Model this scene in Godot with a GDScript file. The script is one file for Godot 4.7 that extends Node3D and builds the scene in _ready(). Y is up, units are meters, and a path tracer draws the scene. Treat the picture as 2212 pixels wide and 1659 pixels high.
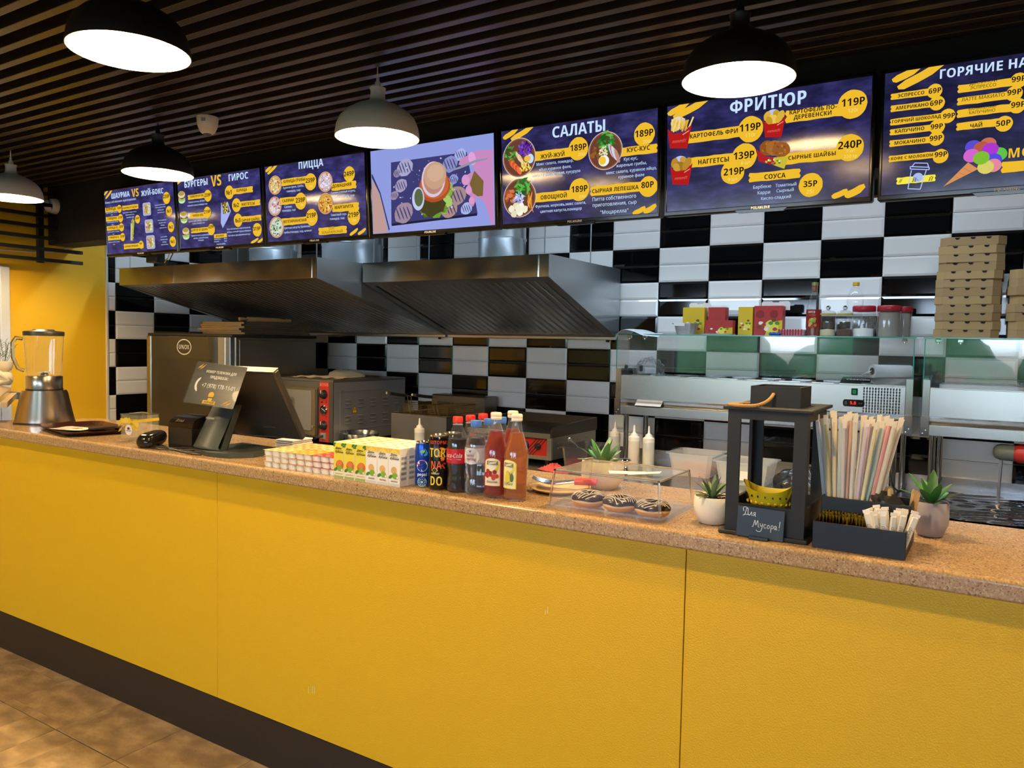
extends Node3D
# A fast-food counter: tiled kitchen wall, hoods and appliances behind, menu screens on a bulkhead, yellow counter in front.

class MB:
	var v := PackedVector3Array()
	var n := PackedVector3Array()
	var uv := PackedVector2Array()
	var col := PackedColorArray()
	var idx := PackedInt32Array()
	var xf := Transform3D()
	var cur := Color(1, 1, 1)
	func at(p: Vector3, rot := Vector3.ZERO, sc := Vector3.ONE) -> MB:
		xf = Transform3D(Basis.from_euler(rot) * Basis.from_scale(sc), p)
		return self
	func tri(a: Vector3, b: Vector3, c: Vector3, na: Vector3, nb: Vector3, nc: Vector3, ua := Vector2.ZERO, ub := Vector2.ZERO, uc := Vector2.ZERO) -> void:
		var k := v.size()
		var pa := xf * a
		var pb := xf * b
		var pc := xf * c
		var nb3 := xf.basis.inverse().transposed()
		var qa := (nb3 * na).normalized()
		var qb := (nb3 * nb).normalized()
		var qc := (nb3 * nc).normalized()
		var g := (pb - pa).cross(pc - pa)
		if g.dot(qa + qb + qc) > 0.0:
			v.append_array([pa, pc, pb])
			n.append_array([qa, qc, qb])
			uv.append_array([ua, uc, ub])
		else:
			v.append_array([pa, pb, pc])
			n.append_array([qa, qb, qc])
			uv.append_array([ua, ub, uc])
		col.append_array([cur, cur, cur])
		idx.append_array([k, k + 1, k + 2])
	func quad(a: Vector3, b: Vector3, c: Vector3, d: Vector3, nn: Vector3) -> MB:
		tri(a, b, c, nn, nn, nn, Vector2(0, 0), Vector2(1, 0), Vector2(1, 1))
		tri(a, c, d, nn, nn, nn, Vector2(0, 0), Vector2(1, 1), Vector2(0, 1))
		return self
	func flat(a: Vector3, b: Vector3, c: Vector3, out: Vector3) -> void:
		var g := (b - a).cross(c - a).normalized()
		if g.dot(out) < 0.0:
			g = -g
		tri(a, b, c, g, g, g)
	func box(c: Vector3, s: Vector3, ch := 0.0) -> MB:
		var h := s * 0.5
		if ch <= 0.0:
			for ax in 3:
				for sg in [-1.0, 1.0]:
					var nn := Vector3.ZERO
					nn[ax] = sg
					var u := (ax + 1) % 3
					var w := (ax + 2) % 3
					var p := []
					for q in [[-1, -1], [1, -1], [1, 1], [-1, 1]]:
						var r := Vector3.ZERO
						r[ax] = sg * h[ax]
						r[u] = q[0] * h[u]
						r[w] = q[1] * h[w]
						p.append(c + r)
					quad(p[0], p[1], p[2], p[3], nn)
			return self
		ch = minf(ch, minf(h.x, minf(h.y, h.z)) * 0.95)
		# chamfered: faces, edges, corners
		for ax in 3:
			var u := (ax + 1) % 3
			var w := (ax + 2) % 3
			for sg in [-1.0, 1.0]:
				var nn := Vector3.ZERO
				nn[ax] = sg
				var p := []
				for q in [[-1, -1], [1, -1], [1, 1], [-1, 1]]:
					var r := Vector3.ZERO
					r[ax] = sg * h[ax]
					r[u] = q[0] * (h[u] - ch)
					r[w] = q[1] * (h[w] - ch)
					p.append(c + r)
				quad(p[0], p[1], p[2], p[3], nn)
			for q in [[-1, -1], [1, -1], [1, 1], [-1, 1]]:
				var nn2 := Vector3.ZERO
				nn2[u] = q[0]
				nn2[w] = q[1]
				var r2 := []
				for e in [[-1, 0], [1, 0], [1, 1], [-1, 1]]:
					var r := Vector3.ZERO
					r[ax] = e[0] * (h[ax] - ch)
					r[u] = q[0] * (h[u] - (ch if e[1] == 1 else 0.0))
					r[w] = q[1] * (h[w] - (ch if e[1] == 0 else 0.0))
					r2.append(c + r)
				quad(r2[0], r2[1], r2[2], r2[3], nn2.normalized())
		for sx in [-1.0, 1.0]:
			for sy in [-1.0, 1.0]:
				for sz in [-1.0, 1.0]:
					var s3 := Vector3(sx, sy, sz)
					var a := c + s3 * Vector3(h.x, h.y - ch, h.z - ch)
					var b := c + s3 * Vector3(h.x - ch, h.y, h.z - ch)
					var d := c + s3 * Vector3(h.x - ch, h.y - ch, h.z)
					flat(a, b, d, s3)
		return self
	# b2: box between two corners
	func bb(x0: float, x1: float, y0: float, y1: float, z0: float, z1: float, ch := 0.0) -> MB:
		return box(Vector3((x0 + x1) / 2, (y0 + y1) / 2, (z0 + z1) / 2), Vector3(absf(x1 - x0), absf(y1 - y0), absf(z1 - z0)), ch)
	# lathe round the y axis, profile of (radius, height); smooth unless the profile bends sharply
	func lathe(prof: Array, segs := 20, arc0 := 0.0, arc1 := TAU, vmap := false) -> MB:
		var m := prof.size()
		var sn := []
		for i in m - 1:
			var d: Vector2 = prof[i + 1] - prof[i]
			sn.append(Vector2(d.y, -d.x).normalized())
		var tot := 0.0
		var lens := [0.0]
		for i in m - 1:
			tot += (prof[i + 1] - prof[i]).length()
			lens.append(tot)
		for i in m - 1:
			var n0: Vector2 = sn[i]
			var n1: Vector2 = sn[i]
			if i > 0 and sn[i - 1].dot(sn[i]) > 0.6:
				n0 = (sn[i - 1] + sn[i]).normalized()
			if i < m - 2 and sn[i + 1].dot(sn[i]) > 0.6:
				n1 = (sn[i + 1] + sn[i]).normalized()
			var p0: Vector2 = prof[i]
			var p1: Vector2 = prof[i + 1]
			for k in segs:
				var t0 := arc0 + (arc1 - arc0) * k / segs
				var t1 := arc0 + (arc1 - arc0) * (k + 1) / segs
				var c0 := Vector2(sin(t0), cos(t0))
				var c1 := Vector2(sin(t1), cos(t1))
				var a := Vector3(p0.x * c0.x, p0.y, p0.x * c0.y)
				var b := Vector3(p0.x * c1.x, p0.y, p0.x * c1.y)
				var c := Vector3(p1.x * c1.x, p1.y, p1.x * c1.y)
				var d := Vector3(p1.x * c0.x, p1.y, p1.x * c0.y)
				var na := Vector3(n0.x * c0.x, n0.y, n0.x * c0.y)
				var nb := Vector3(n0.x * c1.x, n0.y, n0.x * c1.y)
				var nc := Vector3(n1.x * c1.x, n1.y, n1.x * c1.y)
				var nd := Vector3(n1.x * c0.x, n1.y, n1.x * c0.y)
				var u0 := float(k) / segs
				var u1 := float(k + 1) / segs
				var w0: float = 1.0 - lens[i] / maxf(tot, 1e-6)
				var w1: float = 1.0 - lens[i + 1] / maxf(tot, 1e-6)
				if p0.x > 1e-6:
					tri(a, b, c, na, nb, nc, Vector2(u0, w0), Vector2(u1, w0), Vector2(u1, w1))
				if p1.x > 1e-6:
					tri(a, c, d, na, nc, nd, Vector2(u0, w0), Vector2(u1, w1), Vector2(u0, w1))
		return self
	func tube(pts: Array, r: float, segs := 8, caps := true, r1 := -1.0) -> MB:
		var m := pts.size()
		var side := Vector3.ZERO
		var rings := []
		var dirs := []
		for i in m:
			var d: Vector3 = (pts[mini(i + 1, m - 1)] - pts[maxi(i - 1, 0)]).normalized()
			if i == 0:
				side = d.cross(Vector3.UP)
				if side.length() < 0.05:
					side = d.cross(Vector3.RIGHT)
			side = (side - d * side.dot(d)).normalized()
			var up := side.cross(d).normalized()
			var rr := r if r1 < 0.0 else lerpf(r, r1, float(i) / (m - 1))
			var ring := []
			for k in segs:
				var t := TAU * k / segs
				ring.append([side * cos(t) + up * sin(t), rr])
			rings.append(ring)
			dirs.append(d)
		for i in m - 1:
			for k in segs:
				var k2 := (k + 1) % segs
				var na: Vector3 = rings[i][k][0]
				var nb: Vector3 = rings[i][k2][0]
				var nc: Vector3 = rings[i + 1][k2][0]
				var nd: Vector3 = rings[i + 1][k][0]
				var a: Vector3 = pts[i] + na * rings[i][k][1]
				var b: Vector3 = pts[i] + nb * rings[i][k2][1]
				var c: Vector3 = pts[i + 1] + nc * rings[i + 1][k2][1]
				var d: Vector3 = pts[i + 1] + nd * rings[i + 1][k][1]
				tri(a, b, c, na, nb, nc)
				tri(a, c, d, na, nc, nd)
		if caps:
			for e in [0, m - 1]:
				var nn: Vector3 = -dirs[0] if e == 0 else dirs[m - 1]
				for k in range(1, segs - 1):
					var p0: Vector3 = pts[e] + rings[e][0][0] * rings[e][0][1]
					var p1: Vector3 = pts[e] + rings[e][k][0] * rings[e][k][1]
					var p2: Vector3 = pts[e] + rings[e][k + 1][0] * rings[e][k + 1][1]
					tri(p0, p1, p2, nn, nn, nn)
		return self
	# polygon in the xy plane, from z0 to z1
	func prism(poly: PackedVector2Array, z0: float, z1: float, sides := true) -> MB:
		var t := Geometry2D.triangulate_polygon(poly)
		for i in range(0, t.size(), 3):
			var a := poly[t[i]]
			var b := poly[t[i + 1]]
			var c := poly[t[i + 2]]
			tri(Vector3(a.x, a.y, z1), Vector3(b.x, b.y, z1), Vector3(c.x, c.y, z1), Vector3(0, 0, 1), Vector3(0, 0, 1), Vector3(0, 0, 1))
			if sides:
				tri(Vector3(a.x, a.y, z0), Vector3(b.x, b.y, z0), Vector3(c.x, c.y, z0), Vector3(0, 0, -1), Vector3(0, 0, -1), Vector3(0, 0, -1))
		if sides:
			var area := 0.0
			for i in poly.size():
				var a := poly[i]
				var b := poly[(i + 1) % poly.size()]
				area += a.x * b.y - b.x * a.y
			var sg := 1.0 if area > 0 else -1.0
			for i in poly.size():
				var a := poly[i]
				var b := poly[(i + 1) % poly.size()]
				var d := b - a
				if d.length() < 1e-7:
					continue
				var nn := Vector3(d.y, -d.x, 0).normalized() * sg
				quad(Vector3(a.x, a.y, z0), Vector3(b.x, b.y, z0), Vector3(b.x, b.y, z1), Vector3(a.x, a.y, z1), nn)
		return self
	# a smooth surface from a function of (u, v) in 0..1
	func surf(f: Callable, nu: int, nv: int, flip := false) -> MB:
		var P := []
		for i in nu + 1:
			var row := []
			for j in nv + 1:
				row.append(f.call(float(i) / nu, float(j) / nv))
			P.append(row)
		var N := []
		for i in nu + 1:
			var row := []
			for j in nv + 1:
				var du: Vector3 = P[mini(i + 1, nu)][j] - P[maxi(i - 1, 0)][j]
				var dv: Vector3 = P[i][mini(j + 1, nv)] - P[i][maxi(j - 1, 0)]
				var g := du.cross(dv)
				if g.length() < 1e-12:
					g = Vector3.UP
				row.append(-g.normalized() if flip else g.normalized())
			N.append(row)
		for i in nu:
			for j in nv:
				tri(P[i][j], P[i + 1][j], P[i + 1][j + 1], N[i][j], N[i + 1][j], N[i + 1][j + 1], Vector2(float(i) / nu, float(j) / nv), Vector2(float(i + 1) / nu, float(j) / nv), Vector2(float(i + 1) / nu, float(j + 1) / nv))
				tri(P[i][j], P[i + 1][j + 1], P[i][j + 1], N[i][j], N[i + 1][j + 1], N[i][j + 1], Vector2(float(i) / nu, float(j) / nv), Vector2(float(i + 1) / nu, float(j + 1) / nv), Vector2(float(i) / nu, float(j + 1) / nv))
		return self
	func arrays(a: Array, how: Callable) -> MB:
		var pv: PackedVector3Array = a[Mesh.ARRAY_VERTEX]
		var pi: PackedInt32Array = a[Mesh.ARRAY_INDEX]
		for i in range(0, pi.size(), 3):
			var p: Array = how.call(pv[pi[i]])
			var q: Array = how.call(pv[pi[i + 1]])
			var r: Array = how.call(pv[pi[i + 2]])
			tri(p[0], q[0], r[0], p[1], q[1], r[1])
		return self
	func mesh() -> ArrayMesh:
		var a := []
		a.resize(Mesh.ARRAY_MAX)
		a[Mesh.ARRAY_VERTEX] = v
		a[Mesh.ARRAY_NORMAL] = n
		a[Mesh.ARRAY_TEX_UV] = uv
		a[Mesh.ARRAY_COLOR] = col
		a[Mesh.ARRAY_INDEX] = idx
		var m := ArrayMesh.new()
		m.add_surface_from_arrays(Mesh.PRIMITIVE_TRIANGLES, a)
		return m

var used := {}
var mats := {}
var fonts := {}
var texts := {}
var rng := RandomNumberGenerator.new()

func rr(a: float, b: float) -> float:
	return rng.randf_range(a, b)

func numbered(called: String) -> String:
	used[called] = used.get(called, -1) + 1
	return called if used[called] == 0 else "%s_%03d" % [called, used[called]]

func tag(o: Node, label: String, category: String, group := "", kind := "") -> void:
	o.set_meta("label", label)
	if category:
		o.set_meta("category", category)
	if group:
		o.set_meta("group", group)
	if kind:
		o.set_meta("kind", kind)

func thing(called: String, label: String, category: String, at := Vector3.ZERO, turn := 0.0, group := "") -> Node3D:
	var o := Node3D.new()
	o.name = numbered(called)
	add_child(o)
	o.position = at
	o.rotation.y = turn
	tag(o, label, category, group)
	return o

func part(parent: Node, called: String, b, m: Material, pos := Vector3.ZERO, rot := Vector3.ZERO) -> MeshInstance3D:
	var o := MeshInstance3D.new()
	o.name = called
	o.mesh = b.mesh() if b is MB else b
	o.material_override = m
	o.position = pos
	o.rotation = rot
	parent.add_child(o, true)
	return o

func solo(called: String, b, m: Material, label: String, category: String, pos := Vector3.ZERO, rot := Vector3.ZERO, group := "") -> MeshInstance3D:
	var o := part(self, numbered(called), b, m, pos, rot)
	tag(o, label, category, group)
	return o

func struct(called: String, b, m: Material, parent: Node = self) -> MeshInstance3D:
	var o := part(parent, called, b, m)
	if parent == self:
		o.set_meta("kind", "structure")
	return o

func copy(src: Node3D, called: String, label: String, at: Vector3, turn := 0.0, group := "") -> Node3D:
	var o: Node3D = src.duplicate()
	o.name = numbered(called)
	add_child(o)
	o.position = at
	o.rotation.y = turn
	o.set_meta("label", label)
	if group:
		o.set_meta("group", group)
	return o

func mb() -> MB:
	return MB.new()

func mat(hex: String, rough := 0.5, metal := 0.0, more := {}) -> StandardMaterial3D:
	var key := "%s|%.3f|%.3f|%s" % [hex, rough, metal, str(more)]
	if mats.has(key):
		return mats[key]
	var m := StandardMaterial3D.new()
	m.albedo_color = Color(hex)
	m.roughness = rough
	m.metallic = metal
	for k in more:
		m.set(k, more[k])
	mats[key] = m
	return m

func glassy(hex: String, a: float, rough := 0.02) -> StandardMaterial3D:
	if a < 0.2:
		a *= 0.3
	var m := mat(hex, rough, 0.0, {"transparency": BaseMaterial3D.TRANSPARENCY_ALPHA, "cull_mode": BaseMaterial3D.CULL_DISABLED})
	if m.albedo_color.a != a:
		var key := "%s|%f|%f" % [hex, a, rough]
		if not mats.has(key):
			var c := m.duplicate()
			c.albedo_color.a = a
			mats[key] = c
		return mats[key]
	return m

func solid_glass(hex: String, a := 0.0, scale := 0.05, rough := 0.0) -> StandardMaterial3D:
	var key := "sg%s|%f|%f|%f" % [hex, a, scale, rough]
	if not mats.has(key):
		var m := StandardMaterial3D.new()
		m.albedo_color = Color(hex)
		m.albedo_color.a = a
		m.roughness = rough
		m.refraction_enabled = true
		m.refraction_scale = scale
		mats[key] = m
	return mats[key]

func glow(hex: String, e := 1.0) -> StandardMaterial3D:
	var key := "glow%s|%f" % [hex, e]
	if not mats.has(key):
		var m := StandardMaterial3D.new()
		m.albedo_color = Color(0.02, 0.02, 0.02)
		m.emission_enabled = true
		m.emission = Color(hex)
		m.emission_energy_multiplier = e
		mats[key] = m
	return mats[key]

func painted() -> StandardMaterial3D:
	return mat("ffffff", 0.55, 0.0, {"vertex_color_use_as_albedo": true})

func lin(hex: String) -> Color:
	return Color(hex).srgb_to_linear()

func font(bold: bool, face := "Droid Sans") -> Font:
	var key := face + str(bold)
	if not fonts.has(key):
		var f := SystemFont.new()
		f.font_names = PackedStringArray([face])
		f.font_weight = 700 if bold else 400
		fonts[key] = f
	return fonts[key]

# glyph outlines of one line, centred on the origin: [arrays, width, height]
func glyphs(s: String, bold := true, face := "Droid Sans") -> Array:
	var key := s + str(bold) + face
	if not texts.has(key):
		var t := TextMesh.new()
		t.text = s
		t.font = font(bold, face)
		t.font_size = 48
		t.pixel_size = 0.01
		t.depth = 0.0
		t.curve_step = 3.0
		var a := t.get_mesh_arrays()
		var lo := Vector3(1e9, 1e9, 0)
		var hi := Vector3(-1e9, -1e9, 0)
		for p in a[Mesh.ARRAY_VERTEX]:
			lo = lo.min(p)
			hi = hi.max(p)
		texts[key] = [a, hi.x - lo.x, hi.y - lo.y, (lo + hi) / 2]
	return texts[key]

# text of a given width centred at (x, y), on the plane z of b's own axes; slant shears it
func text(b: MB, s: String, x: float, y: float, z: float, width: float, bold := true, slant := 0.0, face := "Droid Sans", stretch := 1.0) -> void:
	var g := glyphs(s, bold, face)
	if g[1] <= 0.0:
		return
	var k: float = width / g[1]
	var c: Vector3 = g[3]
	b.arrays(g[0], func(p): return [Vector3(x + (p.x - c.x + slant * (p.y - c.y)) * k, y + (p.y - c.y) * k * stretch, z), Vector3(0, 0, 1)])

# text wrapped round a cylinder of radius r about the y axis, centred at angle a (0 faces +z)
func text_round(b: MB, s: String, a: float, y: float, r: float, width: float, bold := true, slant := 0.0, face := "Droid Sans", stretch := 1.0) -> void:
	var g := glyphs(s, bold, face)
	var k: float = width / g[1]
	var c: Vector3 = g[3]
	b.arrays(g[0], func(p):
		var t: float = a + (p.x - c.x + slant * (p.y - c.y)) * k / r
		return [Vector3(sin(t) * r, y + (p.y - c.y) * k * stretch, cos(t) * r), Vector3(sin(t), 0, cos(t))])

func disc(x: float, y: float, rx: float, ry: float, seg := 24, wob := 0.0, turn := 0.0) -> PackedVector2Array:
	var p := PackedVector2Array()
	for i in seg:
		var t := TAU * i / seg
		var k := 1.0 + (rr(-wob, wob) if wob > 0.0 else 0.0)
		p.append(Vector2(x, y) + Vector2(cos(t) * rx * k, sin(t) * ry * k).rotated(turn))
	return p

func round_rect(x0: float, x1: float, y0: float, y1: float, r: float, seg := 4) -> PackedVector2Array:
	var p := PackedVector2Array()
	for q in [[x1 - r, y1 - r, 0.0], [x0 + r, y1 - r, PI / 2], [x0 + r, y0 + r, PI], [x1 - r, y0 + r, PI * 1.5]]:
		for i in seg + 1:
			var t: float = q[2] + PI / 2 * i / seg
			p.append(Vector2(q[0] + cos(t) * r, q[1] + sin(t) * r))
	return p

func noise_image(w: int, h: int, seed_: int, freq: float, fx := 1.0, fy := 1.0, oct := 4) -> Image:
	var f := FastNoiseLite.new()
	f.seed = seed_
	f.frequency = freq
	f.fractal_octaves = oct
	f.noise_type = FastNoiseLite.TYPE_SIMPLEX_SMOOTH
	var im := Image.create(w, h, false, Image.FORMAT_RGB8)
	for y in h:
		for x in w:
			var k := clampf(f.get_noise_2d(x * fx, y * fy) * 0.5 + 0.5, 0, 1)
			im.set_pixel(x, y, Color(k, k, k))
	return im

func tex(im: Image) -> ImageTexture:
	return ImageTexture.create_from_image(im)

const CX := 2.017
const TILE_W := 0.29907
const TILE_H := 0.1
const ROW0 := 2.1169
const CEIL := 2.493

func _ready() -> void:
	rng.seed = 11
	set_camera_and_light()
	make_materials()
	build_room()
	build_bulkhead_and_ceiling()
	build_lamps()
	build_screens()
	build_hoods()
	build_ovens()
	build_fryer_and_griddle()
	build_bench_items()
	build_topping_units()
	build_shelf_items()
	build_counter()
	build_counter_back_items()
	build_drinks()
	build_snacks()
	build_lantern_and_caddy()
	build_left_corner()

func set_camera_and_light() -> void:
	var cam := Camera3D.new()
	cam.name = "camera"
	cam.position = Vector3(CX, 1.55, 4.3506)
	cam.rotation_degrees = Vector3(-3.0876, 32.0113, 1.1107)
	cam.fov = 52.5517
	cam.near = 0.05
	cam.far = 60.0
	add_child(cam)
	var sky := ProceduralSkyMaterial.new()
	sky.sky_top_color = Color(0.42, 0.56, 0.80)
	sky.sky_horizon_color = Color(0.75, 0.82, 0.88)
	sky.ground_bottom_color = Color(0.25, 0.25, 0.22)
	sky.ground_horizon_color = Color(0.45, 0.46, 0.42)
	sky.sky_energy_multiplier = SKY_E
	sky.ground_energy_multiplier = SKY_E
	var env := Environment.new()
	env.background_mode = Environment.BG_SKY
	env.sky = Sky.new()
	env.sky.sky_material = sky
	env.tonemap_mode = Environment.TONE_MAPPER_LINEAR
	env.tonemap_exposure = 1.0
	env.sdfgi_enabled = true
	env.ssao_enabled = true
	env.ssil_enabled = true
	var we := WorldEnvironment.new()
	we.name = "world"
	we.environment = env
	add_child(we)
	# cool white battens over the kitchen, behind the bulkhead
	for x in [-2.0, 0.2, 1.6]:
		area_light("kitchen_batten_light", Vector3(x, 2.70, 0.95), Vector3(-PI / 2, 0, 0), Vector2(1.2, 0.10), Color(0.80, 0.90, 1.0), BATTEN_E)

const SKY_E := 4.0
const BATTEN_E := 1.25
const LAMP_E := 1.6

func area_light(called: String, at: Vector3, rot: Vector3, size: Vector2, color: Color, energy: float) -> AreaLight3D:
	var l := AreaLight3D.new()
	l.name = called
	l.position = at
	l.rotation = rot
	l.area_size = size
	l.light_color = color
	l.light_energy = energy
	l.area_range = 12.0
	l.area_attenuation = 2.0
	l.shadow_enabled = true
	add_child(l, true)
	return l

var M := {}

func make_materials() -> void:
	var s := mat("b9b4ab", 0.27, 1.0)
	M.steel = s
	M.steel_dark = mat("b9b4ab", 0.30, 1.0)
	M.steel_smooth = mat("cfccc6", 0.16, 1.0)
	# soft dents of thin sheet
	var dent := tex(noise_image(256, 256, 8, 0.012, 1.0, 1.0, 2))
	M.sheet = mat("c2bdb2", 0.20, 1.0, {"heightmap_enabled": true, "heightmap_texture": dent, "heightmap_scale": 0.9, "uv1_triplanar": true, "uv1_scale": Vector3(0.8, 0.8, 0.8), "resource_name": "hood sheet"})
	M.galv = mat("c0c5c8", 0.34, 0.9)
	M.chrome = mat("dedede", 0.06, 1.0)
	M.black = mat("14130f", 0.42)
	M.black_matt = mat("12110f", 0.75)
	M.black_gloss = mat("0b0b0b", 0.10)
	M.black_plastic = mat("191918", 0.38)
	M.white_plastic = mat("e8e6e0", 0.35)
	M.white_tile = mat("e6e4df", 0.10, 0.0, {"clearcoat_enabled": true, "clearcoat": 0.5})
	M.black_tile = mat("050505", 0.07)
	M.grout = mat("77746e", 0.9)
	var grain := noise_image(512, 512, 21, 0.09, 1, 1, 3)
	M.yellow = mat("e2b00c", 0.48, 0.0, {"heightmap_enabled": true, "heightmap_texture": tex(noise_image(512, 512, 31, 0.16, 1, 1, 2)), "heightmap_scale": 0.06, "uv1_triplanar": true, "uv1_world_triplanar": true, "uv1_scale": Vector3(2.2, 2.2, 2.2)})
	M.yellow_wall = mat("ecb812", 0.62, 0.0, {"heightmap_enabled": true, "heightmap_texture": tex(grain), "heightmap_scale": 0.05, "uv1_triplanar": true, "uv1_world_triplanar": true, "uv1_scale": Vector3(1.4, 1.4, 1.4)})
	M.plinth = mat("241c10", 0.5, 0.0, {"heightmap_enabled": true, "heightmap_texture": tex(grain), "heightmap_scale": 0.05, "uv1_triplanar": true, "uv1_world_triplanar": true, "uv1_scale": Vector3(2, 2, 2)})
	M.stone = mat("d9cdb8", 0.13, 0.0, {"albedo_texture": tex(quartz()), "uv1_triplanar": true, "uv1_world_triplanar": true, "uv1_scale": Vector3(2.6, 2.6, 2.6)})
	M.stone_edge = M.stone
	var fl := noise_image(512, 512, 5, 0.011, 1.0, 1.4, 6)
	var fi := Image.create(512, 512, false, Image.FORMAT_RGB8)
	for y in 512:
		for x in 512:
			var k := fl.get_pixel(x, y).r
			fi.set_pixel(x, y, Color("8c7350").lerp(Color("b79a6c"), clampf((k - 0.3) * 2.2, 0, 1)))
	M.floor = []
	for i in 4:
		M.floor.append(mat("ffffff", 0.42, 0.0, {"albedo_texture": tex(fi) if i == 0 else M.floor[0].albedo_texture, "heightmap_enabled": true, "heightmap_texture": tex(fl) if i == 0 else M.floor[0].heightmap_texture, "heightmap_scale": 0.5, "uv1_triplanar": true, "uv1_world_triplanar": true, "uv1_scale": Vector3(1.1, 1.1, 1.1), "uv1_offset": Vector3(0.37 * i, 0, 0.21 * i)}))
	M.slat = mat("2a251f", 0.34)
	M.ceiling_black = mat("0e0c0a", 0.8)
	M.white_paint = mat("dedbd2", 0.7)
	M.glass = glassy("d8efe6", 0.10)
	M.glass_edge = mat("2f8f78", 0.15, 0.0, {"transparency": 0})
	M.clear = glassy("f3f6f4", 0.07)
	M.acrylic = glassy("f2f2ee", 0.12)
	M.card = mat("b08f62", 0.75)
	M.wood = mat("c9a16b", 0.6)

func quartz() -> Image:
	var im := Image.create(768, 768, false, Image.FORMAT_RGB8)
	im.fill(Color("c2a480"))
	var cols := [Color("d6bd98"), Color("dcc8a6"), Color("b08d66"), Color("c9ae88"), Color("8f6d49"), Color("6e5136"), Color("e6d8bd"), Color("a9855f")]
	var wt := [0.22, 0.2, 0.16, 0.18, 0.09, 0.05, 0.06, 0.04]
	for i in 16000:
		var r := rng.randf()
		var c := 0
		while c < 7 and r > wt[c]:
			r -= wt[c]
			c += 1
		var rad := rng.randi_range(1, 4) if c != 5 else rng.randi_range(1, 3)
		var x := rng.randi_range(0, 767)
		var y := rng.randi_range(0, 767)
		for dy in range(-rad, rad + 1):
			for dx in range(-rad, rad + 1):
				if dx * dx + dy * dy <= rad * rad + (rng.randi() % 3) - 1:
					im.set_pixel((x + dx + 768) % 768, (y + dy + 768) % 768, cols[c])
	return im

func tile_mesh(w: float, h: float, bev := 0.011, proud := 0.004) -> ArrayMesh:
	# a bevelled wall tile: lies in the xy plane, its back at z = 0
	var b := mb()
	var t := 0.006
	var x := w / 2
	var y := h / 2
	var bx := minf(bev, x * 0.6)
	var o := [Vector3(-x, -y, t), Vector3(x, -y, t), Vector3(x, y, t), Vector3(-x, y, t)]
	var i := [Vector3(-x + bx, -y + bev, t + proud), Vector3(x - bx, -y + bev, t + proud), Vector3(x - bx, y - bev, t + proud), Vector3(-x + bx, y - bev, t + proud)]
	b.quad(i[0], i[1], i[2], i[3], Vector3(0, 0, 1))
	for k in 4:
		var k2 := (k + 1) % 4
		var nn: Vector3 = (o[k2] - o[k]).cross(i[k] - o[k]).normalized()
		b.quad(o[k], o[k2], i[k2], i[k], nn)
		var f := Vector3(0, 0, -t)
		var sn: Vector3 = Vector3(0, 0, 1).cross(o[k] - o[k2]).normalized()
		b.quad(o[k] + f, o[k2] + f, o[k2], o[k], sn)
	return b.mesh()

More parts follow.
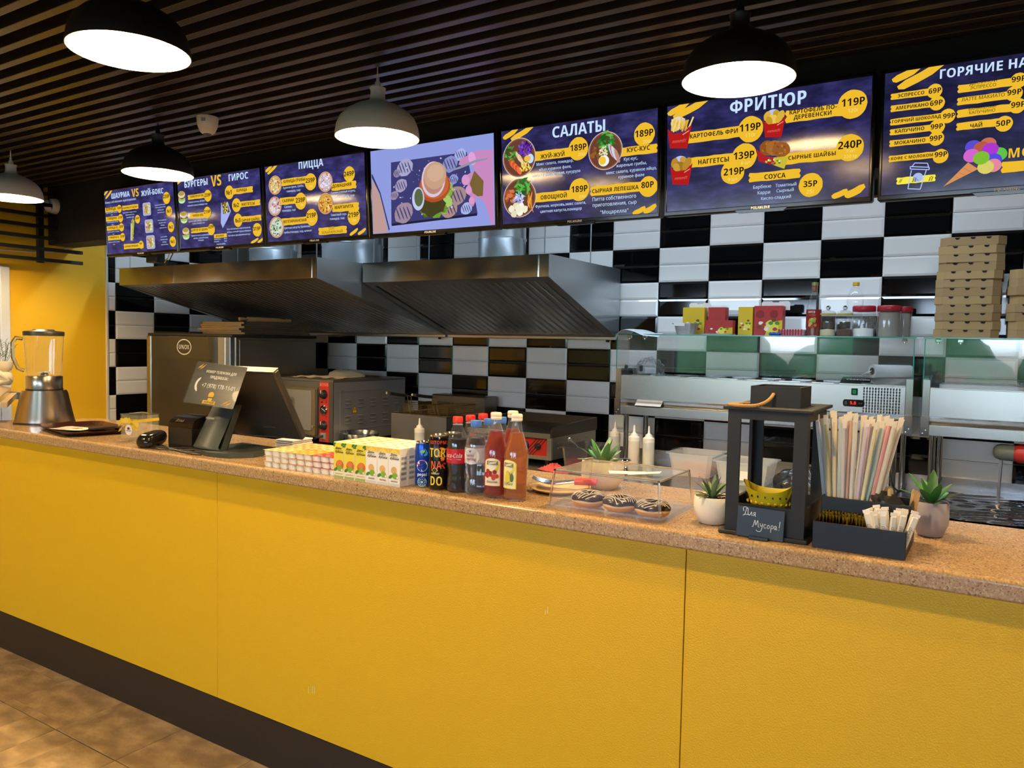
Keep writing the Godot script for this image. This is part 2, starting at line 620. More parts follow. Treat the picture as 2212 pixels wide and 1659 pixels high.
func build_room() -> void:
	# back wall, tiled in double courses like a chequerboard
	var bw := struct("wall_back", mb().bb(-3.6, 5.2, 0, 2.95, -0.2, -0.01), M.grout)
	var full := tile_mesh(TILE_W - 0.0022, TILE_H - 0.0022)
	var rest := {true: mb(), false: mb()}
	var shown := 0
	for r in range(-7, 13):
		var y := ROW0 - TILE_H * (r + 0.5)
		var j := floori(r / 2.0)
		for i in range(-11, 11):
			var x := TILE_W * (i + 0.5)
			var dark := posmod(i + j, 2) == 0
			if x < -3.31 or x - TILE_W / 2 > 3.2:
				continue
			var behind_hood: bool = x < -0.05 and y > 1.64 and y < 1.95
			var behind_oven: bool = x < -2.2 and y < 1.5 or x < -1.6 and y < 1.24
			var out_of_sight: bool = y > 2.45 or x > 2.45 or y < 0.9
			if behind_hood or behind_oven or out_of_sight or shown >= 292:
				var q: MB = rest[dark]
				q.at(Vector3(x, y, -0.01))
				var sx := TILE_W / 2 - 0.0011
				var sy := TILE_H / 2 - 0.0011
				q.bb(-sx, sx, -sy, sy, 0, 0.008, 0.003)
			else:
				shown += 1
				var o := part(bw, "tile", full, M.black_tile if dark else M.white_tile, Vector3(x, y, -0.01))
				o.rotation = Vector3(rr(-0.004, 0.004), rr(-0.004, 0.004), 0)
	for d in rest:
		var o := part(bw, "hidden_black_tiles" if d else "hidden_white_tiles", rest[d], M.black_tile if d else M.white_tile)
		o.set_meta("kind", "stuff")
	# kitchen end of the side wall: the same tiles, cut narrow at the free edge
	var sw := struct("wall_side", mb().bb(-3.5, -3.34, 0, 2.95, -0.01, 1.195), M.grout)
	var narrow := tile_mesh(0.054, TILE_H - 0.0022, 0.008)
	for r in range(-3, 13):
		var y := ROW0 - TILE_H * (r + 0.5)
		for k in range(-1, 4):
			var dark := posmod(k + floori(r / 2.0) - 2, 2) == 1
			var z := 1.1386 - TILE_W * (k + 0.5)
			if k == -1:
				z = 1.1386 + 0.028
			elif z < 0.1:
				continue
			part(sw, "tile", narrow if k == -1 else full, M.black_tile if dark else M.white_tile, Vector3(-3.34, y, z), Vector3(0, PI / 2, 0))
	struct("trim_1", mb().bb(-3.345, -3.322, 0, 2.95, 1.196, 1.214, 0.003), mat("cfc8ba", 0.5))
	# yellow part of the side wall, customers' side
	struct("wall_left", mb().bb(-3.5, -3.33, 0, 2.95, 1.214, 9.0), M.yellow_wall)
	struct("wall_right", mb().bb(5.0, 5.2, 0, 2.95, -0.2, 9.0), mat("cdbf9c", 0.7))
	# street front with two large windows
	var wf := struct("wall_front", mb().bb(-3.5, -2.6, 0, 2.95, 8.8, 9.0).bb(0.2, 1.0, 0, 2.95, 8.8, 9.0).bb(4.0, 5.2, 0, 2.95, 8.8, 9.0).bb(-2.6, 0.2, 0, 0.5, 8.8, 9.0).bb(-2.6, 0.2, 2.35, 2.95, 8.8, 9.0).bb(1.0, 4.0, 0, 0.5, 8.8, 9.0).bb(1.0, 4.0, 2.35, 2.95, 8.8, 9.0), mat("d8cba8", 0.7))
	var w := 1
	for q in [[-2.6, 0.2], [1.0, 4.0]]:
		var fr := mb()
		var mid: float = (q[0] + q[1]) / 2
		for x in [q[0], mid, q[1]]:
			fr.bb(x - 0.035, x + 0.035, 0.5, 2.35, 8.86, 8.93, 0.005)
		for y in [0.5, 2.35]:
			fr.bb(q[0], q[1], y - 0.035, y + 0.035, 8.86, 8.93, 0.005)
		var win := struct("window_%d" % w, fr, mat("3a3a3a", 0.4))
		for x in [q[0], mid]:
			part(win, "pane", mb().bb(x + 0.035, x + mid - q[0] - 0.035, 0.535, 2.315, 8.89, 8.896), M.clear)
		w += 1
	# floor: kitchen slab and the customers' square tiles
	var fl := struct("floor", mb().bb(-3.6, 5.2, -0.2, -0.008, -0.2, 9.2), mat("4a3a26", 0.9))
	part(fl, "kitchen_floor", mb().bb(-3.33, 5.0, -0.008, 0.0, 0.0, 2.3), mat("8a8378", 0.6))
	var P := 0.405
	var shapes := [mb().bb(-P / 2 + 0.0016, P / 2 - 0.0016, 0, 0.008, -P / 2 + 0.0016, P / 2 - 0.0016, 0.0012).mesh(), mb().bb(-P / 2 + 0.0016, P / 2 - 0.0016, 0, 0.0085, -P / 2 + 0.0016, P / 2 - 0.0016, 0.0012).mesh()]
	for iz in range(-1, 15):
		for ix in range(-6, 13):
			var x := -1.051 + P * (ix + 0.5)
			var z := 2.767 + P * (iz + 0.5)
			part(fl, "floor_tile", shapes[(ix + iz * 3 + 20) % 2], M.floor[posmod(ix * 3 + iz * 5, 4)], Vector3(x, -0.008, z))
	# outside: pavement and a clipped hedge that shows green in the reflections
	struct("pavement", mb().bb(-12, 14, -0.25, -0.15, 9.2, 24), mat("8b8982", 0.9))
	for i in 3:
		var h := mb()
		var x := -4.0 + i * 4.2
		h.surf(func(u, v):
			var t: float = (v - 0.5) * PI
			var a: float = u * TAU
			var k: float = 1.0 + 0.12 * sin(a * 7.0 + v * 9.0) + 0.10 * sin(a * 13.0 - v * 17.0)
			return Vector3(cos(t) * sin(a) * 1.9 * k, sin(t) * 1.15 * k + 1.0, cos(t) * cos(a) * 0.8 * k), 40, 20, true)
		solo("hedge_bush", h, mat("4f7a2c", 0.8), ["rounded green bush outside by the first window pane", "rounded green bush outside between both windows", "rounded green bush outside past the second window"][i], "bush", Vector3(x, -0.17, 14.0), Vector3.ZERO, "bushes outside the windows")

func build_bulkhead_and_ceiling() -> void:
	# kitchen ceiling, white, above the battens
	struct("ceiling_kitchen", mb().bb(-3.5, 5.2, 2.8, 2.95, -0.2, 1.43), M.white_paint)
	struct("ceiling_bulkhead", mb().bb(-3.33, 5.0, 2.128, 2.95, 1.43, 1.60, 0.003), mat("0d0c0b", 0.7))
	var ce := struct("ceiling", mb().bb(-3.5, 5.2, 2.66, 2.95, 1.60, 9.0), M.ceiling_black)
	var slat := mb().box(Vector3.ZERO, Vector3(8.3, 0.05, 0.0296), 0.0015).mesh()
	var k := 0
	var z := 1.645
	while z < 8.75:
		part(ce, "slat", slat, M.slat, Vector3(0.84, CEIL + 0.025, z), Vector3(0, rr(-0.0006, 0.0006), 0))
		z += 0.0802
		k += 1
	# cross rails that carry the slats
	for x in [-2.9, -1.6, -0.3, 1.0, 2.3, 3.6]:
		part(ce, "carrier_rail", mb().bb(x - 0.02, x + 0.02, 2.545, 2.575, 1.61, 8.75), M.ceiling_black)
		part(ce, "hanger", mb().bb(x - 0.004, x + 0.004, 2.575, 2.66, 3.0, 3.008), M.steel_dark)
	var n := 0
	for x in [-2.0, 0.2, 1.6]:
		var t := thing("led_batten", ["white strip light on the kitchen ceiling over the ovens", "white strip light on the kitchen ceiling over the griddle", "white strip light on the kitchen ceiling over the glass shelf"][n], "strip light", Vector3(x, 2.8, 0.95), 0.0, "kitchen strip lights")
		part(t, "housing", mb().bb(-0.62, 0.62, -0.06, 0, -0.06, 0.06, 0.006), M.white_plastic)
		part(t, "light_tube", mb().bb(-0.6, 0.6, -0.085, -0.06, -0.05, 0.05, 0.01), glow("dcebff", 6.0))
		n += 1

func lamp_parts(dark: bool) -> Dictionary:
	var prof := [Vector2(0.150, 0.0), Vector2(0.1495, 0.012), Vector2(0.145, 0.040), Vector2(0.133, 0.068), Vector2(0.112, 0.090), Vector2(0.080, 0.110), Vector2(0.050, 0.122), Vector2(0.030, 0.132), Vector2(0.0262, 0.142), Vector2(0.0255, 0.168), Vector2(0.0285, 0.172), Vector2(0.0285, 0.176), Vector2(0.010, 0.179), Vector2(0.0, 0.179)]
	var inner := []
	for i in range(8, -1, -1):
		var p: Vector2 = prof[i]
		inner.append(Vector2(maxf(p.x - 0.0022, 0.001), p.y - 0.0010 if i > 0 else 0.0))
	var d := {}
	d.shade = mb().lathe(prof, 48).mesh()
	inner.push_front(Vector2(0.0, 0.1415))
	d.inner = mb().lathe(inner, 48).lathe([Vector2(0.1478, 0.0), Vector2(0.150, 0.0)], 48).mesh()
	d.bulb = mb().lathe([Vector2(0, 0.045), Vector2(0.018, 0.049), Vector2(0.029, 0.062), Vector2(0.030, 0.076), Vector2(0.024, 0.092), Vector2(0.014, 0.106), Vector2(0.013, 0.112)], 20).mesh()
	d.socket = mb().lathe([Vector2(0, 0.112), Vector2(0.016, 0.112), Vector2(0.018, 0.14), Vector2(0, 0.14)], 16).mesh()
	d.cap = mb().lathe([Vector2(0.012, 0.178), Vector2(0.010, 0.196), Vector2(0.006, 0.200), Vector2(0.005, 0.214), Vector2(0, 0.214)], 16).mesh()
	return d

func build_lamps() -> void:
	var d := lamp_parts(true)
	var white := mat("d9d4c8", 0.45)
	var black := mat("1a1815", 0.42)
	var inside := mat("f4efe4", 0.5)
	var spots := [
		[Vector3(0.055, 2.286, 3.129), true, "black bell pendant lamp hanging by itself in front of the counter row"],
		[Vector3(1.382, 2.270, 2.208), true, "black bell pendant lamp in front of the fried food menu screen"],
		[Vector3(0.096, 2.268, 2.219), false, "white bell pendant lamp in front of the burger picture screen"],
		[Vector3(-1.226, 2.271, 2.200), true, "black bell pendant lamp in front of the burger and gyros menu screen"],
		[Vector3(-2.477, 2.262, 2.225), false, "white bell pendant lamp beside the slatted screen and yellow wall"],
		[Vector3(2.70, 2.270, 2.21), false, "white bell pendant lamp over the far end of the counter"],
		[Vector3(1.36, 2.286, 3.6), false, "white bell pendant lamp above the customers' floor"],
		[Vector3(-1.95, 2.286, 3.9), false, "white bell pendant lamp above the floor near the yellow wall"],
	]
	for q in spots:
		var t := thing("pendant_lamp", q[2], "pendant lamp", q[0], 0.0, "pendant lamps over the counter")
		part(t, "shade", d.shade, black if q[1] else white)
		part(t, "shade_lining", d.inner, inside)
		part(t, "socket", d.socket, M.white_plastic)
		part(t, "light_bulb", d.bulb, glow("fff0d2", 30.0))
		part(t, "cord_grip", d.cap, black if q[1] else white)
		var top: float = 2.66 - q[0].y
		part(t, "cord", mb().tube([Vector3(0, 0.205, 0), Vector3(0, top, 0)], 0.0032, 8), black if q[1] else white)
		var l := OmniLight3D.new()
		l.name = "pendant_light"
		l.position = q[0] + Vector3(0, 0.07, 0)
		l.light_color = Color(1.0, 0.86, 0.64)
		l.light_energy = LAMP_E
		l.light_size = 0.026
		l.omni_range = 14.0
		l.omni_attenuation = 2.0
		l.shadow_enabled = true
		add_child(l, true)

# what each menu screen shows, in millimetres from the screen's centre: t text, s strip, b price bubble, d brush stroke, g picture
const MENU := [
	[["d",-335,165,-284,195,16],["d",-321,143,-244,192,16],["t","ШАУРМА",-167,153,182,"w",1],["t","VS",-22,154,67,"y",1],["t","ЖУЙ-БОКС",138,148,207,"w",1],["t","Лаваш собственного приготовления",-174,118,310,"w",0],["s",-335,77,-184,26,"y"],["b",-188,75,23,"y"],["t","КУРИЦА",-270,78,98,"k",1],["t","189Р",-188,79,41,"k",1],["s",-331,23,-178,26,"y"],["b",-182,21,24,"y"],["t","ГОВЯДИНА",-265,24,98,"k",1],["t","219Р",-183,25,41,"k",1],["s",-328,-31,-175,26,"y"],["b",-179,-32,24,"y"],["t","КУРИЦА XL",-262,-31,99,"k",1],["t","289Р",-179,-28,42,"k",1],["s",-323,-88,-169,27,"y"],["b",-174,-89,24,"y"],["t","ГОВЯДИНА XL",-257,-87,99,"k",1],["t","319Р",-174,-85,42,"k",1],["t","Куриное филе, овощи,",-266,59,117,"w",0],["t","соус",-267,44,19,"w",0],["t","Говяжья котлета, овощи,",-264,3,117,"w",0],["t","соус",-266,-12,19,"w",0],["t","Куриное филе 2, овощи,",-262,-53,118,"w",0],["t","соус",-263,-68,19,"w",0],["t","Говядина котлета 2, овощи,",-262,-113,119,"w",0],["t","соус",-264,-128,19,"w",0],["s",-157,76,-3,26,"y"],["t","ШАУРМА ОТ ШЕФА",-80,75,140,"k",1],["t","Куриное филе, говядина, овощи,",-87,48,133,"w",0],["t","фирменный соус,",-85,34,85,"w",0],["t","картофель фри",-84,19,75,"w",0],["b",-17,4,24,"y"],["t","299Р",-16,9,35,"k",1],["g","wrap",-71,-51,65],["s",-167,-146,23,29,"y"],["b",3,-142,23,"y"],["t","СЫРНАЯ ЛЕПЕШКА",-91,-145,134,"k",1],["t","80Р",2,-135,23,"k",1],["g","tray",78,54,37],["g","tray",89,-42,38],["g","tray",95,-132,39],["b",265,101,33,"y"],["t","220Р",265,110,56,"k",1],["t","350г",267,88,25,"p",0],["b",280,28,28,"y"],["t","№1",281,29,34,"k",1],["b",290,-59,28,"y"],["t","№2",291,-59,34,"k",1],["b",298,-139,29,"y"],["t","№3",299,-139,34,"k",1],["t","Курица,картофель фри,",204,68,97,"w",0],["t","томаты,огурцы,кетчуп,",206,54,97,"w",0],["t","айсберг,соус",208,40,56,"w",0],["t","фирменный соус",210,26,65,"w",0],["t","Наггетсы куриные,",215,-17,79,"w",0],["t","картофель фри,",217,-31,65,"w",0],["t","айсберг,",219,-45,37,"w",0],["t","фирменный соус",221,-59,65,"w",0],["t","Сырные шайбы,",221,-109,61,"w",0],["t","картофель фри,",223,-124,66,"w",0],["t","айсберг,",225,-138,38,"w",0],["t","фирменный соус",227,-152,66,"w",0]],
	[["d",-352,165,-295,182,14],["t","БУРГЕРЫ",-173,158,195,"w",1],["t","VS",-6,156,83,"y",1],["t","ГИРОС",171,160,150,"w",1],["s",-247,88,-81,25,"y"],["b",-81,84,31,"y"],["s",-240,-12,-93,25,"y"],["b",-92,-2,30,"y"],["s",-236,-91,-67,25,"y"],["b",-68,-93,30,"y"],["t","ГАМБУРГЕР XXL",-171,90,118,"k",1],["t","239Р",-81,88,52,"k",1],["t","ЧИКЕН XXL",-169,-11,90,"k",1],["t","219Р",-91,2,52,"k",1],["t","БУРГЕР ОТ ШЕФА",-163,-89,135,"k",1],["t","329Р",-66,-78,50,"k",1],["g","burger",-302,95,36],["g","burger",-293,-13,35],["g","burger",-283,-101,35],["t","Говяжья котлета, айсберг,",-175,61,142,"w",0],["t","соленый огурец,помидор, сыр",-171,43,168,"w",0],["t","Куриное филе, айсберг, соленый",-172,-41,160,"w",0],["t","огурец, помидор, сыр",-170,-55,106,"w",0],["t","Говяжья котлета,сырная шайба,",-156,-118,163,"w",0],["t","айсберг, соленый огурец,",-156,-133,125,"w",0],["t","помидор",-156,-146,46,"w",0],["g","gyros",56,-23,69],["s",102,88,273,29,"y"],["b",93,87,35,"y"],["t","№1",93,87,41,"k",1],["s",153,19,323,28,"y"],["b",144,18,35,"y"],["t","№2",144,18,41,"k",1],["s",160,-57,326,28,"y"],["b",151,-59,34,"y"],["t","№3",151,-60,40,"k",1],["t","КУРИЦА",193,88,79,"k",1],["t","НАГГЕТСЫ",236,18,99,"k",1],["t","СЫРНАЯ ШАЙБА",247,-60,141,"k",1],["b",293,-116,34,"y"],["t","319Р",292,-110,55,"k",1],["t","Пита собственного приготовления,",154,-101,185,"w",0],["t","айсберг,соленый огурец,помидоры,",155,-116,189,"w",0],["t","картофель фри,фирменный соус",155,-134,173,"w",0],["s",-47,-130,55,20,"y"],["t","ДОБАВКИ",1,-131,66,"k",1],["t","Халапеньо",-21,-146,53,"w",0],["t","Яйцо",45,-146,24,"w",0],["t","Котлета",-27,-158,39,"w",0],["t","Сыр",45,-159,20,"w",0],["t","Сырная шайба",7,-173,71,"w",0],["d",241,-180,299,-161,16],["d",293,-180,337,-162,16]],
	[["d",-326,164,-272,192,18],["d",-313,151,-237,192,18],["t","ПИЦЦА",-8,165,164,"w",1],["s",-214,100,-25,33,"y"],["b",-16,87,40,"y"],["s",-232,10,-93,34,"y"],["b",-88,2,40,"y"],["s",-226,-90,-31,34,"y"],["b",-17,-80,40,"y"],["t","КУРИЦА-ГРИБЫ",-125,101,149,"k",1],["t","239Р",-16,94,62,"k",1],["t","530г",-13,66,27,"p",0],["t","САЛЯМИ",-174,12,81,"k",1],["t","239Р",-88,7,65,"k",1],["t","500г",-79,-17,26,"p",0],["t","ВЕГЕТАРИАНСКАЯ",-133,-89,160,"k",1],["t","219Р",-18,-70,64,"k",1],["t","500г",-15,-98,26,"p",0],["t","Куриное филе, грибы,",-133,73,144,"w",0],["t","помидор, сыр",-133,53,95,"w",0],["t","Салями,",-175,-19,54,"w",0],["t","помидор, сыр",-171,-38,94,"w",0],["t","Цветная капуста, броколли,",-118,-121,181,"w",0],["t","грибы,помидор, сыр, шпинат",-116,-142,194,"w",0],["t","Салями,соленый огурец,",195,22,153,"w",0],["t","грибы,помидор, сыр",196,1,138,"w",0],["t","Томатный соус,",162,-80,104,"w",0],["t","помидор, сыр",151,-99,93,"w",0],["g","pizza0",-262,93,46],["g","pizza1",-271,-9,47],["g","pizza2",-265,-112,52],["g","pizza3",82,78,47],["g","pizza4",78,-23,49],["s",123,49,275,34,"y"],["b",236,99,35,"y"],["t","ДОМАШНЯЯ",188,51,121,"k",1],["t","249Р",236,101,64,"k",1],["t","550г",244,73,25,"p",0],["s",123,-49,287,35,"y"],["b",255,-95,39,"y"],["t","МАРГАРИТА",197,-46,118,"k",1],["t","219Р",255,-86,65,"k",1],["t","500г",258,-112,27,"p",0],["s",27,-150,206,33,"y"],["t","СОУС",114,-140,38,"k",0],["t","БЕЛЫЙ/КРАСНЫЙ",115,-155,135,"k",0],["d",226,-178,278,-153,18],["d",277,-177,327,-156,18]],
	[],
	[["d",-324,157,-255,186,24],["d",-287,148,-185,186,26],["t","САЛАТЫ",15,153,224,"w",1],["s",-194,72,-18,36,"y"],["b",14,80,43,"y"],["t","ЖУЙ-ЖУЙ",-98,70,107,"k",1],["t","189Р",15,85,69,"k",1],["t","200г",30,58,32,"p",0],["s",189,47,330,32,"y"],["b",282,101,41,"y"],["t","КУС-КУС",260,52,90,"k",1],["t","189Р",282,105,70,"k",1],["t","200г",294,74,33,"p",0],["s",-192,-88,-2,36,"y"],["b",18,-73,43,"y"],["t","ОВОЩНОЙ",-94,-89,117,"k",1],["t","189Р",19,-70,69,"k",1],["t","200г",32,-99,31,"p",0],["s",68,-83,278,36,"y"],["b",298,-86,37,"y"],["t","СЫРНАЯ ЛЕПЕШКА",167,-84,188,"k",1],["t","80Р",296,-79,48,"k",1],["t","Микс салата, помидор,",-88,38,163,"w",0],["t","яйцо,куриное филе,",-87,17,143,"w",0],["t","капуста фиолетовая, кукуруза",-84,-3,213,"w",0],["t","Кус-кус,",230,19,54,"w",0],["t","жареные грибы,",232,-1,121,"w",0],["t","микс салата, куриное яйцо,",231,-23,199,"w",0],["t","куриное филе",232,-43,102,"w",0],["t","Фунчоза, морковь,микс салата,",-65,-124,223,"w",0],["t","цветная капуста,помидор",-63,-146,183,"w",0],["t","Питта собственного",163,-114,177,"w",0],["t","приготовления, сыр",164,-140,178,"w",0],["t","\"Моцарелла\"",164,-167,115,"w",0],["g","salad0",-250,75,77],["g","salad1",127,60,70],["g","salad2",-250,-82,77],["d",238,-180,288,-161,22],["d",281,-178,330,-156,24]],
	[["d",-331,157,-251,190,26],["d",-310,144,-185,189,30],["t","ФРИТЮР",15,151,248,"w",1],["s",-257,68,-68,37,"y"],["b",-39,71,43,"y"],["t","КАРТОФЕЛЬ ФРИ",-165,72,168,"k",1],["t","119Р",-40,78,70,"k",1],["t","110г",-38,52,34,"p",0],["s",77,96,248,38,"y"],["b",278,108,44,"y"],["t","КАРТОФЕЛЬ ПО-",160,108,145,"k",1],["t","ДЕРЕВЕНСКИ",159,89,116,"k",1],["t","119Р",280,115,68,"k",1],["t","120г",281,89,30,"p",0],["s",-245,-18,-81,35,"y"],["b",-58,-16,43,"y"],["b",-97,-64,41,"y"],["t","НАГГЕТСЫ",-164,-19,108,"k",1],["t","139Р",-59,-12,70,"k",1],["t","6 шт",-52,-37,32,"p",0],["t","219Р",-93,-62,69,"k",1],["t","9 шт",-96,-88,33,"p",0],["s",77,-39,248,36,"y"],["b",274,-25,42,"y"],["t","СЫРНЫЕ ШАЙБЫ",160,-35,146,"k",1],["t","240Р",274,-15,69,"k",1],["t","3 шт",277,-34,27,"p",0],["t","220 гр",277,-53,39,"p",0],["s",-39,-89,124,30,"y"],["t","СОУСА",45,-91,69,"k",1],["b",159,-130,38,"y"],["t","35Р",158,-126,43,"k",1],["t","25г",159,-151,25,"p",0],["t","Барбекю",4,-123,59,"w",0],["t","Томатный",81,-122,67,"w",0],["t","Карри",10,-143,41,"w",0],["t","Сырный",79,-141,55,"w",0],["t","Кисло-сладкий",50,-162,97,"w",0],["g","fries",-287,90,57],["g","wedges",39,80,47],["g","nuggets",-279,-41,52],["g","puck",37,-21,47],["d",225,-175,272,-158,22],["d",264,-176,323,-149,28]],
	[["d",-312,160,-235,190,26],["d",-296,136,-172,191,30],["t","ГОРЯЧИЕ НАПИТКИ",-14,160,341,"w",1],["s",-314,114,-203,19,"y"],["b",-197,114,21,"y"],["t","ЭСПРЕССО",-260,114,72,"k",1],["t","69Р",-196,115,33,"k",1],["s",-313,78,-197,19,"y"],["b",-189,78,21,"y"],["t","АМЕРИКАНО",-256,78,89,"k",1],["t","69Р",-191,79,33,"k",1],["s",-313,38,-165,19,"y"],["b",-160,37,21,"y"],["t","ГОРЯЧИЙ ШОКОЛАД",-243,39,132,"k",1],["t","99Р",-156,37,31,"k",1],["s",-313,8,-191,19,"y"],["b",-186,9,21,"y"],["t","КАПУЧИНО",-260,9,80,"k",1],["t","99Р",-187,10,32,"k",1],["s",-313,-26,-191,19,"y"],["b",-187,-25,21,"y"],["t","МОКАЧИНО",-258,-26,84,"k",1],["t","99Р",-188,-24,33,"k",1],["s",-313,-72,-177,19,"y"],["b",-174,-78,21,"y"],["t","КОФЕ С МОЛОКОМ",-251,-72,114,"k",1],["t","99Р",-173,-73,33,"k",1],["s",-135,110,9,22,"y"],["b",14,112,21,"y"],["t","99Р",14,116,34,"k",1],["t","ДВОЙНОЙ",-73,122,68,"k",0],["t","ЭСПРЕССО",-73,109,65,"k",0],["s",-135,74,1,22,"y"],["b",5,77,21,"y"],["t","99Р",5,81,34,"k",1],["t","ЛАТТЕ МАКИАТО",-72,78,108,"k",0],["s",-134,39,10,22,"y"],["b",14,42,21,"y"],["t","99Р",16,45,34,"k",1],["t","ВАНИЛЬНЫЙ",-72,50,68,"k",0],["t","КАПУЧИНО",-72,38,65,"k",0],["s",-134,2,-21,22,"y"],["b",-16,-4,22,"y"],["t","50Р",-18,-2,35,"k",1],["t","ЧАЙ",-85,2,30,"k",1],["g","cone",-84,-107,62],["g","cup",-233,-131,42],["s",-289,-141,-186,20,"l"],["t","#Жуй-Жуй",-237,-141,98,"i",1],["t","МОРОЖЕНОЕ",114,-89,230,"y",1],["s",-15,-127,220,30,"y"]],
]

func ink(c: String) -> Color:
	return {"w": lin("c9e2ff"), "y": lin("efbd31"), "k": lin("20180c"), "p": lin("fbe58a"), "l": lin("f6ea4a"), "i": lin("1a1208")}.get(c, Color.WHITE)

func poly(b: MB, p: PackedVector2Array, z: float, c: Color) -> void:
	b.cur = c
	b.prism(p, z, z, false)

func ragged(x0: float, x1: float, y: float, h: float) -> PackedVector2Array:
	# a brushed strip with frayed ends
	var p := PackedVector2Array()
	var n := 8
	for i in n + 1:
		p.append(Vector2(lerpf(x0, x1, float(i) / n), y - h / 2 + rr(-0.04, 0.04) * h))
	for i in range(1, 4):
		p.append(Vector2(x1 + (0.10 if i % 2 else -0.05) * h, y - h / 2 + h * i / 4.0))
	for i in n + 1:
		p.append(Vector2(lerpf(x1, x0, float(i) / n), y + h / 2 + rr(-0.04, 0.04) * h))
	for i in range(1, 4):
		p.append(Vector2(x0 + (-0.12 if i % 2 else 0.05) * h, y + h / 2 - h * i / 4.0))
	return p

func confetti(b: MB, x: float, y: float, rx: float, ry: float, z: float, cols: Array, n: int, s: float) -> void:
	for i in n:
		var a := rr(0, TAU)
		var q := sqrt(rng.randf())
		poly(b, disc(x + cos(a) * q * rx, y + sin(a) * q * ry, s * rr(0.5, 1.3), s * rr(0.4, 0.9), 7, 0.25, rr(0, PI)), z + i * 0.000002, lin(cols[rng.randi() % cols.size()]))

func leaves(b: MB, x: float, y: float, r: float, z: float, n: int) -> void:
	for i in n:
		var a := rr(0, TAU)
		var c := Vector2(x, y) + Vector2(cos(a), sin(a)) * r * sqrt(rng.randf())
		var l := r * rr(0.35, 0.65)
		var d := Vector2(l, 0).rotated(rr(0, TAU))
		var s := d.orthogonal() * 0.28
		poly(b, PackedVector2Array([c - d, c - d * 0.3 + s, c + d * 0.4 + s * 0.9, c + d, c + d * 0.4 - s * 0.9, c - d * 0.3 - s]), z + i * 0.000002, lin(["3f9a35", "2c7a2b", "63b54a", "1f5c22"][rng.randi() % 4]))

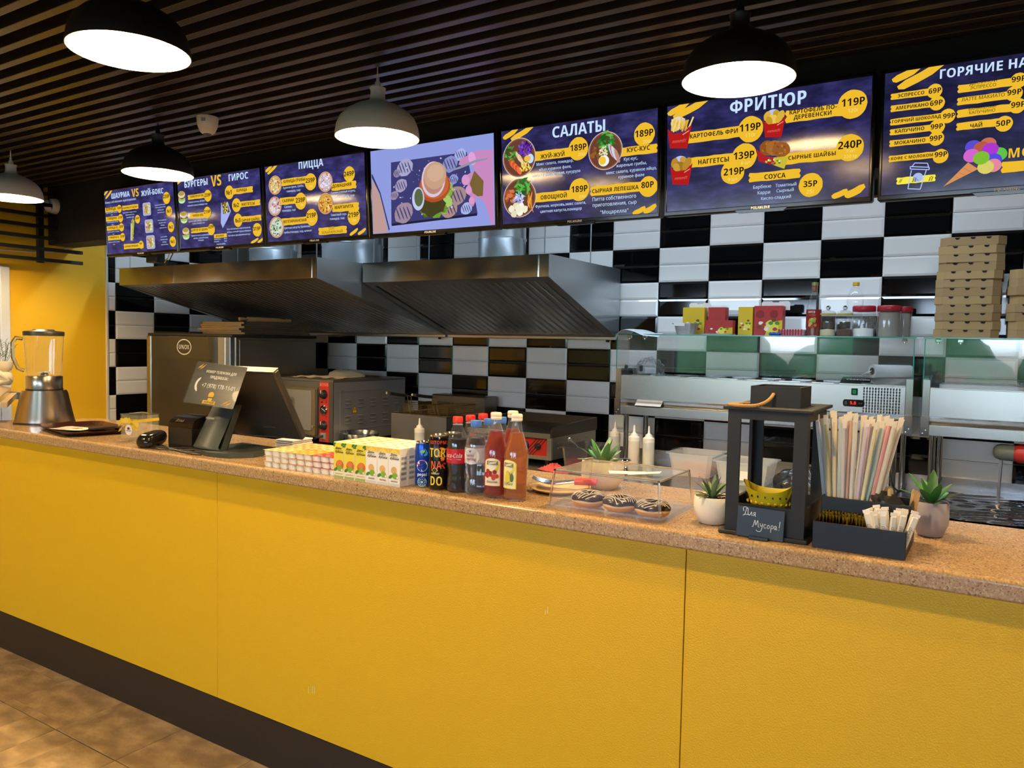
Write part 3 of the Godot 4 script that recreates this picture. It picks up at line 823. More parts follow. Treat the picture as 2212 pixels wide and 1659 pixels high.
func picture(b: MB, kind: String, x: float, y: float, r: float, z: float) -> void:
	if kind.begins_with("pizza"):
		var k := int(kind.substr(5))
		poly(b, disc(x, y, r, r, 28), z, lin("e2b7a0"))
		poly(b, disc(x, y, r * 0.95, r * 0.95, 28), z + 0.0001, lin("c98a45"))
		poly(b, disc(x, y, r * 0.86, r * 0.86, 28, 0.02), z + 0.0002, lin(["d9c07a", "cdbfc2", "d8d3bf", "cfc0c6", "d6a63f"][k]))
		var c: Array = [["c8a24e", "e6dcb4", "b65a30", "f0ead4"], ["e8e0ea", "c9a7b5", "b4583c", "efe6ee"], ["2f8c4a", "e8ecec", "1d6f38", "c9d8d6"], ["e6e0ee", "c65a55", "b9a6c8", "f2eef4"], ["c4552a", "e8c25c", "8f3a20", "f0dc96"]][k]
		confetti(b, x, y, r * 0.8, r * 0.8, z + 0.0003, c, 70, r * 0.11)
	elif kind.begins_with("salad"):
		poly(b, disc(x, y, r, r, 32), z, lin("e3c9bd"))
		poly(b, disc(x, y, r * 0.965, r * 0.965, 32), z + 0.0001, lin("8a5a44"))
		poly(b, disc(x, y, r * 0.9, r * 0.9, 32), z + 0.0002, lin("6d4230"))
		if kind == "salad0":
			leaves(b, x - r * 0.5, y + r * 0.25, r * 0.36, z + 0.0003, 18)
			confetti(b, x + r * 0.35, y + r * 0.42, r * 0.42, r * 0.36, z + 0.0004, ["4b1f8f", "6a35b5", "361270", "8454cc"], 50, r * 0.09)
			for i in 6:
				poly(b, disc(x - r * 0.45 + i * r * 0.09, y - r * (0.25 + 0.08 * i), r * 0.13, r * 0.24, 12, 0, 0.5), z + 0.0005 + i * 0.00001, lin(["d9502c", "e9764a"][i % 2]))
			confetti(b, x + r * 0.36, y - r * 0.5, r * 0.3, r * 0.26, z + 0.0006, ["f2cf4a", "e0b52c", "f8e07a"], 40, r * 0.07)
			for i in 5:
				poly(b, disc(x - r * 0.05 + i * r * 0.06, y + r * (0.05 - 0.06 * i), r * 0.09, r * 0.3, 10, 0.1, 0.5), z + 0.0007, lin(["e9cf9c", "d8b070", "f4e4c4"][i % 3]))
			poly(b, disc(x + r * 0.68, y - r * 0.12, r * 0.2, r * 0.24, 16), z + 0.0008, lin("bfe0fb"))
			poly(b, disc(x + r * 0.5, y - r * 0.1, r * 0.2, r * 0.16, 16), z + 0.0009, lin("f0bd4a"))
		elif kind == "salad1":
			leaves(b, x + r * 0.05, y + r * 0.45, r * 0.46, z + 0.0003, 30)
			confetti(b, x - r * 0.5, y - r * 0.1, r * 0.3, r * 0.36, z + 0.0004, ["7a4a22", "94602e", "59341a"], 26, r * 0.12)
			confetti(b, x - r * 0.08, y - r * 0.05, r * 0.26, r * 0.3, z + 0.0005, ["e4dfae", "cfd89c", "f0ecca"], 36, r * 0.06)
			for i in 5:
				poly(b, disc(x + r * (0.34 + 0.09 * i), y - r * (0.02 + 0.08 * i), r * 0.1, r * 0.4, 12, 0.05, 0.35), z + 0.0006 + i * 0.00001, lin(["c9c6e8", "b98a72", "ded6ee"][i % 3]))
			poly(b, disc(x - r * 0.08, y - r * 0.52, r * 0.31, r * 0.29, 20), z + 0.0008, lin("eaf4fb"))
			poly(b, disc(x - r * 0.16, y - r * 0.5, r * 0.2, r * 0.22, 18), z + 0.0009, lin("f3c733"))
		else:
			leaves(b, x + r * 0.15, y + r * 0.5, r * 0.44, z + 0.0003, 26)
			confetti(b, x - r * 0.55, y + r * 0.1, r * 0.25, r * 0.4, z + 0.0004, ["b6512f", "d27a4a"], 16, r * 0.14)
			confetti(b, x - r * 0.05, y - r * 0.02, r * 0.33, r * 0.28, z + 0.0005, ["b7bdf0", "d5d9fa", "9aa2dd"], 40, r * 0.08)
			for i in 12:
				poly(b, disc(x + r * rr(0.45, 0.75), y - r * rr(0.0, 0.6), r * 0.03, r * rr(0.2, 0.36), 8, 0, rr(-0.5, 0.5)), z + 0.0006, lin(["e08a2e", "f0a850"][i % 2]))
			for i in 7:
				poly(b, disc(x + r * [-0.5, -0.2, 0.1, 0.3, -0.35, 0.0, -0.1][i], y - r * [0.55, 0.4, 0.45, 0.6, 0.8, 0.75, 0.55][i], r * 0.2, r * 0.19, 11, 0.12), z + 0.0007 + i * 0.00001, lin(["f3eed2", "e6dfba", "faf7e4"][i % 3]))
	elif kind == "burger":
		poly(b, disc(x, y - r * 0.55, r * 0.78, r * 0.42, 18), z, lin("cfe6b4"))
		poly(b, disc(x, y - r * 0.32, r * 0.86, r * 0.34, 18, 0.06), z + 0.0001, lin("9ccb72"))
		poly(b, disc(x, y - r * 0.05, r * 0.92, r * 0.24, 18, 0.06), z + 0.0002, lin("8f4526"))
		confetti(b, x, y - r * 0.12, r * 0.8, r * 0.16, z + 0.0003, ["c2502c", "5d8f36", "e0b84a", "7a3a20"], 16, r * 0.16)
		poly(b, disc(x, y + r * 0.36, r * 0.84, r * 0.52, 22), z + 0.0005, lin("d9d2bb"))
		poly(b, disc(x, y + r * 0.52, r * 0.72, r * 0.34, 22), z + 0.0006, lin("b79a3c"))
	elif kind == "wrap":
		var d := Vector2(0.2, 1).normalized()
		var e := d.orthogonal()
		var c := Vector2(x, y)
		poly(b, PackedVector2Array([c - d * r + e * r * 0.13, c - d * r - e * r * 0.1, c + d * r * 0.8 - e * r * 0.24, c + d * r * 0.95, c + d * r * 0.8 + e * r * 0.22]), z, lin("b9b43a"))
		poly(b, PackedVector2Array([c - d * r - e * r * 0.1, c - d * r - e * r * 0.2, c + d * r * 0.5 - e * r * 0.3, c + d * r * 0.5 - e * r * 0.2]), z + 0.0001, lin("dfe2ef"))
		confetti(b, x + d.x * r * 0.7, y + d.y * r * 0.7, r * 0.2, r * 0.3, z + 0.0002, ["6f9a3a", "b7c35c", "8a6a30"], 18, r * 0.07)
		confetti(b, x, y - r * 0.2, r * 0.1, r * 0.6, z + 0.0002, ["cfcb52", "9c9630", "d8d468"], 22, r * 0.06)
	elif kind == "tray":
		poly(b, round_rect(x - r * 1.02, x + r * 1.02, y - r * 0.98, y + r * 0.98, r * 0.3), z, lin("aab0ee"))
		poly(b, round_rect(x - r * 0.88, x + r * 0.88, y - r * 0.82, y + r * 0.82, r * 0.24), z + 0.0001, lin("b9b08a"))
		confetti(b, x - r * 0.5, y, r * 0.3, r * 0.7, z + 0.0002, ["cfa0a0", "b8603c", "e6d2d4"], 26, r * 0.12)
		confetti(b, x + r * 0.45, y, r * 0.36, r * 0.7, z + 0.0003, ["d9e0a8", "b9c47c", "f0f2d8"], 30, r * 0.12)
		confetti(b, x, y, r * 0.2, r * 0.66, z + 0.0004, ["c9a832", "a07a24", "7d5a1e"], 14, r * 0.14)
	elif kind == "gyros":
		poly(b, PackedVector2Array([Vector2(x - r * 0.45, y + r * 0.9), Vector2(x - r * 0.62, y - r * 0.6), Vector2(x - r * 0.42, y - r), Vector2(x + r * 0.15, y - r * 0.4), Vector2(x + r * 0.62, y + r * 0.2), Vector2(x + r * 0.3, y + r * 0.92)]), z, lin("a6b4ee"))
		poly(b, PackedVector2Array([Vector2(x - r * 0.4, y + r * 0.92), Vector2(x - r * 0.28, y + r * 0.05), Vector2(x + r * 0.5, y + r * 0.15), Vector2(x + r * 0.22, y + r * 0.92)]), z + 0.0001, lin("5b4a26"))
		confetti(b, x, y + r * 0.5, r * 0.32, r * 0.4, z + 0.0002, ["b9b052", "8a7a34", "d8d28a", "6a4a28"], 34, r * 0.1)
	elif kind in ["fries", "wedges", "nuggets"]:
		var top := {"fries": ["e9c05a", "d9a83c", "f2d684"], "wedges": ["d9b23c", "e8c957", "c79a2c"], "nuggets": ["b98a2e", "a0752a", "c89a3c"]}
		poly(b, disc(x - r * 0.1, y + r * 0.6, r * 0.48, r * 0.38, 20), z, lin("b9c4ee" if kind != "fries" else "d8d4dc"))
		if kind == "fries":
			for i in 22:
				var a := Vector2(x + rr(-0.6, 0.6) * r, y + rr(0.05, 0.25) * r)
				var d := Vector2(rr(-0.25, 0.5), 1.0).normalized() * r * rr(0.5, 0.78)
				var s := d.orthogonal().normalized() * r * 0.05
				poly(b, PackedVector2Array([a - s, a + s, a + d + s, a + d - s]), z + 0.0001 + i * 0.00001, lin(top[kind][i % 3]))
		else:
			for i in 7:
				poly(b, disc(x + r * [-0.5, -0.2, 0.15, 0.45, 0.0, -0.35, 0.3][i], y + r * [0.55, 0.3, 0.6, 0.5, 0.25, 0.2, 0.25][i], r * 0.24, r * 0.34, 12, 0.06, [-0.3, 0.2, 0.5, -0.5, 0.1, 0.3, -0.2][i]), z + 0.0001 + i * 0.00001, lin(top[kind][i % 3]))
		poly(b, PackedVector2Array([Vector2(x - r * 0.78, y + r * 0.3), Vector2(x - r * 0.4, y - r * 0.02), Vector2(x + r * 0.3, y - r * 0.0), Vector2(x + r * 0.78, y + r * 0.42), Vector2(x + r * 0.5, y - r * 1.0), Vector2(x - r * 0.62, y - r * 0.88)]), z + 0.0005, lin("b51f1f"))
		b.cur = lin("e07a6a")
		text(b, "mmm!!!", x - r * 0.02, y - r * 0.5, z + 0.0006, r * 0.85, false, 0.2)
		poly(b, PackedVector2Array([Vector2(x + r * 0.2, y - r * 0.12), Vector2(x + r * 0.62, y + r * 0.08), Vector2(x + r * 0.6, y + r * 0.02), Vector2(x + r * 0.2, y - r * 0.18)]), z + 0.0006, lin("e8a8a0"))
	elif kind == "puck":
		for i in 3:
			poly(b, disc(x + r * [-0.35, 0.1, 0.55][i], y + r * [0.5, 0.45, 0.3][i], r * 0.62, r * 0.52, 20, 0.03, -0.3), z + i * 0.0001, lin(["8f5324", "a8682f", "9a5c2a"][i]))
			confetti(b, x + r * [-0.35, 0.1, 0.55][i], y + r * [0.5, 0.45, 0.3][i], r * 0.5, r * 0.4, z + i * 0.0001 + 0.00005, ["b87a3c", "7d4a20"], 12, r * 0.08)
		poly(b, PackedVector2Array([Vector2(x - r * 1.15, y + r * 0.5), Vector2(x - r * 0.5, y - r * 0.05), Vector2(x + r * 0.05, y - r * 0.2), Vector2(x + r * 0.1, y - r * 0.75), Vector2(x - r * 1.0, y - r * 0.35)]), z + 0.0005, lin("b3222a"))
		poly(b, PackedVector2Array([Vector2(x + r * 0.05, y - r * 0.2), Vector2(x + r * 1.1, y - r * 0.2), Vector2(x + r * 0.8, y - r * 1.05), Vector2(x + r * 0.05, y - r * 0.72)]), z + 0.0006, lin("cbb83a"))
		confetti(b, x, y - r * 0.5, r * 0.5, r * 0.2, z + 0.0007, ["f0f0ea", "2f8c3a", "c22a2a", "a8d22c"], 18, r * 0.09)
	elif kind == "cone":
		poly(b, PackedVector2Array([Vector2(x - r * 1.28, y - r * 1.0), Vector2(x - r * 0.28, y + r * 0.05), Vector2(x + r * 0.15, y - r * 0.3)]), z, lin("d9925a"))
		for i in 5:
			var k := i / 5.0
			poly(b, PackedVector2Array([Vector2(x - r * lerpf(1.2, 0.3, k), y - r * lerpf(0.95, -0.0, k)), Vector2(x - r * lerpf(1.17, 0.27, k), y - r * lerpf(0.95, -0.0, k)), Vector2(x - r * lerpf(1.05, -0.12, k), y - r * lerpf(0.9, 0.3, k)), Vector2(x - r * lerpf(1.08, -0.09, k), y - r * lerpf(0.9, 0.3, k))]), z + 0.0001, lin("b56f3c"))
		for q in [[-0.1, 0.75, "5a4fd0"], [0.5, 0.8, "c9705a"], [0.25, 0.65, "b85a4a"], [0.95, 0.3, "5fc24a"], [-0.15, 0.35, "d667cf"], [0.6, 0.55, "b03ad0"], [0.75, 0.05, "5a4ae0"], [0.75, -0.2, "e58a9c"], [0.45, -0.25, "d9d06a"], [0.25, 0.2, "7fbf3a"]]:
			poly(b, disc(x + r * q[0], y + r * q[1], r * 0.34, r * 0.31, 18, 0.02), z + 0.0002, lin(q[2]))
			z += 0.00003
	elif kind == "cup":
		var c := lin("b9c6ff")
		var q := r * 0.03
		for s in [[-0.42, 0.45, -0.6, -0.85], [-0.6, -0.85, 0.2, -0.95], [0.2, -0.95, 0.55, 0.4], [-0.5, 0.55, 0.72, 0.38], [-0.5, 0.72, 0.72, 0.55], [-0.5, 0.55, -0.5, 0.72], [0.72, 0.38, 0.72, 0.55], [-0.38, 0.72, -0.22, 0.95], [-0.22, 0.95, 0.6, 0.85], [0.6, 0.85, 0.68, 0.58]]:
			var a := Vector2(x + s[0] * r, y + s[1] * r)
			var d := Vector2(x + s[2] * r, y + s[3] * r)
			var o := (d - a).orthogonal().normalized() * q
			poly(b, PackedVector2Array([a - o, d - o, d + o, a + o]), z, c)
		poly(b, disc(x + 0.02 * r, y - 0.1 * r, r * 0.33, r * 0.33, 18), z + 0.0001, lin("a9bdf0"))

func burger_video(b: MB) -> void:
	# a hand with tweezers over a burger on a printed board, pale blue table
	var z := 0.0016
	poly(b, PackedVector2Array([Vector2(-0.214, 0.125), Vector2(0.198, 0.125), Vector2(0.246, -0.128), Vector2(-0.222, -0.142)]), z, lin("3f3f74"))
	poly(b, PackedVector2Array([Vector2(-0.222, -0.142), Vector2(0.246, -0.128), Vector2(0.243, -0.138), Vector2(-0.22, -0.152)]), z, lin("23223c"))
	for q in [[-0.135, 0.095, 0.045, "a9a6cc"], [-0.18, 0.075, 0.022, "8f83a6"], [-0.16, 0.02, 0.036, "a59dbd"], [-0.2, -0.02, 0.024, "9c8ca8"], [0.11, 0.085, 0.042, "8a90c8"], [0.165, 0.118, 0.03, "a9b4e6"], [0.125, 0.02, 0.026, "8c96cc"], [-0.15, -0.1, 0.055, "a08a9c"], [0.14, -0.05, 0.05, "a78a8a"], [0.1, -0.1, 0.045, "b08d86"], [0.19, -0.105, 0.03, "a9b7e8"]]:
		poly(b, disc(q[0], q[1], q[2], q[2] * 0.8, 16, 0.06, 0.3), z + 0.0001, lin(q[3]))
		for i in 4:
			poly(b, disc(q[0] + (i - 1.5) * q[2] * 0.38, q[1], q[2] * 0.07, q[2] * 0.6, 8, 0, 0.4), z + 0.0002, lin("4a4678"))
	confetti(b, 0, 0, 0.21, 0.12, z + 0.00015, ["c9cff4", "7c80b8"], 60, 0.004)
	# lettuce, tomato, onion, bun
	for i in 26:
		var a := rr(0, TAU)
		poly(b, disc(0.02 + cos(a) * 0.075, -0.035 + sin(a) * 0.07, 0.03, 0.024, 9, 0.2, a), z + 0.0003, lin(["6f9a3a", "8dbb4a", "4c6a28", "a8cc6a"][i % 4]))
	poly(b, disc(0.01, -0.075, 0.07, 0.05, 20, 0.1), z + 0.0004, lin("4a4424"))
	poly(b, disc(0.025, 0.0, 0.085, 0.066, 28, 0.01), z + 0.0005, lin("b4512c"))
	poly(b, disc(0.025, 0.004, 0.076, 0.056, 28, 0.01), z + 0.0006, lin("c2683c"))
	poly(b, disc(0.02, 0.03, 0.064, 0.075, 28), z + 0.0007, lin("dcc6d8"))
	poly(b, disc(0.022, 0.034, 0.056, 0.066, 28), z + 0.0008, lin("b98a7a"))
	poly(b, disc(0.03, 0.045, 0.06, 0.057, 28), z + 0.0009, lin("c9a184"))
	poly(b, disc(0.032, 0.056, 0.045, 0.036, 28), z + 0.001, lin("d2ad92"))
	poly(b, disc(-0.065, -0.045, 0.034, 0.05, 20), z + 0.0009, lin("c2cbe8"))
	poly(b, disc(-0.062, -0.04, 0.024, 0.038, 20), z + 0.001, lin("5c6a4a"))
	# hand from the edge
	poly(b, PackedVector2Array([Vector2(0.328, 0.12), Vector2(0.25, 0.125), Vector2(0.165, 0.1), Vector2(0.155, 0.078), Vector2(0.175, 0.07), Vector2(0.225, 0.082), Vector2(0.235, 0.045), Vector2(0.19, 0.03), Vector2(0.172, 0.01), Vector2(0.195, -0.005), Vector2(0.205, -0.02), Vector2(0.195, -0.045), Vector2(0.212, -0.055), Vector2(0.205, -0.09), Vector2(0.225, -0.1), Vector2(0.25, -0.06), Vector2(0.285, -0.09), Vector2(0.315, -0.178), Vector2(0.328, -0.178)]), z + 0.001, lin("c98ac0"))
	poly(b, PackedVector2Array([Vector2(0.235, 0.045), Vector2(0.28, 0.0), Vector2(0.275, -0.06), Vector2(0.25, -0.06), Vector2(0.225, -0.045), Vector2(0.21, -0.005)]), z + 0.0011, lin("7a6236"))
	poly(b, disc(0.225, 0.095, 0.018, 0.028, 14, 0, 0.25), z + 0.0012, lin("e0a2d8"))
	for q in [[0.185, 0.012, 0.02], [0.2, -0.03, 0.016], [0.214, -0.075, 0.014]]:
		poly(b, disc(q[0] + 0.004, q[1], q[2], q[2] * 1.1, 14), z + 0.0012, lin("d79acb"))
	poly(b, PackedVector2Array([Vector2(0.085, 0.052), Vector2(0.16, 0.07), Vector2(0.24, 0.088), Vector2(0.3, 0.09), Vector2(0.3, 0.084), Vector2(0.24, 0.078), Vector2(0.16, 0.06)]), z + 0.0013, lin("8f93a8"))
	# edge of a round tray at the side
	poly(b, PackedVector2Array([Vector2(-0.329, 0.06), Vector2(-0.3, 0.02), Vector2(-0.27, -0.06), Vector2(-0.245, -0.178), Vector2(-0.329, -0.178)]), z + 0.0005, lin("c09a94"))
	poly(b, PackedVector2Array([Vector2(-0.329, 0.085), Vector2(-0.325, 0.085), Vector2(-0.28, 0.0), Vector2(-0.232, -0.165), Vector2(-0.238, -0.172), Vector2(-0.285, -0.005), Vector2(-0.329, 0.07)]), z + 0.0006, lin("3a3d5c"))

func build_screens() -> void:
	var W := 0.688
	var H := 0.397
	var labels := ["menu screen headed shawarma, the first on the bulkhead beside the yellow wall", "menu screen headed burgers and gyros", "menu screen headed pizza with five round pizzas", "screen showing a hand topping a burger on pale blue", "menu screen headed salads with three bowls", "menu screen headed with fried snacks in red cartons", "menu screen of hot drinks with an ice cream cone"]
	var ch := noise_image(344, 194, 77, 0.013, 1.0, 1.6, 5)
	var ch2 := noise_image(344, 194, 78, 0.05, 0.5, 1.5, 4)
	var chalk := Image.create(344, 194, false, Image.FORMAT_RGB8)
	for y in 194:
		for x in 344:
			var k := clampf((ch.get_pixel(x, y).r - 0.35) * 1.6, 0, 1) * 0.7 + clampf((ch2.get_pixel(x, y).r - 0.45) * 1.6, 0, 1) * 0.45
			chalk.set_pixel(x, y, Color(0.42 + 0.5 * k, 0.42 + 0.5 * k, 0.45 + 0.5 * k))
	var ct := tex(chalk)
	var tint := [Color("6f69c0"), Color("6a64b8"), Color("6560b2"), Color("a9b4f2"), Color("56529a"), Color("504c94"), Color("44427a")]
	var case_mesh := mb().bb(-W / 2, W / 2, -H / 2, H / 2, -0.045, 0.0, 0.005).bb(-0.2, 0.2, -0.12, 0.12, -0.06, -0.044).mesh()
	var bez := mb()
	var f := 0.011
	bez.bb(-W / 2 + 0.002, W / 2 - 0.002, H / 2 - f - 0.002, H / 2 - 0.002, -0.002, 0.005, 0.002)
	bez.bb(-W / 2 + 0.002, W / 2 - 0.002, -H / 2 + 0.002, -H / 2 + 0.017, -0.002, 0.006, 0.002)
	for s in [-1, 1]:
		bez.bb(s * (W / 2 - 0.002), s * (W / 2 - f), -H / 2 + 0.002, H / 2 - 0.002, -0.002, 0.005, 0.002)
	bez.prism(PackedVector2Array([Vector2(-0.09, -H / 2 + 0.006), Vector2(-0.075, -H / 2 - 0.006), Vector2(0.075, -H / 2 - 0.006), Vector2(0.09, -H / 2 + 0.006)]), -0.01, 0.006)
	var bez_mesh := bez.mesh()
	var brand := mb()
	text(brand, "POLARLINE", 0, -H / 2 + 0.008, 0.0075, 0.062, true)
	var brand_mesh := brand.mesh()
	var x0 := -W / 2 + f
	var x1 := W / 2 - f
	var y0 := -H / 2 + 0.017
	var y1 := H / 2 - f
	var print_mat := mat("ffffff", 0.5, 0.0, {"vertex_color_use_as_albedo": true, "shading_mode": BaseMaterial3D.SHADING_MODE_UNSHADED})
	for k in 7:
		var t := thing("menu_screen", labels[k], "screen", Vector3(-2.543 + 0.7022 * k + W / 2, 2.2095, 1.6725), 0.0, "screens along the bulkhead")
		t.rotation = Vector3(deg_to_rad(3.6), 0, 0)
		part(t, "casing", case_mesh, mat("15130f", 0.35))
		part(t, "bezel", bez_mesh, mat("0c0b0a", 0.12))
		part(t, "brand_lettering", brand_mesh, mat("b8b0a0", 0.4))
		part(t, "wall_mount", mb().bb(-0.12, 0.12, -0.1, 0.1, -0.09, -0.055), M.black_matt)
		var sm := mat("0a0a10", 0.12, 0.0, {"resource_name": "screen %d" % k})
		sm.emission_enabled = true
		sm.emission = tint[k]
		sm.emission_operator = BaseMaterial3D.EMISSION_OP_MULTIPLY
		sm.emission_texture = ct
		var scr := mb()
		scr.quad(Vector3(x0, y0, 0.001), Vector3(x1, y0, 0.001), Vector3(x1, y1, 0.001), Vector3(x0, y1, 0.001), Vector3(0, 0, 1))
		var so := part(t, "screen", scr, sm)
		if k == 3:
			sm.emission_texture = null
			sm.emission = Color("8f9ce0")
		var b := mb()
		if k == 3:
			burger_video(b)
		for q in MENU[k]:
			var z := 0.0014
			match q[0]:
				"d":
					var a := Vector2(q[1], q[2]) / 1000.0
					var d := Vector2(q[3], q[4]) / 1000.0
					var o = (d - a).orthogonal().normalized() * q[5] * 0.00042
					var pp := PackedVector2Array([a + o * 0.2, a - o * 0.6, a.lerp(d, 0.2) - o, a.lerp(d, 0.5) - o * 0.92, a.lerp(d, 0.8) - o * 1.04, d - o * 0.8, d + o * 0.2, a.lerp(d, 0.7) + o * 0.95, a.lerp(d, 0.4) + o, a.lerp(d, 0.1) + o * 0.85])
					poly(b, clip_to(pp, x0, x1, y0, y1), z, ink("y"))
				"s":
					poly(b, clip_to(ragged(q[1] / 1000.0, q[3] / 1000.0, q[2] / 1000.0, q[4] / 1000.0), x0, x1, y0, y1), z + 0.0002, ink(q[5]))
				"b":
					poly(b, clip_to(disc(q[1] / 1000.0, q[2] / 1000.0, q[3] / 1000.0 * 0.98, q[3] / 1000.0, 26, 0.018), x0, x1, y0, y1), z + 0.0004, ink(q[4]))
				"g":
					picture(b, q[1], q[2] / 1000.0, q[3] / 1000.0, q[4] / 1000.0, z + 0.0006)
				"t":
					b.cur = ink(q[5])
					if q[5] == "i":
						text(b, q[1], q[2] / 1000.0, q[3] / 1000.0, z + 0.0018, q[4] / 1000.0 * 0.95, false, 0.3, "Droid Serif")
					else:
						text(b, q[1], q[2] / 1000.0, q[3] / 1000.0, z + 0.0018, q[4] / 1000.0, q[6] == 1)
		part(so, "menu_print", b, print_mat)
		area_light("screen_light", t.position + Vector3(0, 0, 0.03), Vector3(deg_to_rad(3.6), PI, 0), Vector2(W * 0.9, H * 0.85), tint[k].lerp(Color.WHITE, 0.3), 0.006 if k != 3 else 0.02)
	# cable box and leads that hang under the first screen
	var cb := thing("junction_box", "small black box with loose leads hanging under the shawarma screen", "box", Vector3(-2.22, 2.03, 1.56))
	part(cb, "box_body", mb().bb(-0.05, 0.05, -0.055, 0.03, -0.03, 0.03, 0.004), M.black_plastic)
	part(cb, "black_lead", mb().tube([Vector3(0.03, -0.05, 0), Vector3(0.08, -0.075, 0), Vector3(0.14, -0.04, 0), Vector3(0.17, 0.02, -0.01), Vector3(0.17, 0.10, -0.02)], 0.003, 6), M.black_plastic)
	part(cb, "yellow_lead", mb().tube([Vector3(0.10, -0.06, 0.01), Vector3(0.135, -0.03, 0.01), Vector3(0.155, 0.03, 0), Vector3(0.16, 0.1, -0.02)], 0.003, 6), mat("d9b21c", 0.5))
	part(cb, "bracket", mb().bb(-0.03, 0.03, 0.03, 0.1, -0.02, 0.0), M.black_matt)

func clip_to(p: PackedVector2Array, x0: float, x1: float, y0: float, y1: float) -> PackedVector2Array:
	var r := Geometry2D.intersect_polygons(p, PackedVector2Array([Vector2(x0, y0), Vector2(x1, y0), Vector2(x1, y1), Vector2(x0, y1)]))
	return r[0] if r.size() > 0 else PackedVector2Array([Vector2.ZERO, Vector2(0.0001, 0), Vector2(0, 0.0001)])

# a box section given by a polygon in (z, y), standing between x0 and x1
func side_prism(b: MB, pts: Array, x0: float, x1: float) -> MB:
	var p := PackedVector2Array()
	for q in pts:
		p.append(Vector2(q[0], q[1]))
	b.at(Vector3.ZERO, Vector3(0, -PI / 2, 0))
	b.prism(p, -x1, -x0)
	b.xf = Transform3D()
	return b

func make_hood(label: String, x0: float, x1: float, zf: float, n: int) -> void:
	var t := thing("extraction_hood", label, "hood", Vector3.ZERO, 0.0, "steel extraction hoods")
	var top := 2.0
	var lip := 1.886
	var low := 1.580
	var s := 0.004
	for x in [x0, x1 - s]:
		part(t, "side_panel", side_prism(mb(), [[0.012, top], [zf, top], [zf, lip], [0.012, low]], x, x + s), M.galv)
	var fp := mb().bb(x0, x1, lip, top, zf - s, zf + 0.001)
	part(t, "front_panel", fp, M.sheet)
	part(t, "top_panel", mb().bb(x0 + s, x1 - s, top - s, top, 0.012, zf - s), M.galv)
	part(t, "back_panel", mb().bb(x0 + s, x1 - s, low, top - s, 0.012, 0.016), M.steel_dark)
	# sloping underside
	var a := Vector2(zf - 0.004, lip - 0.002)
	var d := Vector2(0.016, low + 0.002)
	var dir := (d - a).normalized()
	var L := (d - a).length()
	var up := Vector2(-dir.y, dir.x)
	if up.y < 0:
		up = -up
	var ang := atan2(-dir.y, -dir.x)
	var rail := mb()
	rail.at(Vector3((x0 + x1) / 2, (a.y + d.y) / 2, (a.x + d.x) / 2), Vector3(-ang, 0, 0))
	var hw := (x1 - x0) / 2 - s
	rail.bb(-hw, hw, 0.0, 0.006, L / 2 - 0.05, L / 2)
	rail.bb(-hw, hw, 0.0, 0.010, -L / 2, -L / 2 + 0.07)
	rail.bb(-hw, -hw + 0.045, 0.0, 0.006, -L / 2 + 0.07, L / 2 - 0.05)
	rail.bb(hw - 0.045, hw, 0.0, 0.006, -L / 2 + 0.07, L / 2 - 0.05)
	part(t, "underside_frame", rail, M.steel_dark)
	var bed := mb()
	bed.at(Vector3((x0 + x1) / 2, (a.y + d.y) / 2, (a.x + d.x) / 2), Vector3(-ang, 0, 0))
	bed.bb(-hw + 0.045, hw - 0.045, 0.028, 0.034, -L / 2 + 0.07, L / 2 - 0.05)
	part(t, "filter_bed", bed, mat("2a2620", 0.5, 0.8))
	var pitch := (2 * hw - 0.11) / n
	var bl := L - 0.125
	var baffle := mb().prism(PackedVector2Array([Vector2(-0.30 * pitch, 0.0), Vector2(0.30 * pitch, 0.0), Vector2(0.42 * pitch, 0.016), Vector2(0.38 * pitch, 0.016), Vector2(0.27 * pitch, 0.003), Vector2(-0.27 * pitch, 0.003), Vector2(-0.38 * pitch, 0.016), Vector2(-0.42 * pitch, 0.016)]), -bl / 2, bl / 2).mesh()
	var cen := Vector3(0, (a.y + d.y) / 2, (a.x + d.x) / 2)
	for i in n:
		var x := (x0 + x1) / 2 - hw + 0.055 + pitch * (i + 0.5)
		part(t, "baffle", baffle, mat("b9b4ab", 0.34, 1.0), Vector3(x, cen.y + 0.006, cen.z + 0.01), Vector3(-ang, 0, 0))
	part(t, "grease_gutter", mb().bb(x0 + s, x1 - s, low - 0.006, low + 0.012, 0.014, 0.05, 0.002), M.steel_dark)
	part(t, "drain_plug", mb().at(Vector3(x1 - 0.06, low - 0.02, 0.04)).lathe([Vector2(0, 0), Vector2(0.011, 0.0), Vector2(0.011, 0.014), Vector2(0, 0.014)], 10), mat("3a2c18", 0.5, 0.6))
	for x in [x0 + 0.03, x1 - 0.06]:
		for z in [zf - 0.06, 0.3]:
			part(t, "threaded_rod", mb().tube([Vector3(x, top, z), Vector3(x, 2.8, z)], 0.0035, 6), M.galv)

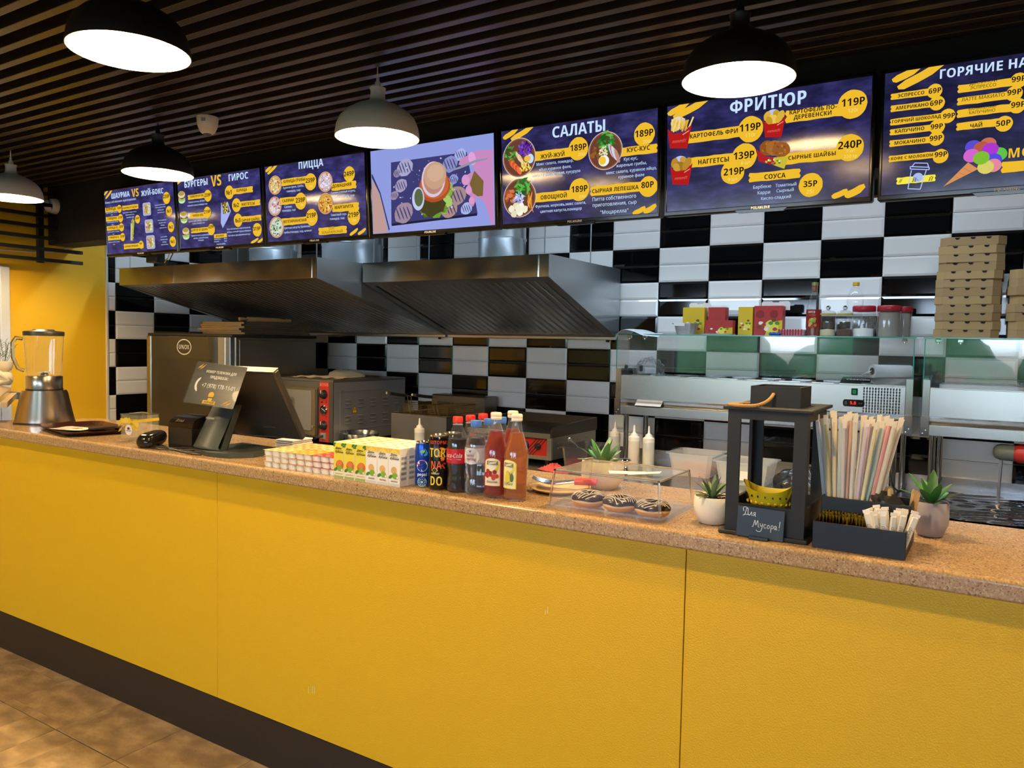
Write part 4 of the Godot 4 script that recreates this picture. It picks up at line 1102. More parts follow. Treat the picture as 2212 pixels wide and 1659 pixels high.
func build_hoods() -> void:
	make_hood("wide steel extraction hood over the tall glass oven and pizza oven", -3.10, -1.217, 1.25, 34)
	make_hood("smaller steel extraction hood over the fryer and griddle", -1.205, 0.060, 0.89, 23)
	var q := [[-0.58, 0.34, 0.145, "round galvanised duct rising from the smaller hood"], [-1.66, 0.50, 0.20, "thick galvanised duct at the pizza oven end of the wide hood"], [-2.43, 0.50, 0.165, "galvanised duct at the glass oven end of the wide hood"]]
	for e in q:
		var t := thing("ventilation_duct", e[3], "duct", Vector3(e[0], 2.0, e[1]), 0.0, "round ducts above the hoods")
		var r: float = e[2]
		part(t, "pipe", mb().lathe([Vector2(r, 0.0), Vector2(r, 0.16), Vector2(r + 0.004, 0.163), Vector2(r + 0.004, 0.172), Vector2(r, 0.175), Vector2(r, 0.48), Vector2(r + 0.004, 0.484), Vector2(r, 0.49), Vector2(r, 0.8)], 36), M.galv)
		part(t, "flange", mb().lathe([Vector2(r + 0.03, 0.001), Vector2(r + 0.03, 0.006), Vector2(r + 0.004, 0.008), Vector2(r, 0.03)], 36), M.galv)
		part(t, "foil_tape", mb().lathe([Vector2(r + 0.0012, 0.006), Vector2(r + 0.002, 0.02), Vector2(r + 0.0012, 0.038)], 36), M.chrome)

func build_ovens() -> void:
	# tall convection oven with a dark glass door
	var x0 := -3.03
	var x1 := -2.138
	var t := thing("convection_oven", "tall steel convection oven with dark glass door in the tiled corner", "oven", Vector3(0, 0, 0))
	part(t, "body", mb().bb(x0 + 0.004, x1, 0.62, 1.55, 0.36, 1.06, 0.006), mat("8d8676", 0.32, 1.0))
	part(t, "stand", mb().bb(x0 + 0.02, x0 + 0.06, 0, 0.62, 0.40, 0.44).bb(x1 - 0.06, x1 - 0.02, 0, 0.62, 0.40, 0.44).bb(x0 + 0.02, x0 + 0.06, 0, 0.62, 0.98, 1.02).bb(x1 - 0.06, x1 - 0.02, 0, 0.62, 0.98, 1.02).bb(x0 + 0.02, x1 - 0.02, 0.56, 0.62, 0.40, 1.02), M.steel)
	part(t, "top_cover", mb().bb(x0, x1 + 0.004, 1.548, 1.566, 0.36, 1.09, 0.004), mat("1b1a17", 0.4))
	part(t, "hinge_strip", mb().bb(x0, x0 + 0.05, 0.64, 1.548, 1.06, 1.10, 0.006), mat("a9a795", 0.3, 1.0))
	part(t, "frame_strip", mb().bb(x1 - 0.125, x1 - 0.05, 0.64, 1.548, 1.06, 1.10, 0.006), mat("b0a890", 0.3, 1.0))
	part(t, "corner_strip", mb().bb(x1 - 0.05, x1 - 0.004, 0.64, 1.548, 1.06, 1.098, 0.004), mat("8d9290", 0.3, 1.0))
	var door := part(t, "door", mb().bb(x0 + 0.05, x1 - 0.125, 0.64, 1.548, 1.06, 1.094, 0.003), mat("2a2c28", 0.06))
	part(door, "window_pane", mb().bb(x0 + 0.13, x1 - 0.2, 0.72, 1.40, 1.0941, 1.0955), mat("1f2226", 0.05))
	var lg := mb()
	lg.at(Vector3(-2.615, 1.475, 1.0945))
	var ring := PackedVector2Array()
	for i in 28:
		var a := TAU * i / 28
		ring.append(Vector2(cos(a) * 0.078, sin(a) * 0.053))
	for i in 28:
		var a := TAU * i / 28
		var b2 := TAU * (i + 1) / 28
		lg.quad(Vector3(cos(a) * 0.078, sin(a) * 0.053, 0.001), Vector3(cos(b2) * 0.078, sin(b2) * 0.053, 0.001), Vector3(cos(b2) * 0.070, sin(b2) * 0.046, 0.001), Vector3(cos(a) * 0.070, sin(a) * 0.046, 0.001), Vector3(0, 0, 1))
	text(lg, "UNOX", 0, 0, 0.001, 0.112, true)
	part(door, "badge", lg, mat("c9c2b2", 0.4))
	part(t, "side_panel", mb().bb(x1, x1 + 0.004, 0.66, 1.53, 0.40, 1.03, 0.002), mat("8d8676", 0.32, 1.0))
	# baking trays stacked on the oven
	var tray := mb()
	tray.bb(-0.21, 0.21, 0.0, 0.002, -0.28, 0.28)
	for s in [-1, 1]:
		tray.bb(s * 0.21, s * 0.215, 0.0, 0.011, -0.285, 0.285)
		tray.bb(-0.215, 0.215, 0.0, 0.011, s * 0.28, s * 0.285)
		tray.bb(-0.222, 0.222, 0.010, 0.012, s * 0.285, s * 0.292)
		tray.bb(s * 0.215, s * 0.222, 0.010, 0.012, -0.292, 0.292)
	var tm := tray.mesh()
	var names := ["lowest baking tray of the stack on the tall oven", "second lowest baking tray of the stack on the tall oven", "third baking tray up in the stack on the tall oven", "fourth baking tray up in the stack on the tall oven", "baking tray next to the top of the stack on the tall oven", "topmost baking tray of the stack on the tall oven"]
	for i in 6:
		solo("baking_tray", tm, mat("9a8f78", 0.4, 1.0), names[i], "tray", Vector3(-2.385 + rr(-0.02, 0.015), 1.567 + i * 0.0135, 0.70 + rr(-0.015, 0.015)), Vector3(0, rr(-0.05, 0.05), 0), "baking trays stacked on the oven")
	var pin := thing("rolling_pin", "wooden rolling pin lying on top of the stacked baking trays", "rolling pin", Vector3(-2.20, 1.567 + 6 * 0.0135 + 0.018, 0.76))
	pin.rotation = Vector3(PI / 2, 0, 0.10)
	part(pin, "roller", mb().lathe([Vector2(0, -0.13), Vector2(0.014, -0.13), Vector2(0.0165, -0.12), Vector2(0.0165, 0.14), Vector2(0.014, 0.145), Vector2(0, 0.145)], 16), M.wood)
	part(pin, "handle", mb().lathe([Vector2(0.008, 0.145), Vector2(0.012, 0.165), Vector2(0.014, 0.19), Vector2(0.012, 0.205), Vector2(0, 0.21)], 14), M.wood)
	part(pin, "handle", mb().lathe([Vector2(0, -0.2), Vector2(0.012, -0.195), Vector2(0.014, -0.18), Vector2(0.008, -0.13)], 14), M.wood)
	solo("dark_tray", mb().bb(-0.2, 0.2, 0, 0.004, -0.12, 0.12, 0.002).bb(-0.2, -0.19, 0.004, 0.012, -0.12, 0.12).bb(0.19, 0.2, 0.004, 0.012, -0.12, 0.12), mat("26231d", 0.5), "flat dark tray lying on the tall oven beside the tray stack", "tray", Vector3(-2.82, 1.567, 0.93))
	pizza_oven()

func pizza_oven() -> void:
	var t := thing("pizza_oven", "steel deck pizza oven with red control strip on the bench", "oven")
	var x0 := -2.10
	var x1 := -1.53
	var zf := 0.80
	var grey := mat("8f9096", 0.42, 0.35)
	part(t, "body", mb().bb(x0, x1 - 0.003, 0.91, 1.285, 0.10, zf - 0.004, 0.004), mat("7a7668", 0.38, 0.8))
	part(t, "top_cover", mb().bb(x0 - 0.002, x1, 1.272, 1.288, 0.095, zf, 0.003), mat("77736a", 0.4, 0.7))
	for x in [x0 + 0.05, x1 - 0.05]:
		for z in [0.16, zf - 0.06]:
			part(t, "foot", mb().at(Vector3(x, 0.88, z)).lathe([Vector2(0, 0), Vector2(0.02, 0), Vector2(0.016, 0.03), Vector2(0, 0.03)], 12), M.black_plastic)
	# door with its raised plate and small window
	var door := part(t, "door", mb().bb(x0 + 0.02, -1.665, 0.925, 1.235, zf - 0.006, zf + 0.012, 0.004), mat("8c8164", 0.35, 0.8))
	part(door, "door_plate", mb().bb(x0 + 0.03, -1.705, 0.955, 1.215, zf + 0.010, zf + 0.020, 0.003), mat("a8a494", 0.36, 0.7))
	var fr := mb()
	fr.at(Vector3(0, 0, 0))
	var o := round_rect(-2.06, -1.855, 1.005, 1.165, 0.022, 5)
	var i2 := round_rect(-2.045, -1.870, 1.020, 1.150, 0.016, 5)
	for k in o.size():
		var k2 := (k + 1) % o.size()
		fr.quad(Vector3(o[k].x, o[k].y, zf + 0.020), Vector3(o[k2].x, o[k2].y, zf + 0.020), Vector3(i2[k2].x, i2[k2].y, zf + 0.026), Vector3(i2[k].x, i2[k].y, zf + 0.026), Vector3(0, 0, 1))
	part(door, "window_rim", fr, mat("8f8872", 0.35, 0.8))
	part(door, "window_pane", mb().prism(i2, zf + 0.0195, zf + 0.021), mat("4a3a24", 0.12))
	part(door, "latch", mb().bb(-1.700, -1.668, 0.925, 1.225, zf + 0.012, zf + 0.022, 0.003), mat("8a7a58", 0.4, 0.7))
	part(door, "latch_screw", mb().at(Vector3(-1.684, 0.985, zf + 0.022), Vector3(PI / 2, 0, 0)).lathe([Vector2(0.011, 0), Vector2(0.010, 0.006), Vector2(0, 0.007)], 12), M.steel_smooth)
	# red control strip
	part(t, "control_strip", mb().bb(-1.648, -1.565, 0.89, 1.275, zf - 0.006, zf + 0.003, 0.001), mat("b2261a", 0.38))
	part(t, "end_strip", mb().bb(-1.565, x1, 0.89, 1.275, zf - 0.006, zf + 0.002, 0.001), mat("6a6760", 0.35, 0.8))
	var pr := mb()
	pr.at(Vector3(0, 0, 0))
	pr.cur = lin("d9775e")
	pr.prism(round_rect(-1.642, -1.572, 1.245, 1.268, 0.006), zf + 0.0035, zf + 0.0036, false)
	pr.cur = lin("a81f14")
	text(pr, "SGS", -1.607, 1.2565, zf + 0.0042, 0.052, true)
	pr.cur = lin("2a0f0a")
	pr.bb(-1.635, -1.615, 1.14, 1.15, zf + 0.003, zf + 0.0036)
	pr.bb(-1.592, -1.584, 1.14, 1.15, zf + 0.003, zf + 0.0036)
	pr.bb(-1.592, -1.584, 1.05, 1.058, zf + 0.003, zf + 0.0036)
	pr.cur = lin("e8b8a8")
	text(pr, "C E", -1.587, 0.905, zf + 0.0042, 0.018, false)
	part(t, "strip_print", pr, painted())
	for y in [1.195, 0.997]:
		var kn := part(t, "control_knob", mb().at(Vector3(-1.607, y, zf + 0.003), Vector3(PI / 2, 0, 0)).lathe([Vector2(0.030, 0), Vector2(0.029, 0.006), Vector2(0.024, 0.010), Vector2(0.022, 0.026), Vector2(0.018, 0.029), Vector2(0, 0.029)], 20), M.black_plastic)
		part(kn, "pointer", mb().bb(-1.609, -1.605, y + 0.006, y + 0.026, zf + 0.028, zf + 0.034), mat("d8d2c8", 0.5))
	var ga := part(t, "thermometer", mb().at(Vector3(-1.607, 1.096, zf + 0.003), Vector3(PI / 2, 0, 0)).lathe([Vector2(0.031, 0), Vector2(0.031, 0.008), Vector2(0.027, 0.010), Vector2(0.026, 0.006)], 24), M.chrome)
	part(ga, "dial", mb().at(Vector3(-1.607, 1.096, zf + 0.007), Vector3(PI / 2, 0, 0)).lathe([Vector2(0.0265, 0), Vector2(0, 0.0)], 24), mat("23241f", 0.25))
	part(ga, "needle", mb().at(Vector3(-1.607, 1.096, zf + 0.0075), Vector3(0, 0, -0.5)).bb(-0.018, 0.02, -0.0012, 0.0012, 0, 0.001), mat("d8d8d0", 0.4))
	part(t, "switch", mb().bb(-1.630, -1.585, 0.908, 0.95, zf + 0.002, zf + 0.012, 0.002), mat("86857e", 0.4))
	part(t, "plug", mb().tube([Vector3(-1.607, 0.93, zf + 0.012), Vector3(-1.615, 0.927, zf + 0.03), Vector3(-1.632, 0.918, zf + 0.035), Vector3(-1.66, 0.908, zf + 0.03)], 0.007, 8), M.black_plastic)
	# side sheet with pressed louvres and the voltage sign
	part(t, "side_sheet", mb().bb(x1 - 0.003, x1, 0.89, 1.272, 0.10, zf - 0.006), grey)
	var em := mb()
	for q in [[0.165, 0.735, 1.212, 1.215], [0.165, 0.735, 0.962, 0.965]]:
		em.bb(x1, x1 + 0.0025, q[2], q[3] + 0.002, q[0], q[1])
	for z in [0.165, 0.735]:
		em.bb(x1, x1 + 0.0025, 0.962, 1.217, z, z + 0.004)
	part(t, "pressed_border", em, grey)
	var lv := mb().at(Vector3.ZERO).surf(func(u, v): return Vector3(0.008 * sin(PI * v) * (1.0 - 0.3 * absf(u * 2 - 1)), 0.009 * (v - 0.5), 0.05 * (u - 0.5)), 6, 4).mesh()
	for c in 5:
		for r in 6:
			var y: float = [1.155, 1.131, 1.107, 1.049, 1.025, 1.001][r]
			part(t, "louvre", lv, grey, Vector3(x1, y, 0.671 - c * 0.119))
	var ws := part(t, "warning_sign", mb().at(Vector3(x1 + 0.0005, 1.09, 0.607), Vector3(0, PI / 2, 0)).prism(PackedVector2Array([Vector2(-0.026, -0.022), Vector2(0.026, -0.022), Vector2(0, 0.026)]), 0, 0.001), mat("1a1408", 0.5))
	part(ws, "yellow_field", mb().at(Vector3(x1 + 0.0016, 1.09, 0.607), Vector3(0, PI / 2, 0)).prism(PackedVector2Array([Vector2(-0.0215, -0.0195), Vector2(0.0215, -0.0195), Vector2(0, 0.0215)]), 0, 0.0004), mat("e5b41a", 0.5))
	part(ws, "lightning_mark", mb().at(Vector3(x1 + 0.0021, 1.087, 0.607), Vector3(0, PI / 2, 0)).prism(PackedVector2Array([Vector2(0.001, 0.013), Vector2(-0.005, -0.001), Vector2(-0.0005, -0.001), Vector2(-0.003, -0.013), Vector2(0.005, 0.003), Vector2(0.0005, 0.003), Vector2(0.004, 0.013)]), 0, 0.0004), mat("1a1408", 0.5))
	# cloths left on top
	var cl := mb().surf(func(u, v): return Vector3((u - 0.5) * 0.40 + 0.02 * sin(v * 9.0), 0.006 + 0.004 * sin(u * 23.0 + v * 5.0) * sin(v * 17.0), (v - 0.5) * 0.24 + 0.015 * sin(u * 7.0)), 30, 16, true)
	cl.surf(func(u, v): return Vector3((u - 0.5) * 0.40 + 0.02 * sin(v * 9.0), 0.0005, (v - 0.5) * 0.24 + 0.015 * sin(u * 7.0)), 10, 6)
	solo("dish_towel", cl, mat("b9a98a", 0.9, 0.0, {"rim_enabled": true, "rim": 0.3}), "beige towel spread flat on top of the pizza oven", "towel", Vector3(-1.80, 1.288, 0.60), Vector3(0, 0.15, 0), "towels on the pizza oven")
	var lump := mb().surf(func(u, v):
		var a: float = u * TAU
		var k: float = 1.0 + 0.10 * sin(a * 3.0 + 1.0) + 0.05 * sin(a * 7.0)
		var h: float = 0.045 * pow(sin(PI * 0.5 * (1.0 - v)), 0.6) * (1.0 + 0.12 * sin(a * 5.0 + v * 6.0))
		return Vector3(cos(a) * 0.13 * k * sin(PI * 0.5 * (0.15 + 0.85 * v)), h, sin(a) * 0.08 * k * sin(PI * 0.5 * (0.15 + 0.85 * v))), 36, 12, false)
	solo("folded_towel", lump, mat("bcae90", 0.9, 0.0, {"rim_enabled": true, "rim": 0.3}), "crumpled beige towel bunched at the back of the pizza oven top", "towel", Vector3(-1.86, 1.288, 0.34), Vector3(0, 0.3, 0), "towels on the pizza oven")

func build_fryer_and_griddle() -> void:
	# the bench
	var be := thing("steel_bench", "long steel work bench along the tiled back wall", "bench")
	part(be, "bench_top", mb().bb(-2.12, 3.2, 0.845, 0.88, 0.004, 0.92, 0.004), mat("9aa2ab", 0.22, 1.0))
	part(be, "upstand", mb().bb(-2.12, 3.2, 0.88, 0.93, 0.002, 0.012), M.steel)
	for x in [-2.05, -0.9, 0.3, 1.5, 2.7]:
		for z in [0.06, 0.86]:
			part(be, "leg", mb().bb(x - 0.02, x + 0.02, 0, 0.845, z - 0.02, z + 0.02), M.steel)
	# fryer with two baskets
	var t := thing("deep_fryer", "steel bench deep fryer with two hanging wire baskets", "fryer")
	var x0 := -1.224
	var x1 := -0.79
	var body := mat("8a8a88", 0.36, 0.9)
	part(t, "front_panel", mb().bb(x0, x1, 0.885, 1.085, 0.585, 0.60, 0.002), body)
	part(t, "side_panel", mb().bb(x0, x0 + 0.01, 0.885, 1.085, 0.05, 0.585), body)
	part(t, "side_panel", mb().bb(x1 - 0.01, x1, 0.885, 1.085, 0.05, 0.585), body)
	part(t, "back_panel", mb().bb(x0 + 0.01, x1 - 0.01, 0.885, 1.085, 0.05, 0.06), body)
	part(t, "rim", mb().bb(x0, x1, 1.083, 1.089, 0.565, 0.60, 0.001).bb(x0, x0 + 0.025, 1.083, 1.089, 0.19, 0.565, 0.001).bb(x1 - 0.025, x1, 1.083, 1.089, 0.19, 0.565, 0.001), M.steel)
	part(t, "oil_pan", mb().bb(x0 + 0.01, x1 - 0.01, 0.99, 1.0, 0.06, 0.585), mat("2a2013", 0.15))
	part(t, "control_head", mb().bb(x0, x1, 1.06, 1.186, 0.04, 0.19, 0.004), mat("77746a", 0.35, 0.9))
	part(t, "head_top", mb().bb(x0 + 0.006, x1 - 0.006, 1.186, 1.190, 0.045, 0.186, 0.001), mat("2b261c", 0.3, 0.5))
	var wire := mat("8a7443", 0.4, 0.9)
	for k in 2:
		var cx := x0 + 0.115 + k * 0.20
		var bk := part(t, "basket", mb(), wire) if false else null
		var f := mb()
		var bx := 0.085
		var z0 := 0.25
		var z1 := 0.53
		var yb := 1.05
		var yt := 1.145
		for y in [yb, yt]:
			f.tube([Vector3(cx - bx, y, z0), Vector3(cx + bx, y, z0), Vector3(cx + bx, y, z1), Vector3(cx - bx, y, z1), Vector3(cx - bx, y, z0)], 0.0028, 6)
		var g := mb()
		for i in 15:
			var x := cx - bx + 2 * bx * i / 14.0
			for z in [z0, z1]:
				g.bb(x - 0.0006, x + 0.0006, yb, yt, z - 0.0006, z + 0.0006)
			g.bb(x - 0.0006, x + 0.0006, yb - 0.0006, yb + 0.0006, z0, z1)
		for i in 22:
			var z := z0 + (z1 - z0) * i / 21.0
			for x in [cx - bx, cx + bx]:
				g.bb(x - 0.0006, x + 0.0006, yb, yt, z - 0.0006, z + 0.0006)
			g.bb(cx - bx, cx + bx, yb - 0.0006, yb + 0.0006, z - 0.0006, z + 0.0006)
		for i in 9:
			var y := yb + (yt - yb) * i / 8.0
			for z in [z0, z1]:
				g.bb(cx - bx, cx + bx, y - 0.0006, y + 0.0006, z - 0.0006, z + 0.0006)
			for x in [cx - bx, cx + bx]:
				g.bb(x - 0.0006, x + 0.0006, y - 0.0006, y + 0.0006, z0, z1)
		# bent wires to the handle
		for s in [-0.014, 0.014]:
			f.tube([Vector3(cx + s, 1.088, z1 + 0.004), Vector3(cx + s - 0.01, 1.14, z1 + 0.012), Vector3(cx + s - 0.014, 1.196, z1 + 0.016), Vector3(cx + s * 0.6 - 0.02, 1.204, z1 + 0.05)], 0.0026, 6)
		var ba := part(t, "basket", f, wire)
		part(ba, "wire_mesh", g, wire)
		part(ba, "handle", mb().tube([Vector3(cx - 0.018, 1.203, z1 + 0.04), Vector3(cx - 0.028, 1.208, z1 + 0.09), Vector3(cx - 0.04, 1.220, z1 + 0.17)], 0.0105, 10), M.black_plastic)
		part(ba, "handle_tip", mb().tube([Vector3(cx - 0.04, 1.220, z1 + 0.17), Vector3(cx - 0.045, 1.2235, z1 + 0.195)], 0.008, 10), M.steel_smooth)
	# griddle
	var gr := thing("griddle", "steel bench griddle with black plate and red control panel", "griddle")
	x0 = -0.60
	x1 = -0.034
	var st := mat("8f8c84", 0.36, 0.9)
	part(gr, "body", mb().bb(x0, x1, 0.905, 1.032, 0.10, 0.635, 0.003), st)
	part(gr, "front_lip", mb().bb(x0, x1 + 0.001, 1.022, 1.05, 0.635, 0.655, 0.003), mat("b5b09a", 0.3, 0.9))
	part(gr, "corner_post", mb().bb(x1 - 0.028, x1 + 0.001, 0.905, 1.022, 0.635, 0.655, 0.003), mat("bcb8a6", 0.3, 0.9))
	part(gr, "bottom_rail", mb().bb(x0, x1 - 0.028, 0.905, 0.925, 0.635, 0.655, 0.002), mat("bcb8a6", 0.3, 0.9))
	var rp := part(gr, "control_panel", mb().bb(x0 + 0.02, x1 - 0.028, 0.925, 1.022, 0.634, 0.641), mat("9c1f16", 0.35))
	var ln := mb()
	for i in 4:
		ln.at(Vector3(-0.175 + i * 0.020, 0.973, 0.6415), Vector3(0, 0, -0.75))
		ln.bb(-0.0022, 0.0022, -0.075, 0.062, 0, 0.0008)
	part(rp, "black_stripes", ln, M.black)
	for x in [-0.212, -0.123, -0.45]:
		var r := 0.030 if x < -0.2 else 0.018
		part(gr, "knob", mb().at(Vector3(x, 0.975, 0.641), Vector3(PI / 2, 0, 0)).lathe([Vector2(r, 0), Vector2(r * 0.95, 0.010), Vector2(r * 0.7, 0.014), Vector2(r * 0.62, 0.026), Vector2(0, 0.027)], 18), M.black_plastic)
	var black_iron := mat("1d1710", 0.35, 0.4)
	part(gr, "hot_plate", mb().bb(x0 + 0.004, x1 - 0.004, 1.032, 1.052, 0.11, 0.63, 0.002), black_iron)
	var iron := mat("3b352c", 0.42, 0.7)
	part(gr, "side_guard", side_prism(mb(), [[0.10, 1.03], [0.655, 1.03], [0.655, 1.072], [0.62, 1.088], [0.10, 1.106]], x1 - 0.006, x1 + 0.006), iron)
	part(gr, "side_guard", side_prism(mb(), [[0.10, 1.03], [0.655, 1.03], [0.655, 1.072], [0.62, 1.088], [0.10, 1.106]], x0 - 0.006, x0 + 0.006), iron)
	part(gr, "back_guard", mb().bb(x0, x1, 1.03, 1.106, 0.098, 0.108), iron)
	for x in [x0 + 0.05, x1 - 0.05]:
		for z in [0.15, 0.60]:
			part(gr, "foot", mb().at(Vector3(x, 0.88, z)).lathe([Vector2(0, 0), Vector2(0.018, 0), Vector2(0.015, 0.025), Vector2(0, 0.025)], 12), M.black_plastic)
	var lo := mb().bb(0, 0.004, -0.004, 0.004, -0.018, 0.018, 0.001).mesh()
	for c in 4:
		for r in 2:
			part(gr, "louvre", lo, st, Vector3(x1, 0.995 - r * 0.03, 0.56 - c * 0.115))

func squeeze_bottle(called_label: String, at: Vector3, fill: Material, level: float, h: float) -> void:
	var t := thing("squeeze_bottle", called_label, "bottle", at, 0.0, "sauce squeeze bottles")
	var r := 0.031
	part(t, "bottle_body", mb().lathe([Vector2(0, 0), Vector2(r - 0.003, 0), Vector2(r, 0.004), Vector2(r, h - 0.01), Vector2(r * 0.92, h), Vector2(r * 0.6, h + 0.003)], 22), glassy("eae8de", 0.55, 0.24))
	part(t, "sauce", mb().lathe([Vector2(0, 0.003), Vector2(r - 0.003, 0.004), Vector2(r - 0.0025, h * level), Vector2(0, h * level)], 22), fill)
	part(t, "cap", mb().lathe([Vector2(r * 0.98, h - 0.012), Vector2(r * 0.98, h + 0.012), Vector2(r * 0.75, h + 0.016), Vector2(r * 0.6, h + 0.022), Vector2(r * 0.55, h + 0.030)], 20), mat("e5e0d0", 0.5))
	part(t, "nozzle", mb().lathe([Vector2(r * 0.55, h + 0.030), Vector2(r * 0.3, h + 0.034), Vector2(0.006, h + 0.042), Vector2(0.004, h + 0.075), Vector2(0, h + 0.076)], 14), mat("eae6d8", 0.45))

func open_pan(x: float, z: float, h: float, wall := 0.0015, rim := 0.012, slope := 0.012) -> MB:
	# a gastronorm-like pan about the origin: outer and inner walls, floor and rim
	var b := mb()
	var o := round_rect(-x, x, -z, z, 0.02, 4)
	var i := round_rect(-x + slope, x - slope, -z + slope, z - slope, 0.018, 4)
	var e := round_rect(-x - rim, x + rim, -z - rim, z + rim, 0.026, 4)
	var n := o.size()
	for k in n:
		var k2 := (k + 1) % n
		var out := Vector3(o[k].x + o[k2].x, 0, o[k].y + o[k2].y).normalized()
		b.quad(Vector3(o[k].x, h, o[k].y), Vector3(o[k2].x, h, o[k2].y), Vector3(i[k2].x, 0, i[k2].y), Vector3(i[k].x, 0, i[k].y), out)
		b.quad(Vector3(o[k].x - out.x * wall, h, o[k].y - out.z * wall), Vector3(o[k2].x - out.x * wall, h, o[k2].y - out.z * wall), Vector3(i[k2].x - out.x * wall, wall, i[k2].y - out.z * wall), Vector3(i[k].x - out.x * wall, wall, i[k].y - out.z * wall), -out)
		b.quad(Vector3(o[k].x, h, o[k].y), Vector3(o[k2].x, h, o[k2].y), Vector3(e[k2].x, h, e[k2].y), Vector3(e[k].x, h, e[k].y), Vector3.UP)
		b.quad(Vector3(e[k].x, h, e[k].y), Vector3(e[k2].x, h, e[k2].y), Vector3(e[k2].x, h - 0.004, e[k2].y), Vector3(e[k].x, h - 0.004, e[k].y), out)
		b.tri(Vector3(i[k].x, 0, i[k].y), Vector3(i[k2].x, 0, i[k2].y), Vector3.ZERO, Vector3.DOWN, Vector3.DOWN, Vector3.DOWN)
		b.tri(Vector3(i[k].x, wall, i[k].y), Vector3(i[k2].x, wall, i[k2].y), Vector3(0, wall, 0), Vector3.UP, Vector3.UP, Vector3.UP)
	return b

